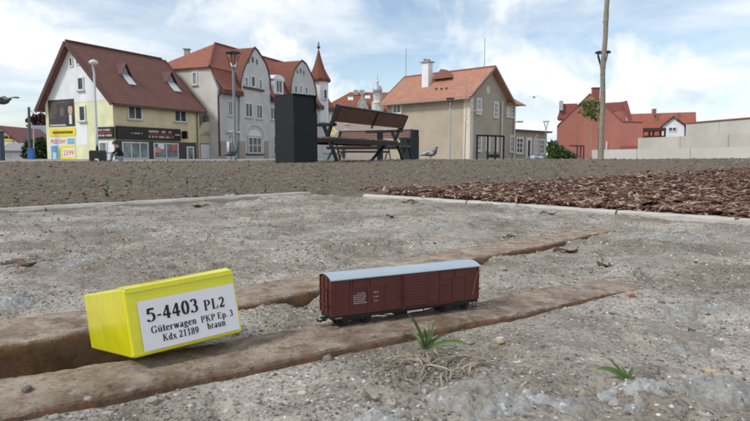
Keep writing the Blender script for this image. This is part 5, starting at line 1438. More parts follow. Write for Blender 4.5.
gutter(S_, wsg.pt(E0[0] - .06, E0[1] + .0) - q1 * .5, wsg.pt(E0[0] - .06, E0[1] + .0) + q1 * (Ls + .5), .11, pm('pinkish gutter', (.36, .25, .21), .6, .2))
for k_ in range(6):
    mb = MB(); a = wsg.pt(sAp, zAp + .18) + q1 * (-.6 + k_ * (Ls + 1.2) / 6); mb.tube([a, a + q1 * ((Ls + 1.2) / 6 - .03)], .10, 8); mb.build('ridge_cap', M_roofS, S_)
ns = (wsg.pt(*E0) - wsg.pt(sAp, zAp)).cross(q1).normalized(); ns = ns if ns.z > 0 else -ns
P0s = wsg.pt(0, zEs) + UP * .15
cb = plane_hit(425.5, 86.5, P0s, ns); ct = W(425, 62.5, cb.y).z
mb = MB(); mb.frame_box(cb - q1 * .42 - q2 * .1 - UP * .5, q1 * .84, q2 * .75, UP * (ct - cb.z + .5)); ch = mb.build('chimney', pm('whitewashed chimney', (.74, .75, .76), .85, .06, 2, streak=.2), S_)
mb = MB(); mb.frame_box(Vector((cb.x, cb.y, ct)) - q1 * .58 - q2 * .26, q1 * 1.16, q2 * 1.07, UP * .12); mb.build('chimney_cap', pm('grey chimney', (.34, .33, .31), .9, .15, 2), ch)
mb = MB(); c_ = Vector((cb.x, cb.y, ct + .12)); mb.frame_box(c_ - q1 * .3, q1 * .14, q2 * .4, UP * .22); mb.frame_box(c_ + q1 * .2, q1 * .14, q2 * .4, UP * .3); mb.build('chimney_pots', pm('grey chimney', (.34, .33, .31), .9, .15, 2), ch)['kind'] = 'stuff'
# small cross ridge vent behind the chimney
rp = W(448, 73.5, 63.5); mb = MB(); mb.prism([rp + q1 * 1.2 - UP * .6, rp - q1 * 1.2 - UP * .6, rp + UP * .35], -q2 * 1.2); mb.build('roof_vent', M_roofS, S_)
for u, v, h in ((484.5, 67, 38), (406, 76, 48)):
    p = W(u, v, 62); tp = W(u, h, 62); mb = MB(); mb.tube([(p.x, p.y, p.z - .6), (p.x, p.y, tp.z)], .03, 6); mb.build('antenna', pm('antenna', (.25, .25, .26), .5), S_)
for u, v in ((436, 90), (441, 90), (446, 89.5), (443, 81.5)):
    p = plane_hit(u, v, P0s, ns); mb = MB(); mb.frame_box(p - q1 * .1, q1 * .2, q2 * .1, UP * .22); mb.build('snow_guard', M_gut, S_)
cas = pm('pale window surround', (.56, .53, .46), .9, .08)
window(S_, wsl, 393, 104, 401.5, 113.5, cols=2, rows=1, fw=.12, casing=.13, casmat=cas)
for r_ in ((476.5, 99, 480.5, 114), (493.8, 102.5, 497.5, 117.5), (476.2, 135, 480.6, 151), (485.6, 136, 489, 151), (493.8, 136.5, 497, 151)): window(S_, shifted(wsg, .02), *r_, cols=2, rows=3, fw=.10, casing=.13, casmat=cas)
ov = wsg.sz(487.8, 90); mb = MB(); mb.prism([wsg.pt(ov[0] + .32 * math.cos(a), ov[1] + .42 * math.sin(a), .05) for a in np.linspace(0, 2 * math.pi, 15)[:-1]], -wsg.n * .06); mb.build('oval_vent', pm('pale window surround', (.56, .53, .46), .9, .08), S_)
M_cornerp = pm('cream quoin', (.60, .56, .47), .9, .08)
mb = MB(); mb.frame_box(wsg.pt(-.05, -.3, .0) + q1 * -.05, q2 * .5, wsg.n * .07, UP * (zEs + .3)); mb.build('corner_pilaster', M_cornerp, S_)
mb = MB(); mb.frame_box(wsl.pt(-.05, -.3, .0), q1 * .7, wsl.n * .07, UP * (zEs + .3)); mb.build('corner_pilaster', M_cornerp, S_)
mb = MB(); s_ = wsg.s(500.2); mb.tube([wsg.pt(s_, zEs - .4, .15), wsg.pt(s_, 0, .15)], .09, 8); mb.build('downpipe', M_cornerp, S_)
# lower wing on the right, then the one storey annex
zW = wsg.z(508, 97.5); sW = wsg.s(514.6)
mb = MB(); mb.prism([wsg.pt(gw, -.3, -.15), wsg.pt(sW, -.3, -.15), wsg.pt(sW, wsg.z(510, 103.8) - .05, -.15), wsg.pt(gw, wsg.z(510, 103.8) - .05, -.15)], q1 * 7.5); wing = mb.build('wing', M_tan_shade, S_)
zeW = wsg.z(510, 103.8)
mb = MB(); a_, b_ = wsg.pt(gw - .5, zeW, .45), wsg.pt(wsg.s(521), zeW, .45); c_ = plane_hit(505, 94, wsg.pt(0, 0, -2.6), wsg.n)
mb.slab(a_, b_, c_ + q2 * .02, c_, .14); mb.build('roof_slope', M_roofS, S_)
mb = MB(); mb.slab(b_, b_ + q1 * 8, c_ + q1 * 4, c_ + q2 * .03, .14); mb.build('roof_slope', M_roofS, S_)
ww = shifted(wsg, -.15)
for r_ in ((506.3, 104, 508.6, 117), (510.2, 105.5, 513.8, 117.5), (510, 136, 513.8, 152)): window(S_, ww, *r_, cols=2, rows=3, fw=.10, casing=.11, casmat=cas)
mb = MB(); mb.tube([ww.pt(sW - .1, zW - .7, .15), ww.pt(sW - .1, 0, .15)], .09, 8); mb.build('downpipe', M_cornerp, S_)
sX = wsg.s(549); za0, za1 = wsg.z(517, 129.5), wsg.z(546, 134)
mb = MB(); mb.prism([wsg.pt(sW, -.3, -.3), wsg.pt(sX, -.3, -.3), wsg.pt(sX, za0 - .15, -.3), wsg.pt(sW, za0 - .15, -.3)], q1 * 6); mb.build('annex', M_tan_shade, S_)
mb = MB(); mb.frame_box(wsg.pt(sW - .05, za0 - .15, .15), q2 * (sX - sW + .5), q1 * 6.6, UP * .18); mb.build('annex_roof', pm('dark felt roof', (.10, .09, .085), .9, .1), S_)
wa = shifted(wsg, -.3)
for r_ in ((516, 137.5, 522.5, 153.5), (534.5, 139, 537.5, 154), (539.5, 139.5, 544, 154)): window(S_, wa, *r_, cols=2, rows=3, fw=.13, casing=.09, casmat=cas)
window(S_, wa, 526.5, 139, 530.5, 160, cols=1, rows=1, fw=.16, sill=False, casing=.18, casmat=M_frame, name='door', glass=pm('dark door', (.04, .03, .03), .6))
mb = MB(); a = wa.sz(535, 134.5); b = wa.sz(532.8, 139); mb.tube([wa.pt(a[0] + .3, a[1], .12), wa.pt(b[0], b[1], .12), wa.pt(b[0], 0, .12)], .08, 8); mb.build('downpipe', M_frame, S_)
for u, v in ((470.5, 113.5), (511.5, 124.5)):
    s_, z_ = wsg.sz(u, v); mb = MB(); mb.tube([wsg.pt(s_, z_, .0), wsg.pt(s_, z_ + .25, .5), wsg.pt(s_ + .1, z_ + .3, .9)], .05, 6); mb.box(wsg.pt(s_ + .1, z_ + .25, 1.0), (.5, .3, .16)); mb.build('wall_lamp', M_zinc, S_)

# ---------------- red house on the right
wr = Wall(W(556, 157, 70), Vector((1, -.36, 0)))
RH = thing('red_house', tuple(wr.pt(0, 0)), 'plain brick red rendered gable house with roof dormers', 'house')
M_redp = pm('brick red render', (.37, .148, .118), .9, .16, .3, .1, 20, .01, streak=.26)
M_redt = pm('dark red metal roof', (.25, .080, .068), .55, .10, .6)
q = [(556.5, 162), (557, 127), (559, 124), (590, 93.5), (608, 108.5), (622.5, 121.5), (643, 121.8), (643, 162)]
Pq = [wr.pt(wr.s(u, v), max(-.3, wr.z(u, v))) for u, v in q]
mb = MB(); mb.prism(Pq, -wr.n * 9); mb.build('wall', M_redp, RH)
mb = MB(); mb.tube([p + wr.n * .05 for p in Pq[1:7]], .06, 6); mb.build('wall_coping', M_redt, RH)
mb = MB(); a, b = wr.sz(556.5, 113), wr.sz(575, 102.5); mb.prism([wr.pt(a[0], a[1] - .6, -1.2), wr.pt(wr.s(573, 113), a[1] - .6, -1.2), wr.pt(wr.s(577, 103), b[1], -1.2), wr.pt(wr.s(561, 103), b[1], -1.2)], -wr.n * 4); d_ = mb.build('dormer', M_redt, RH)
mb = MB(); a = wr.sz(560.5, 104.5); wr.block(mb, a[0] - .2, a[0] + .25, a[1] - .6, a[1] + .5, -1.1, -.8); mb.build('downpipe_box', M_zinc, RH)
Q = lambda u, v, o: wr.pt(wr.s(u, v), wr.z(u, v), o)
mb = MB(); mb.prism([Q(606, 111, -1.0), Q(622, 111, -1.0), Q(627, 110, -1.0), Q(625, 100.8, -1.0), Q(606, 102, -1.0)], -wr.n * 4); mb.build('dormer', M_redt, RH)
mb = MB(); mb.prism([Q(610, 112, -.9), Q(627, 110, -.9), Q(628, 122, -.9), Q(622, 122, -.9)], -wr.n * 3); mb.build('dormer_cheek', M_redp, RH)
mb = MB(); mb.bar(Q(625, 100.6, -.6), Q(631, 122, -.6), .5, .2, up=wr.n); mb.build('bargeboard', M_redt, RH)
panel(RH, shifted(wr, -.9), 626.3, 112, 628, 120.5, M_frame, 'dormer_window', 0, .12)
mb = MB(); p = W(595.5, 95, 73); mb.box((p.x, p.y, p.z), (.8, .6, 1.6)); mb.box((p.x, p.y, p.z + .83), (.95, .75, .1)); mb.build('chimney', M_redt, RH)
panel(RH, wr, 621, 146, 641, 150, M_redt, 'lean_to_roof', 0, 1.2)
mb = MB(); mb.tube([wr.pt(wr.s(606.5), wr.z(606.5, 150), .1), wr.pt(wr.s(606.5), wr.z(606.5, 141.5), .1)], .08, 6); mb.build('vent_pipe', M_frame, RH)

# ---------------- white gabled house with the long red roof behind the walls
wv_ = Wall(W(625, 157, 92), Vector((1, -.46, 0)))
VH = thing('long_roof_house', tuple(wv_.pt(0, 0)), 'long low house with orange red roof and a white gable above the concrete walls', 'house')
M_roofV = tile_mat('orange roof', (.36, .125, .082), (.30, .10, .07), .3, .36)
a, b = wv_.s(628), wv_.s(696); ze, zr_ = wv_.z(660, 137), wv_.z(660, 113) * 1.04
mb = MB(); wv_.block(mb, a, b, -.3, ze, -8, 0); mb.build('wall', M_whiteP, VH)
mb = MB(); mb.slab(wv_.pt(a, ze, .3), wv_.pt(b, ze, .3), wv_.pt(b, zr_, -4), wv_.pt(a, zr_, -4), .2); mb.build('roof_slope', M_roofV, VH)
mb = MB(); mb.slab(wv_.pt(b, ze, -8.3), wv_.pt(a, ze, -8.3), wv_.pt(a, zr_, -4), wv_.pt(b, zr_, -4), .2); mb.build('roof_slope', M_roofV, VH)
mb = MB(); mb.bar(wv_.pt(b + .1, ze, .3), wv_.pt(b + .1, zr_, -4), .22, .3); mb.build('verge_board', M_whiteP, VH)
gp = [(662, 140), (662, 127), (673.2, 118.3), (684, 126), (684, 140)]
mb = MB(); mb.prism([wv_.pt(wv_.s(u, v), wv_.z(u, v), .8) for u, v in gp], -wv_.n * 4); mb.build('cross_gable', M_whiteP, VH)
P_ = [wv_.pt(wv_.s(u, v), wv_.z(u, v), 1.1) for u, v in ((660, 128.4), (673.2, 117.8), (686, 126.6))]
for i in (0, 1): mb = MB(); mb.prism([P_[i], P_[i + 1], P_[i + 1] + UP * .22, P_[i] + UP * .22], -wv_.n * 4.4); mb.build('cross_roof', M_brownwood, VH)
window(VH, shifted(wv_, .8), 668.3, 127, 676.8, 131.6, cols=2, fw=.12, sill=False)
for u in (654, 657, 678): p = W(u, {654: 112, 657: 117.5, 678: 116}[u], 86); mb = MB(); mb.box((p.x, p.y, p.z), (.55 if u != 654 else .4, .6, .9)); mb.build('chimney', pm('brick chimney', (.30, .13, .10), .9, .15), VH)
# veranda
VR = thing('veranda', tuple(W(650, 157, 86)), 'dark timber veranda roof on posts left of the white gable', 'veranda')
wvr = Wall(W(640, 157, 86), Vector((1, 0, 0))); M_dkwood = pm('dark timber', (.06, .035, .028), .8, .2)
s0, s1, z0, z1 = wvr.rect(641, 128, 665, 131); mb = MB(); wvr.block(mb, s0, s1, z0, z1, -3, .4); mb.build('veranda_roof', M_dkwood, VR)
for u in (642.5, 649, 653, 660, 664.5): mb = MB(); s_ = wvr.s(u); wvr.block(mb, s_ - .1, s_ + .1, -.2, z0, -.2, 0); mb.build('post', M_dkwood, VR)
mb = MB(); wvr.block(mb, s0, s1, wvr.z(650, 137), wvr.z(650, 135.6), -.2, .02); mb.build('rail', M_dkwood, VR)
mb = MB(); wvr.block(mb, s0, s1 - .5, -.2, wvr.z(650, 137.2), -2.9, -2.7); mb.build('back_wall', pm('cream boards', (.55, .46, .30), .8, .1), VR)

# ---------------- stepped concrete retaining walls
M_conc = pm('raw concrete', (.47, .465, .43), .9, .12, .35, .3, 20, .01, streak=.35)
M_conc2 = pm('raw concrete beige', (.45, .43, .385), .9, .14, .35, .3, 20, .01, streak=.40)
def rwall(name, ua, va, Ya, ub, vb, Yb, label, mat, cap=None, joints=4):
    A_, B_ = W(ua, va, Ya), W(ub, vb, Yb); dx = Vector((B_.x - A_.x, B_.y - A_.y, 0)); w = Wall(A_, dx); L = dx.length
    t = thing(name, (A_.x, A_.y, 0), label, 'wall')
    for i in range(joints):                      # shuttered panels with open joints
        s0, s1 = L * i / joints + .012, L * (i + 1) / joints - .012; z0, z1 = A_.z + (B_.z - A_.z) * i / joints, A_.z + (B_.z - A_.z) * (i + 1) / joints
        mb = MB(); p = [w.pt(s0, -.3), w.pt(s1, -.3), w.pt(s1, -.3, -.35), w.pt(s0, -.3, -.35)]; q = [w.pt(s0, z0), w.pt(s1, z1), w.pt(s1, z1, -.35), w.pt(s0, z0, -.35)]
        mb.hexa(p + q); mb.build('panel', mat, t)
    if cap is not None:
        mb = MB(); mb.bar(A_ + UP * .07 + w.n * -.17, B_ + UP * .07 + w.n * -.17, .5, .10); mb.build('coping', cap, t)
rwall('retaining_wall', 591, 150, 35, 830, 145, 25, 'lowest and nearest concrete retaining wall, just above the soil crest', M_conc)
rwall('retaining_wall', 638, 138, 44, 850, 129.5, 33, 'middle concrete retaining wall, beige and streaked', M_conc2)
rwall('retaining_wall', 686, 124, 52, 850, 110.5, 40, 'highest concrete retaining wall with a dark red coping', M_conc, M_redt)

# ---------------- small houses at the left edge
wq = Wall(W(-30, 157, 75), Vector((1, .05, 0)))
SH = thing('white_cottage', tuple(wq.pt(0, 0)), 'white gabled cottage with dark red roof at the left edge', 'house')
gp = [(-32, 162), (-32, 144), (1.5, 128), (26, 148), (26, 162)]
Pq = [wq.pt(wq.s(u, v), max(-.3, wq.z(u, v))) for u, v in gp]
mb = MB(); mb.prism(Pq, -wq.n * 9); mb.build('wall', pm('cream white plaster', (.62, .60, .54), .9, .08, .6), SH)
M_roofq = pm('dark red sheet roof', (.17, .05, .05), .6, .15, .8)
for i, (ea, eb) in enumerate((((-38, 147.5), (1.5, 125.6)), ((31, 149.5), (1.5, 125.6)))):
    a, b = [wq.pt(wq.s(u, v), wq.z(u, v), .5) for u, v in (ea, eb)]; mb = MB(); mb.slab(a, a - wq.n * 10, b - wq.n * 10, b, .22); mb.build('roof_slope', M_roofq, SH)
panel(SH, wq, 4, 138.5, 13, 141, pm('yellow shop board', (.72, .60, .05), .6, .1), 'shop_board', 0, .12); panel(SH, wq, 3, 142, 13, 148, pm('poster white', (.70, .70, .72), .6, .05), 'shop_board', 0, .10)
panel(SH, wq, 4.5, 136.2, 8, 138.6, M_sign, 'shop_board', 0, .14); panel(SH, wq, 10, 136, 12.6, 138.8, M_sign, 'shop_board', 0, .15)
wz = Wall(W(15, 157, 88), Vector((1, .02, 0)))
GH = thing('grey_roofed_house', tuple(wz.pt(0, 0)), 'low house with a wide grey roof behind the hedge', 'house')
a, b = wz.s(18), wz.s(58); ze, zr_ = wz.z(35, 144), wz.z(35, 125.5) * 1.05
mb = MB(); wz.block(mb, a, b, -.3, ze, -8, 0); mb.build('wall', pm('ochre grey plaster', (.40, .34, .25), .9, .1), GH)
mb = MB(); mb.slab(wz.pt(a - .5, ze, .5), wz.pt(b + .5, ze, .5), wz.pt(b + .5, zr_, -4), wz.pt(a - .5, zr_, -4), .2); mb.build('roof_slope', pm('grey slate roof', (.17, .19, .22), .7, .15, 1), GH)
mb = MB(); mb.slab(wz.pt(b + .5, ze, -8.5), wz.pt(a - .5, ze, -8.5), wz.pt(a - .5, zr_, -4), wz.pt(b + .5, zr_, -4), .2); mb.build('roof_slope', pm('grey slate roof', (.17, .19, .22), .7, .15, 1), GH)
wk = Wall(W(2, 157, 58), Vector((1, .1, 0)))
KH = thing('kiosk', tuple(wk.pt(0, 0)), 'small white kiosk with a shallow grey roof before the cottage', 'kiosk')
a, b = wk.s(3.5), wk.s(22); ze = wk.z(12, 150.5)
mb = MB(); wk.block(mb, a, b, -.2, ze, -3, 0); mb.build('wall', pm('pale blue white boards', (.58, .62, .66), .8, .08), KH)
mb = MB(); mb.slab(wk.pt(a - .3, ze, .35), wk.pt(b + .3, ze, .35), wk.pt(b + .3, ze + .75, -1.6), wk.pt(a - .3, ze + .75, -1.6), .14); mb.build('roof_slope', pm('grey felt', (.26, .26, .27), .8, .1), KH)
mb = MB(); mb.slab(wk.pt(b + .3, ze, -3.4), wk.pt(a - .3, ze, -3.4), wk.pt(a - .3, ze + .75, -1.6), wk.pt(b + .3, ze + .75, -1.6), .14); mb.build('roof_slope', pm('grey felt', (.26, .26, .27), .8, .1), KH)
window(KH, wk, 6, 154.5, 9.8, 160.5, cols=2, fw=.07, sill=False)
# ================================================================== THE SQUARE: benches, bins, lamps, trees, birds, people
M_anth = pm('anthracite steel', (.014, .018, .021), .55, .12, 6, .05, 60, .002, spec=.22)
M_anth2 = pm('dark inside of bin', (.012, .013, .014), .7, .1)
M_wood = pm('brown bench board', (.115, .052, .036), .6, .25, 14, .2, 60, .003)
# ---- litter bins
def bin_at(p, ang, side_, h, label):
    t = thing('litter_bin', (p.x, p.y, p.z), label, 'litter bin', 'litter bins beside the benches', ang)
    a = side_ / 2; th = .012
    for name, c, d in (('back_panel', (0, a - th / 2, h / 2), (side_ - 2 * th, th, h)), ('side_panel', (-a + th / 2, 0, h / 2), (th, side_, h)), ('side_panel', (a - th / 2, 0, (h - .20) / 2), (th, side_, h - .20)), ('flap', (a - .035, 0, h - .10), (th, side_ - 2 * th, .20)),
                       ('front_panel', (0, -a + th / 2, h / 2), (side_ - 2 * th, th, h))):
        mb = MB(); mb.box(c, d); mb.build(name, M_anth, t, local=True, bevel=.002)
    mb = MB(); mb.box((0, 0, h + .006), (side_ + .004, side_ + .004, .012)); mb.build('lid', M_anth, t, local=True, bevel=.002)
    mb = MB(); mb.hexa([Vector(q) for q in ((-a + .02, -a + .02, .05), (a - .06, -a + .02, .05), (a - .06, a - .02, .05), (-a + .02, a - .02, .05), (-a + .02, -a + .02, h - .26), (a - .06, -a + .02, h - .26), (a - .06, a - .02, h - .26), (-a + .02, a - .02, h - .26))]); mb.build('liner', M_anth2, t, local=True)
    mb = MB(); mb.box((a - .025, 0, h - .206), (.03, side_ - 2 * th, .012)); mb.build('opening_lip', M_anth, t, local=True)
    return t
def sz_(x, y): return float(zs(np.array([x]), np.array([y]))[0])
bp = W(296.5, 157, 7.3); bp.z = .02
bin_at(bp, R(-43), .362, .86, 'tall black litter bin in front of the grey house, nearest to the camera')
bp = W(409.5, 157, 19.4); bp.z = -.02
bin_at(bp, R(-38), .44, 1.03, 'smaller looking black litter bin just right of the big bench')
# ---- benches
def make_bench(loc, rz, label):
    t = thing('bench', loc, label, 'bench', 'benches on the square', rz); L = 1.05
    for x in (-L, L):
        for nm, a, b in (('leg', (0, -.02, .60), (0, .24, 0)), ('leg', (0, -.12, .40), (0, -.52, 0)), ('armrest', (0, .17, .605), (0, -.50, .600)), ('seat_bearer', (0, .12, .395), (0, -.46, .395)), ('backrest_bearer', (0, .02, .40), (0, .20, .86))):
            mb = MB(); mb.bar((x, a[1], a[2]), (x, b[1], b[2]), .04, .042, up=(1, 0, 0)); mb.build(nm, M_anth, t, local=True, bevel=.004)
    for i in range(6):
        y = -.42 + i * .092; mb = MB(); mb.box((0, y, .432), (2 * L + .06, .084, .03)); mb.build('seat_slat', M_wood, t, local=True, bevel=.004)
    for i in range(3):
        f = i / 3; y, z = .115 + f * .10, .635 + f * .19
        M = Matrix.Rotation(R(-26), 3, 'X'); mb = MB(); mb.box((0, y + .045, z + .04), (2 * L + .02, .03, .066), M); mb.build('backrest_slat', M_wood, t, local=True, bevel=.004)
    M = Matrix.Rotation(R(-26), 3, 'X')
    for nm, c, d in (('backrest_frame', (0, .235, .838), (2 * L + .06, .05, .02)), ('backrest_frame', (-L - .025, .172, .71), (.02, .05, .27)), ('backrest_frame', (L + .025, .172, .71), (.02, .05, .27)), ('backrest_frame', (0, .20, .71), (.02, .02, .25))):
        mb = MB(); mb.box(c, d, M); mb.build(nm, M_anth, t, local=True)
    for y in (-.42, .10):
        mb = MB(); mb.bar((-L, y, .385), (L, y, .385), .04, .05); mb.build('seat_beam', M_anth, t, local=True)
    return t
bl, br = W(335.5, 157, 7.75), W(406, 157, 9.75); ax = (br - bl); ang = math.atan2(-ax.y, -ax.x)
ctr = (bl + br) / 2 - Vector((math.sin(-ang), math.cos(-ang), 0)) * 0
yv = Vector((-math.sin(ang), math.cos(ang), 0)); ctr = ctr - yv * .2
b1 = make_bench((ctr.x, ctr.y, -.03), ang, 'bench seen from behind with dark tilted backrest, right of the tall bin')
c2 = W(371, 157, 15.5); b2 = copy_tree(b1); b2.location = (c2.x, c2.y, -.01); b2.rotation_euler.z = R(-28); b2['label'] = 'bench seen from the front under the backrest of the nearest bench'
c3 = W(366, 157, 26); b3 = copy_tree(b1); b3.location = (c3.x, c3.y, -.02); b3.rotation_euler.z = R(-160); b3['label'] = 'far bench low between the legs of the nearer benches'
# dark upright post behind the bench
p = W(380, 157, 13); o = MB(); o.box((p.x, p.y, .33), (.13, .13, .72)); o.box((p.x, p.y, .70), (.15, .15, .03)); o = o.build('bollard', M_anth, loc=(p.x, p.y, -.02), bevel=.006); tag(o, 'square black bollard standing behind the nearest bench', 'bollard')

# ---- lamps
M_lamp = pm('grey green lamp metal', (.17, .21, .225), .5, .08, 3); M_lampb = pm('black lamp frame', (.02, .022, .025), .4, .1)
def cup_lamp(u, Y, v_top, label, mat, scale=1.0):
    b = W(u, 157, Y); top = W(u, v_top, Y).z; t = thing('street_lamp', (b.x, b.y, -.03), label, 'street lamp', 'cup shaped lamps on the square')
    hw, hh = .23 * scale, .56 * scale; zb = top + .03 - hh
    mb = MB(); mb.lathe([(.062, 0), (.062, zb * .35), (.048, zb * .36), (.044, zb), (.05, zb + .05)], (b.x, b.y, -.03), 12); mb.build('pole', mat, t, smooth=False)
    for k in range(4):
        a = k * math.pi / 2 + .5; mb = MB(); c, s = math.cos(a), math.sin(a)
        mb.tube([(b.x + .03 * c, b.y + .03 * s, zb + .0), (b.x + .08 * c, b.y + .08 * s, zb + .12), (b.x + hw * .93 * c, b.y + hw * .93 * s, zb + hh - .03)], .014, 6); mb.build('arm', M_lampb, t)
    n = 24; mb = MB(); mb.tube([(b.x + hw * math.cos(2 * math.pi * i / n), b.y + hw * math.sin(2 * math.pi * i / n), zb + hh - .03) for i in range(n + 1)], .018, 6, cap=False); mb.build('ring', M_lampb, t)
    mb = MB(); mb.lathe([(hw * .97, zb + hh - .03), (hw * .97, zb + hh), (.02, zb + hh + .015)], (b.x, b.y, 0), 20); mb.build('cap', M_lampb, t)
    mb = MB(); mb.lathe([(.05, zb + .02), (.09, zb + .08), (.03, zb + .12)], (b.x, b.y, 0), 12); mb.build('socket', mat, t)
    m, tr, bs = MATS.get('lamp glass') and (MATS['lamp glass'], None, None) or new_mat('lamp glass')
    if bs is not None:
        bs.inputs['Base Color'].default_value = (.8, .85, .88, 1); bs.inputs['Roughness'].default_value = .05; bs.inputs['Transmission Weight'].default_value = 1.0; bs.inputs['IOR'].default_value = 1.02; MATS['lamp glass'] = m
    mb = MB(); mb.lathe([(.085, zb + .12), (hw * .9, zb + hh - .04)], (b.x, b.y, 0), 16); mb.build('glass_cup', m, t, smooth=True)
    return t
cup_lamp(235.2, 19.0, 53.0, 'grey cup shaped lamp standing before the grey house', M_lamp)
cup_lamp(449.5, 33.5, 98.5, 'grey cup shaped lamp standing against the tan station wall', pm('pale lamp metal', (.36, .38, .39), .5, .08))
cup_lamp(545.3, 55.0, 121.5, 'small far cup shaped lamp at the right end of the station annex', M_lamp, 1.25)
cup_lamp(599.6, 19.5, 52.5, 'cup shaped lamp hidden behind the bare trunk', M_lampb, 1.0)
# tall street light by the yellow house
lb = W(97.5, 157, 36); t = thing('street_light', (lb.x, lb.y, -.05), 'tall white street light with bent head before the yellow gable', 'street light')
M_pole = pm('pale galvanised pole', (.58, .60, .61), .5, .06, 2)
zt = W(94, 64.5, 36).z
mb = MB(); mb.tube([(lb.x, lb.y, -.05), (lb.x, lb.y, zt * .3), (lb.x, lb.y, zt - .5), (lb.x - .03, lb.y - .05, zt - .15), (lb.x - .0, lb.y - .2, zt), (lb.x + .1, lb.y - .5, zt + .05)], [.10, .085, .06, .055, .05, .05], 10); mb.build('pole', M_pole, t, smooth=True)
hd_ = W(93.5, 62.3, 35.4); mb = MB(); mb.lathe([(.03, .16), (.20, .10), (.27, -.02), (.20, -.10), (.04, -.12)], (hd_.x, hd_.y, hd_.z), 12); mb.build('lamp_head', M_pole, t, smooth=True)
# priority road sign
sp_ = W(333, 131, 50); t = thing('road_sign', (sp_.x, sp_.y, 0), 'yellow and white diamond priority road sign beyond the bench', 'road sign')
mb = MB(); mb.tube([(sp_.x, sp_.y + .06, 0), (sp_.x, sp_.y + .06, sp_.z + .5)], .035, 8); mb.build('pole', M_zinc, t)
r = .36
for rr_, yy, m, nm in ((r, 0, M_frame, 'plate'), (r * .62, -.006, pm('sign yellow', (.80, .52, .02), .5, .05), 'yellow_field')):
    mb = MB(); mb.prism([(sp_.x, sp_.y + yy, sp_.z - rr_), (sp_.x + rr_, sp_.y + yy, sp_.z), (sp_.x, sp_.y + yy, sp_.z + rr_), (sp_.x - rr_, sp_.y + yy, sp_.z)], (0, .012, 0)); mb.build(nm, m, t)
# planter behind the bench
pp = W(330, 157, 40); t = thing('planter', (pp.x, pp.y, -.05), 'low grey blue planter box beyond the left legs of the bench', 'planter')
mb = MB(); mb.hexa([Vector((pp.x + a, pp.y + b, c)) for c, k in ((-.05, .85), (.42, 1)) for a, b in ((-.5 * k, -.3 * k), (.5 * k, -.3 * k), (.5 * k, .3 * k), (-.5 * k, .3 * k))]); mb.build('trough', pm('grey blue planter', (.24, .27, .29), .8, .1), t, bevel=.02)
mb = MB(); mb.box((pp.x, pp.y, .44), (1.08, .68, .05)); mb.build('rim', pm('grey blue planter', (.24, .27, .29), .8, .1), t, bevel=.01)

# ---- steel frames
def frame_thing(name, posts, bar, Y, label, mat, r=.035, seat=None):
    p0 = W((bar[0] + bar[2]) / 2, 157, Y); t = thing(name, (p0.x, p0.y, -.03), label, 'frame')
    a, b = W(bar[0], bar[1], Y), W(bar[2], bar[3], Y + .6)
    mb = MB(); mb.tube([a, b], r, 8); mb.build('top_bar', mat, t)
    for u in posts:
        q = W(u, 157, Y + .6 * (u - bar[0]) / (bar[2] - bar[0])); mb = MB(); mb.tube([(q.x, q.y, -.03), (q.x, q.y, a.z + (b.z - a.z) * (u - bar[0]) / (bar[2] - bar[0]))], r, 8); mb.build('post', mat, t)
    if seat:
        c = W((seat[0] + seat[2]) / 2, (seat[1] + seat[3]) / 2, Y); w_, h_ = (seat[2] - seat[0]) * Y / 600, (seat[3] - seat[1]) * Y / 600
        mb = MB(); mb.box((c.x, c.y, c.z), (w_, .35, h_)); mb.build('seat', mat, t, bevel=.01)
    return t
frame_thing('steel_frame', (476.8, 487.5, 495.2, 503.4), (476.5, 135.2, 503.6, 136.2), 30, 'black steel frame with a seat before the station gable', M_anth, .05, (489, 154.2, 498.5, 157.6))
frame_thing('steel_frame', (577, 580.5, 583.5), (569.5, 145.6, 583.8, 145.9), 34, 'dark red brown steel frame in front of the red house', pm('dark red steel', (.09, .035, .045), .6, .1), .045)

# ---- trees
def leaf_cloud(g, n, cfun, size, flat=.5):
    V, F_ = [], []
    c = cfun(g, n); nn = g.normal(0, 1, (n, 3)); nn /= np.linalg.norm(nn, axis=1)[:, None]
    a = np.cross(nn, g.normal(0, 1, (n, 3))); a /= np.linalg.norm(a, axis=1)[:, None]; b = np.cross(nn, a)
    s = size * g.uniform(.6, 1.25, n)[:, None]
    P = np.stack([c - a * s, c - a * s * .2 + b * s * .55 + nn * s * .12, c + a * s, c - a * s * .2 - b * s * .55 + nn * s * .12], 1)
    return P.reshape(-1, 3), np.arange(4 * n).reshape(-1, 4)
def foliage_mat(name, stops):
    m, t, b = new_mat(name); k = NT(t); g_ = k.n('ShaderNodeNewGeometry')
    k.l(k.ramp(g_.outputs['Random Per Island'], stops), b.inputs['Base Color']); b.inputs['Roughness'].default_value = .55; b.inputs['Specular IOR Level'].default_value = .3
    return m
M_leafA = foliage_mat('sapling leaves', [(0, (.05, .10, .018)), (.5, (.085, .155, .03)), (1, (.14, .21, .05))])
M_leafB = foliage_mat('dark hedge leaves', [(0, (.016, .035, .012)), (.6, (.032, .062, .020)), (1, (.06, .10, .032))])
M_leafC = foliage_mat('bush leaves', [(0, (.030, .060, .018)), (.6, (.06, .11, .03)), (1, (.10, .16, .045))])
M_leafD = foliage_mat('copper leaves', [(0, (.035, .014, .016)), (.6, (.07, .028, .026)), (1, (.10, .045, .04))])
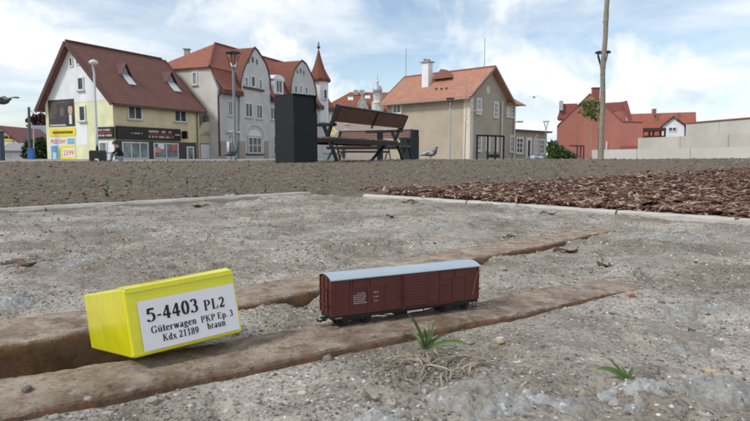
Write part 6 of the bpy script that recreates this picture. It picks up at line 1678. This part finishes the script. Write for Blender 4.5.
def bark_mat(name, a, b_):
    m, t, b = new_mat(name); k = NT(t)
    n1 = k.noise(k.coord('Object', (1, 1, .35)), 26, 6, .7); n2 = k.noise(k.coord('Object', (1, 1, 3.0)), 9, 4, .6)
    cc = k.ramp(n1, [(.3, a), (.7, b_)]); cc = k.mix(k.ramp(n2, [(.55, 0.0), (.72, .45)]), cc, tuple(c * .45 for c in a))
    k.l(cc, b.inputs['Base Color']); b.inputs['Roughness'].default_value = .9; b.inputs['Specular IOR Level'].default_value = .2
    k.l(k.bump(n1, .8, .01), b.inputs['Normal']); return m
M_trunk = bark_mat('grey brown bark', (.20, .175, .145), (.33, .298, .25))
# the bare trunk at right: its crown is far above the picture
tb = W(600.2, 157, 8.9); t = thing('young_tree', (tb.x, tb.y, sz_(tb.x, tb.y)), 'tall slim bare tree trunk rising out of the top of the picture', 'tree')
pts, rad = [], []
for i in range(60):
    z = i * .085; f = i / 59
    tgt = W(601.5 + 4.5 * min(1, z / 2.6), 157, 8.9)
    wob = .010 * math.sin(z * 3.1) + .006 * math.sin(z * 7.3 + 1)
    knot = .007 * max(0, math.sin(z * 9.7)) ** 12
    pts.append((tb.x + .02 * z / 2.6 + wob, tb.y + .008 * math.sin(z * 2.3), sz_(tb.x, tb.y) - .06 + z)); rad.append((.036 - .006 * f + knot * .7) * (1.12 if i < 2 else 1))
mb = MB(); mb.tube(pts, rad, 16); trunk = mb.build('trunk', M_trunk, t, smooth=True)
rr = random.Random(4)
for i, z in enumerate((.45, .9, 1.25, 1.62, 2.05, 2.4)):       # stubs of cut side shoots
    k = int((z + .06) / .085); p = Vector(pts[k]); a = rr.uniform(2.4, 6.9); d = Vector((math.cos(a), math.sin(a) * .6, .5)).normalized()
    mb = MB(); mb.tube([p + d * .03, p + d * (rad[k] + .018)], [.016, .010], 7); mb.build('shoot_stub', M_trunk, trunk)
topp = Vector(pts[-1])
for i in range(7):
    a = i * .9; d = Vector((math.cos(a), math.sin(a), 1.1)).normalized(); mb = MB(); mb.tube([topp - UP * (.5 - i * .06), topp - UP * (.5 - i * .06) + d * .5, topp + d * 1.1 + UP * .2], [.02, .013, .005], 6); mb.build('limb', M_trunk, t)
gg = np.random.RandomState(2)
Vl, Fl = leaf_cloud(gg, 1500, lambda g, n: np.array([topp.x, topp.y, topp.z + .9]) + g.normal(0, 1, (n, 3)) * np.array([.55, .55, .5]), .06)
np_mesh('crown', Vl, Fl, M_leafA, parent=t, loc=tuple(t.location))
# sapling with a few green leaves
sb = W(591.3, 157, 20); t = thing('sapling', (sb.x, sb.y, -.02), 'thin sapling with a small tuft of bright green leaves', 'tree')
stem = [W(591.3, 160, 20), W(591, 140, 20), W(591.2, 125, 20), W(590.5, 112, 20), W(590, 103, 20)]
mb = MB(); mb.tube(stem, [.022, .02, .018, .014, .008], 8); mb.build('trunk', M_trunk, t)
cl = [(585, 108, .14), (590, 111, .16), (588, 105, .10), (595, 110, .12), (597, 103, .08), (583, 104.5, .07), (594, 117.5, .07), (592, 101.5, .05), (599.5, 110, .07), (589, 115, .07), (596, 119.5, .03), (586.5, 112, .08)]
for u, v, r_ in cl[:8]:
    e_ = W(u, v, 20.05); b_ = W(590.6, max(v + 3, 109), 20); mb = MB(); mb.tube([b_, (b_ + e_) / 2 + UP * .02, e_], [.008, .006, .003], 5); mb.build('limb', M_trunk, t)
P_ = [leaf_cloud(gg, int(12 + r_ * 230), (lambda c, r_: lambda g, n: np.array(W(*c, 20.05)[:]) + g.normal(0, .8, (n, 3)) * r_)((u, v), r_), .062) for u, v, r_ in cl]
Vl = np.concatenate([a for a, b in P_]); np_mesh('crown', Vl, np.arange(len(Vl)).reshape(-1, 4), M_leafA, parent=t, loc=tuple(t.location))
# leafless sapling against the station wall
nb = W(465.2, 157, 40); t = thing('bare_sapling', (nb.x, nb.y, -.02), 'leafless thin sapling against the corner of the station', 'tree')
mb = MB(); mb.tube([W(464.6, 160, 40), W(465.5, 130, 40), W(466.5, 105, 40), W(467.2, 78, 40)], [.035, .03, .02, .008], 6); mb.build('trunk', M_trunk, t)
rr = random.Random(12)
for i in range(12):
    v = 88 + i * 3.6; u = 466.8 - (v - 88) * .035; sg = 1 if i % 2 else -1
    mb = MB(); mb.tube([W(u, v, 40), W(u + sg * rr.uniform(2, 3.5), v - rr.uniform(1, 3), 40 + rr.uniform(-.2, .2)), W(u + sg * rr.uniform(4, 8), v - rr.uniform(5, 9), 40 + rr.uniform(-.4, .4))], [.010, .008, .004], 5); mb.build('limb', M_trunk, t)
def bush(name, blobs, Y, mat, label, n, size, cat='bush'):
    u = sum(b[0] for b in blobs) / len(blobs); b = W(u, 157, Y); t = thing(name, (b.x, b.y, -.05), label, cat); k = Y / 600
    P_ = []
    tot = sum(b[2] * b[3] for b in blobs)
    for (u, v, ru, rv) in blobs:
        c = np.array(W(u, v, Y)[:]); m = int(n * ru * rv / tot)
        def cf(g, q, c=c, ru=ru, rv=rv):
            d = g.normal(0, 1, (q, 3)); d /= np.linalg.norm(d, axis=1)[:, None]; r = g.rand(q) ** .35 * (1 + .25 * np.sin(d[:, 0] * 7 + d[:, 2] * 5 + c[0]))
            return c + d * r[:, None] * np.array([ru * k, max(ru, rv) * k * .8, rv * k])
        P_.append(leaf_cloud(gg, m, cf, size)[0])
    Vl = np.concatenate(P_); np_mesh('crown', Vl, np.arange(len(Vl)).reshape(-1, 4), mat, parent=t, loc=tuple(t.location))
    for i, (u, v, ru, rv) in enumerate(blobs[:4]):
        a, c = W(u, 160, Y), W(u, v, Y); mb = MB(); mb.tube([(a.x * .9 + b.x * .1, a.y, -.05), c], [.05, .02], 6); mb.build('trunk' if i == 0 else 'limb', M_trunk, t)
    return t
bush('hedge', [(30, 150, 6, 9), (36, 149, 7, 10), (42, 148.5, 6, 10), (27, 154, 4, 6), (46, 151, 4, 8), (36, 156, 12, 5)], 55, M_leafB, 'dark green clipped hedge left of the yellow house', 5200, .16, 'hedge')
bush('bush', [(555, 151, 6, 9), (551, 147, 4, 6), (562, 153, 7, 6), (569, 155, 6, 4), (574, 156.5, 4, 3), (557, 156, 9, 5)], 52, M_leafC, 'green bush between the station annex and the red house', 4200, .13)
bush('copper_tree', [(33, 121, 6, 4.5), (40, 119, 7, 5), (46, 121, 4, 5), (39, 126, 9, 4)], 110, M_leafD, 'dark copper leaved tree rising behind the hedge', 2600, .32, 'tree')

# small things at the left edge
p = W(31.3, 157, 47); t = thing('recycling_bin', (p.x, p.y, -.03), 'blue recycling bin in front of the dark hedge', 'bin')
mb = MB(); mb.box((p.x, p.y, .36), (.40, .4, .80)); mb.build('body', pm('blue plastic', (.03, .13, .42), .5, .1), t, bevel=.03)
mb = MB(); mb.box((p.x, p.y, .79), (.44, .44, .06)); mb.build('lid', pm('blue plastic', (.03, .13, .42), .5, .1), t, bevel=.02)
p = W(30, 157, 50); t = thing('utility_pole', (p.x, p.y, -.03), 'dark utility pole in front of the hedge', 'pole'); top = W(28.8, 107, 50)
mb = MB(); mb.tube([(p.x, p.y, -.03), (top.x, top.y, top.z)], [.13, .10], 8); mb.build('pole', pm('dark pole', (.10, .11, .12), .8, .15), t)
mb = MB(); a, b = W(30, 110, 50), W(35, 114.5, 50); mb.tube([a, b], .03, 6); mb.build('bracket', M_zinc, t)
mb = MB(); a, b = W(33.6, 157, 50), W(33.6, 127, 50); mb.tube([(a.x, a.y, -.03), b, W(30, 122, 50)], .05, 6); mb.build('stay', M_zinc, t)
p = W(.2, 157, 30); t = thing('notice_pillar', (p.x, p.y, -.03), 'dark blue pillar cut by the left edge of the picture', 'pillar')
mb = MB(); mb.box((p.x, p.y, .68), (.34, .3, 1.42)); mb.build('body', pm('dark blue pillar', (.035, .05, .085), .5, .1), t, bevel=.02); mb = MB(); mb.box((p.x, p.y, 1.40), (.38, .34, .05)); mb.build('cap', M_anth, t)
# wires at left
# ---- weeds growing in the soil bed
def weed(u, v, hgt, label, n=9, seed=1):
    p = G(u, v, .02)
    for _ in range(6): p = G(u, v, sz_(p.x, p.y))
    t = thing('weed', (p.x, p.y, p.z), label, 'weed', 'weeds in the soil bed'); rr = random.Random(seed); s = hgt
    mb = MB(); mb.tube([p, p + Vector((.05 * s, 0, s * .6)), p + Vector((0, .05 * s, s))], [.02 * s + .0006, .015 * s + .0005, .0005], 5); mb.build('stem', M_blade, t)
    for i in range(n):
        a = rr.uniform(0, 6.28); z0 = rr.uniform(.02, .85) * s; L = s * rr.uniform(.3, .6) * (1 - .4 * z0 / s)
        b = p + Vector((0, 0, z0)); e = b + Vector((math.cos(a) * L * .8, math.sin(a) * L * .8, L * .45)); mb = MB(); blade(mb, b, e, L * .24, L * .1, (e - b).cross(UP), 5); mb.build('leaf', M_blade, t)
    return t
weed(107, 197, .075, 'bright leafy weed in the soil, left one of the three', 11, 1)
weed(131, 189, .085, 'slender upright weed in the soil, middle one of the three', 7, 2)
weed(187, 191, .07, 'small weed in the soil, right one of the three', 8, 3)
weed(265, 193, .04, 'low tuft of weed by the end of the left edging', 9, 4)
weed(577, 190, .05, 'small weed poking out of the bark mulch', 8, 5)
weed(726, 192, .05, 'weed in the bark mulch near the right edge', 8, 6)
def yard_sprig(u, v, hgt, label, seed):
    p = GG(u, v); t = thing('sprig', (p.x, p.y, p.z), label, 'sprig'); rr = random.Random(seed)
    for i in range(3):
        mb = MB(); e = p + Vector((rr.uniform(-.4, .4) * hgt, rr.uniform(-.3, .3) * hgt, hgt * rr.uniform(.5, 1))); mb.tube([p, (p + e) / 2 + Vector((.1 * hgt, 0, 0)), e], [.0006, .0005, .0002], 5); mb.build('stalk', M_blade, t)
yard_sprig(602.5, 262, .03, 'hair thin green sprig beside the short rust scrap', 3)
yard_sprig(634, 277, .012, 'tiny green sprig beside the tip of the front rail', 5)

# ---- pigeons
M_pgrey = pm('pigeon slate plumage', (.085, .10, .125), .6, .3, 40); M_plight = pm('pigeon pale wing', (.42, .46, .51), .65, .10, 50); M_pdark = pm('pigeon dark bars', (.022, .024, .03), .6, .2, 40); M_pleg = pm('pigeon leg', (.35, .10, .08), .6)
M_pwhite = pm('pigeon white plumage', (.62, .63, .64), .7, .08, 50)
def loft(mb, rings, n=14):
    vs, fs = [], []
    for (c, ry, rz, tilt) in rings:
        c = Vector(c)
        for k in range(n):
            a = 2 * math.pi * k / n; vs.append(c + Vector((-math.sin(a) * rz * math.sin(tilt), math.cos(a) * ry, math.sin(a) * rz * math.cos(tilt))))
    for i in range(len(rings) - 1):
        for k in range(n): fs.append((i * n + k, i * n + (k + 1) % n, (i + 1) * n + (k + 1) % n, (i + 1) * n + k))
    fs.append(tuple(range(n))); fs.append(tuple(reversed(range((len(rings) - 1) * n, len(rings) * n))))
    mb.add(vs, fs)
def pigeon(loc, rz, label, pose='stand', pale=False, scale=1.0):
    t = thing('pigeon', loc, label, 'pigeon', 'pigeons on the square', rz); t.scale = (scale,) * 3
    bodym = M_pwhite if pale else M_pgrey
    if pose == 'peck': head = [((.085, 0, .105), .030, .032, -.6), ((.115, 0, .080), .022, .024, -.9), ((.130, 0, .050), .019, .020, -1.1), ((.138, 0, .034), .017, .018, -1.0), ((.150, 0, .022), .010, .010, -.6)]; bz = .115
    elif pose == 'fly': head = [((.085, 0, .125), .034, .036, .3), ((.115, 0, .132), .024, .025, .2), ((.135, 0, .137), .020, .020, .1), ((.150, 0, .139), .018, .018, 0), ((.164, 0, .137), .011, .012, 0), ((.172, 0, .135), .006, .006, 0)]; bz = .115
    else: head = [((.085, 0, .155), .034, .040, .9), ((.098, 0, .190), .023, .026, 1.25), ((.103, 0, .215), .019, .021, 1.3), ((.110, 0, .232), .019, .020, .7), ((.126, 0, .236), .012, .014, .1), ((.134, 0, .235), .006, .006, 0)]; bz = .115
    body = [((-.205, 0, bz - .035), .020, .003, .1), ((-.15, 0, bz - .025), .024, .008, .15), ((-.11, 0, bz - .012), .030, .022, .2), ((-.06, 0, bz), .048, .042, .2), ((0, 0, bz + .005), .058, .052, .2), ((.045, 0, bz + .015), .055, .055, .35)]
    mb = MB(); loft(mb, body + head); mb.build('body', bodym, t, smooth=True, local=True)
    hx = head[-1][0]; mb = MB(); dz = -.010 if pose != 'peck' else -.016; mb.tube([(hx[0] - .006, 0, hx[2]), (hx[0] + .016, 0, hx[2] + dz)], [.005, .0012], 6); mb.build('beak', M_pdark, t, local=True)
    for s in (-1, 1):
        eye = Vector(head[-3][0]); mb = MB(); mb.lathe([(.0005, -.003), (.003, 0), (.0005, .003)], (eye.x + .006, s * .0175, eye.z + .004), 8); mb.build('eye', pm('pigeon eye', (.45, .12, .03), .3), t, local=True)
        if pose in ('stand', 'peck'):
            mb = MB(); loft(mb, [((-.175, s * .018, bz - .012), .006, .006, .15), ((-.12, s * .034, bz + .002), .011, .020, .2), ((-.05, s * .048, bz + .012), .014, .036, .2), ((.01, s * .054, bz + .016), .014, .040, .25), ((.05, s * .050, bz + .020), .008, .022, .3)], 10); w = mb.build('wing', M_plight, t, smooth=True, local=True)
            for x0 in (-.035, -.075):
                mb = MB(); mb.bar((x0, s * .064, bz + .036), (x0 - .028, s * .060, bz - .016), .010, .014, up=(0, 1, 0)); mb.build('wing_bar', M_pdark, w, local=True)
            mb = MB(); mb.tube([(-.11, s * .035, bz - .008), (-.19, s * .014, bz - .024)], [.010, .004], 6); mb.build('wing_tip', M_pdark, w, local=True)
        else:        # wings raised
            n = 7; vs, fs = [], []
            for i in range(n + 1):
                f = i / n; x = .04 - f * .05 if pose == 'land' else .05 - .10 * f; y = s * (.045 + .22 * f); z = bz + .03 + (.20 * f if pose == 'land' else .10 * f - .06 * f * f)
                ch = .115 * (1 - .55 * f ** 2); vs += [(x + ch * .3, y, z), (x - ch * .7, y, z - .012), (x - ch * .2, y, z + .012)]
            for i in range(n):
                a = i * 3; fs += [(a, a + 3, a + 5, a + 2), (a + 2, a + 5, a + 4, a + 1), (a + 1, a + 4, a + 3, a)]
            fs += [(0, 2, 1), (n * 3, n * 3 + 1, n * 3 + 2)]
            mb = MB(); mb.add(vs, fs); mb.build('wing', M_plight if not pale else M_pwhite, t, smooth=True, local=True)
        if pose != 'fly':
            mb = MB(); f_ = (.0, s * .022); mb.tube([(f_[0] + .005, f_[1], bz - .04), (f_[0], f_[1], .035), (f_[0] + .004, f_[1], .004)], [.010, .004, .003], 6)
            for a in (-.5, 0, .5, 3.14): mb.tube([(f_[0] + .004, f_[1], .005), (f_[0] + .004 + .03 * math.cos(a) * (.6 if a > 3 else 1), f_[1] + .03 * math.sin(a), .002)], [.003, .0015], 5)
            mb.build('leg', M_pleg, t, local=True)
    return t
p = W(430.5, 157, 11.0); pigeon((p.x, p.y, sz_(p.x, p.y) + .004), R(2), 'slate grey pigeon with two dark wing bars standing on the soil crest', 'stand', scale=1.0)
p = W(231, 157, 11.2); pigeon((p.x, p.y, sz_(p.x, p.y) + .03), R(20), 'pigeon flapping with raised pale wings at the foot of the lamp', 'land', False, 1.0)
p = W(533, 157, 13.2); pigeon((p.x, p.y, -.0), R(168), 'grey pigeon pecking on the paving, left of two before the annex', 'peck', scale=1.15)
p = W(540.5, 157, 14); pigeon((p.x, p.y, -.0), R(8), 'dark pigeon on the paving, right of two before the annex', 'peck', scale=1.1)
p = W(3.0, 101.5, 8.0); pigeon((p.x, p.y, p.z - .11), R(-25), 'grey pigeon in flight entering at the left edge', 'fly', scale=1.0)
p = W(534, 97.5, 34); pigeon((p.x, p.y, p.z - .11), R(60), 'tiny pigeon flying high beyond the station', 'fly', scale=1.0)

# ---- seated person by the yellow house with a black crate
def person(loc, rz):
    t = thing('person', loc, 'person in black top and faded jeans sitting low and bent forward before the shop', 'person', rz=rz)
    J = {'pel': (0, 0, .15), 'wai': (.02, 0, .29), 'chest': (.10, 0, .48), 'neck': (.17, 0, .63), 'head0': (.215, 0, .70), 'head': (.255, 0, .77), 'crown': (.27, 0, .845),
         'hl': (.03, .11, .14), 'kl': (.36, .17, .42), 'al': (.42, .15, .09), 'fl': (.58, .17, .045), 'hr': (.03, -.11, .14), 'kr': (.38, -.18, .38), 'ar': (.46, -.16, .09), 'fr': (.62, -.18, .045),
         'sl': (.12, .17, .56), 'el': (.26, .25, .40), 'wl': (.44, .10, .40), 'pl': (.49, .07, .40), 'sr': (.12, -.17, .56), 'er': (.26, -.26, .38), 'wr': (.44, -.10, .38), 'pr': (.49, -.07, .38)}
    Rr = {'pel': .15, 'wai': .135, 'chest': .145, 'neck': .058, 'head0': .075, 'head': .098, 'crown': .065, 'hl': .09, 'kl': .062, 'al': .045, 'fl': .036, 'hr': .09, 'kr': .062, 'ar': .045, 'fr': .036,
          'sl': .062, 'el': .046, 'wl': .030, 'pl': .034, 'sr': .062, 'er': .046, 'wr': .030, 'pr': .034}
    ed = [('pel', 'wai'), ('wai', 'chest'), ('chest', 'neck'), ('neck', 'head0'), ('head0', 'head'), ('head', 'crown'), ('pel', 'hl'), ('hl', 'kl'), ('kl', 'al'), ('al', 'fl'), ('pel', 'hr'), ('hr', 'kr'), ('kr', 'ar'), ('ar', 'fr'),
          ('chest', 'sl'), ('sl', 'el'), ('el', 'wl'), ('wl', 'pl'), ('chest', 'sr'), ('sr', 'er'), ('er', 'wr'), ('wr', 'pr')]
    for sd, s in (('l', 1), ('r', -1)):
        px, py, pz = J['p' + sd]
        for i, (dy, ln) in enumerate(((.024, .065), (.009, .078), (-.006, .072), (-.020, .056))):
            a, b = 'f%s%da' % (sd, i), 'f%s%db' % (sd, i); J[a] = (px + .03 + ln * .5, py + dy, pz + .004); J[b] = (px + .03 + ln, py + dy, pz - .022); Rr[a] = .009; Rr[b] = .007; ed += [('p' + sd, a), (a, b)]
        a = 'th' + sd; J[a] = (px + .03, py - s * .045, pz + .012); Rr[a] = .010; ed.append(('p' + sd, a))
    nm = list(J); me = bpy.data.meshes.new('skel'); me.from_pydata([J[k] for k in nm], [(nm.index(a), nm.index(b)) for a, b in ed], [])
    o = bpy.data.objects.new('skel', me); C.objects.link(o)
    sk = o.modifiers.new('skin', 'SKIN'); sk.use_smooth_shade = True
    for i, k in enumerate(nm): me.skin_vertices[0].data[i].radius = (Rr[k], Rr[k]); me.skin_vertices[0].data[i].use_root = (k == 'pel')
    sub = o.modifiers.new('sub', 'SUBSURF'); sub.levels = 2; sub.render_levels = 2
    bpy.context.view_layer.update(); dg = bpy.context.evaluated_depsgraph_get(); m2 = bpy.data.meshes.new_from_object(o.evaluated_get(dg))
    bpy.data.objects.remove(o); m2.name = 'body'
    mats = [pm('skin tone', (.46, .29, .22), .6, .08), pm('black cotton top', (.014, .014, .016), .9, .2), pm('faded jeans', (.24, .28, .34), .9, .15), pm('dark shoes', (.03, .03, .035), .6)]
    for m in mats: m2.materials.append(m)
    for p in m2.polygons:
        c = p.center
        arm = abs(c.y) < .125 and c.x > .36 and c.z > .33
        if c.z < .085 and c.x > .36: i = 3
        elif c.z > .635 or arm: i = 0
        elif c.z < .25 or (c.x > .20 and abs(c.y) < .235 and c.z < .47) or (c.x > .33): i = 2
        else: i = 1
        p.material_index = i; p.use_smooth = True
    bo = bpy.data.objects.new('body', m2); C.objects.link(bo); bo.parent = t
    mh = pm('dark brown hair', (.03, .02, .016), .7, .2)
    mb = MB(); n = 14; vs, fs = [], []
    hc = Vector((.252, 0, .78)); ax_ = Vector((.25, 0, 1)).normalized(); bx = Vector((1, 0, -.25)).normalized()
    for i in range(8):
        th = math.pi * .62 * i / 7
        for k in range(n):
            a = 2 * math.pi * k / n; fr_ = math.cos(a); thh = th * (.72 if fr_ > .2 else 1.0)
            d = ax_ * math.cos(thh) + (bx * math.cos(a) + Vector((0, 1, 0)) * math.sin(a)) * math.sin(thh); vs.append(hc + d * .118)
    for i in range(7):
        for k in range(n): fs.append((i * n + k, i * n + (k + 1) % n, (i + 1) * n + (k + 1) % n, (i + 1) * n + k))
    mb.add(vs, fs); mb.build('hair', mh, t, smooth=True, local=True)
    mb = MB(); mb.add([(.345, -.014, .745), (.345, .014, .745), (.372, 0, .742), (.340, 0, .78)], [(0, 1, 2), (1, 3, 2), (3, 0, 2), (0, 3, 1)]); mb.build('nose', mats[0], t, local=True)
    for s in (-1, 1):
        mb = MB(); mb.lathe([(.001, -.006), (.010, 0), (.001, .006)], (.340, s * .035, .782), 8); mb.build('eye', pm('dark eye', (.03, .02, .02), .3), t, local=True)
        mb = MB(); mb.lathe([(.004, -.03), (.018, -.01), (.018, .015), (.004, .03)], (.245, s * .100, .755), 8); mb.build('ear', mats[0], t, local=True)
    mb = MB(); mb.box((.347, 0, .708), (.008, .045, .010)); mb.build('mouth', pm('lips', (.34, .14, .12), .6), t, local=True)
    return t
p = W(122, 157, 25); person((p.x, p.y, -.07), R(-168))
p = W(98, 157, 22.5); t = thing('speaker_case', (p.x, p.y, -.05), 'black box standing left of the seated person', 'case')
mb = MB(); mb.box((p.x, p.y, .17), (.50, .40, .42)); mb.build('case_body', pm('black case', (.012, .012, .014), .5, .1), t, bevel=.02)
mb = MB(); mb.box((p.x + .04, p.y - .205, .05), (.14, .012, .09)); mb.build('badge', M_signw, t)
mb = MB(); mb.box((p.x, p.y, .392), (.46, .36, .02)); mb.build('case_lid', M_anth, t)
p = W(117, 157, 26); t = thing('bottle', tuple(W(97.5, 157, 22.5)[:2]) + (.403,), 'dark slim bottle standing on the black box', 'bottle')
mb = MB(); q = W(98, 157, 22.5); mb.lathe([(.04, .405), (.045, .42), (.045, .52), (.018, .57), (.018, .61), (.02, .62)], (q.x - .02, q.y, 0), 10); mb.build('glass', M_anth2, t)
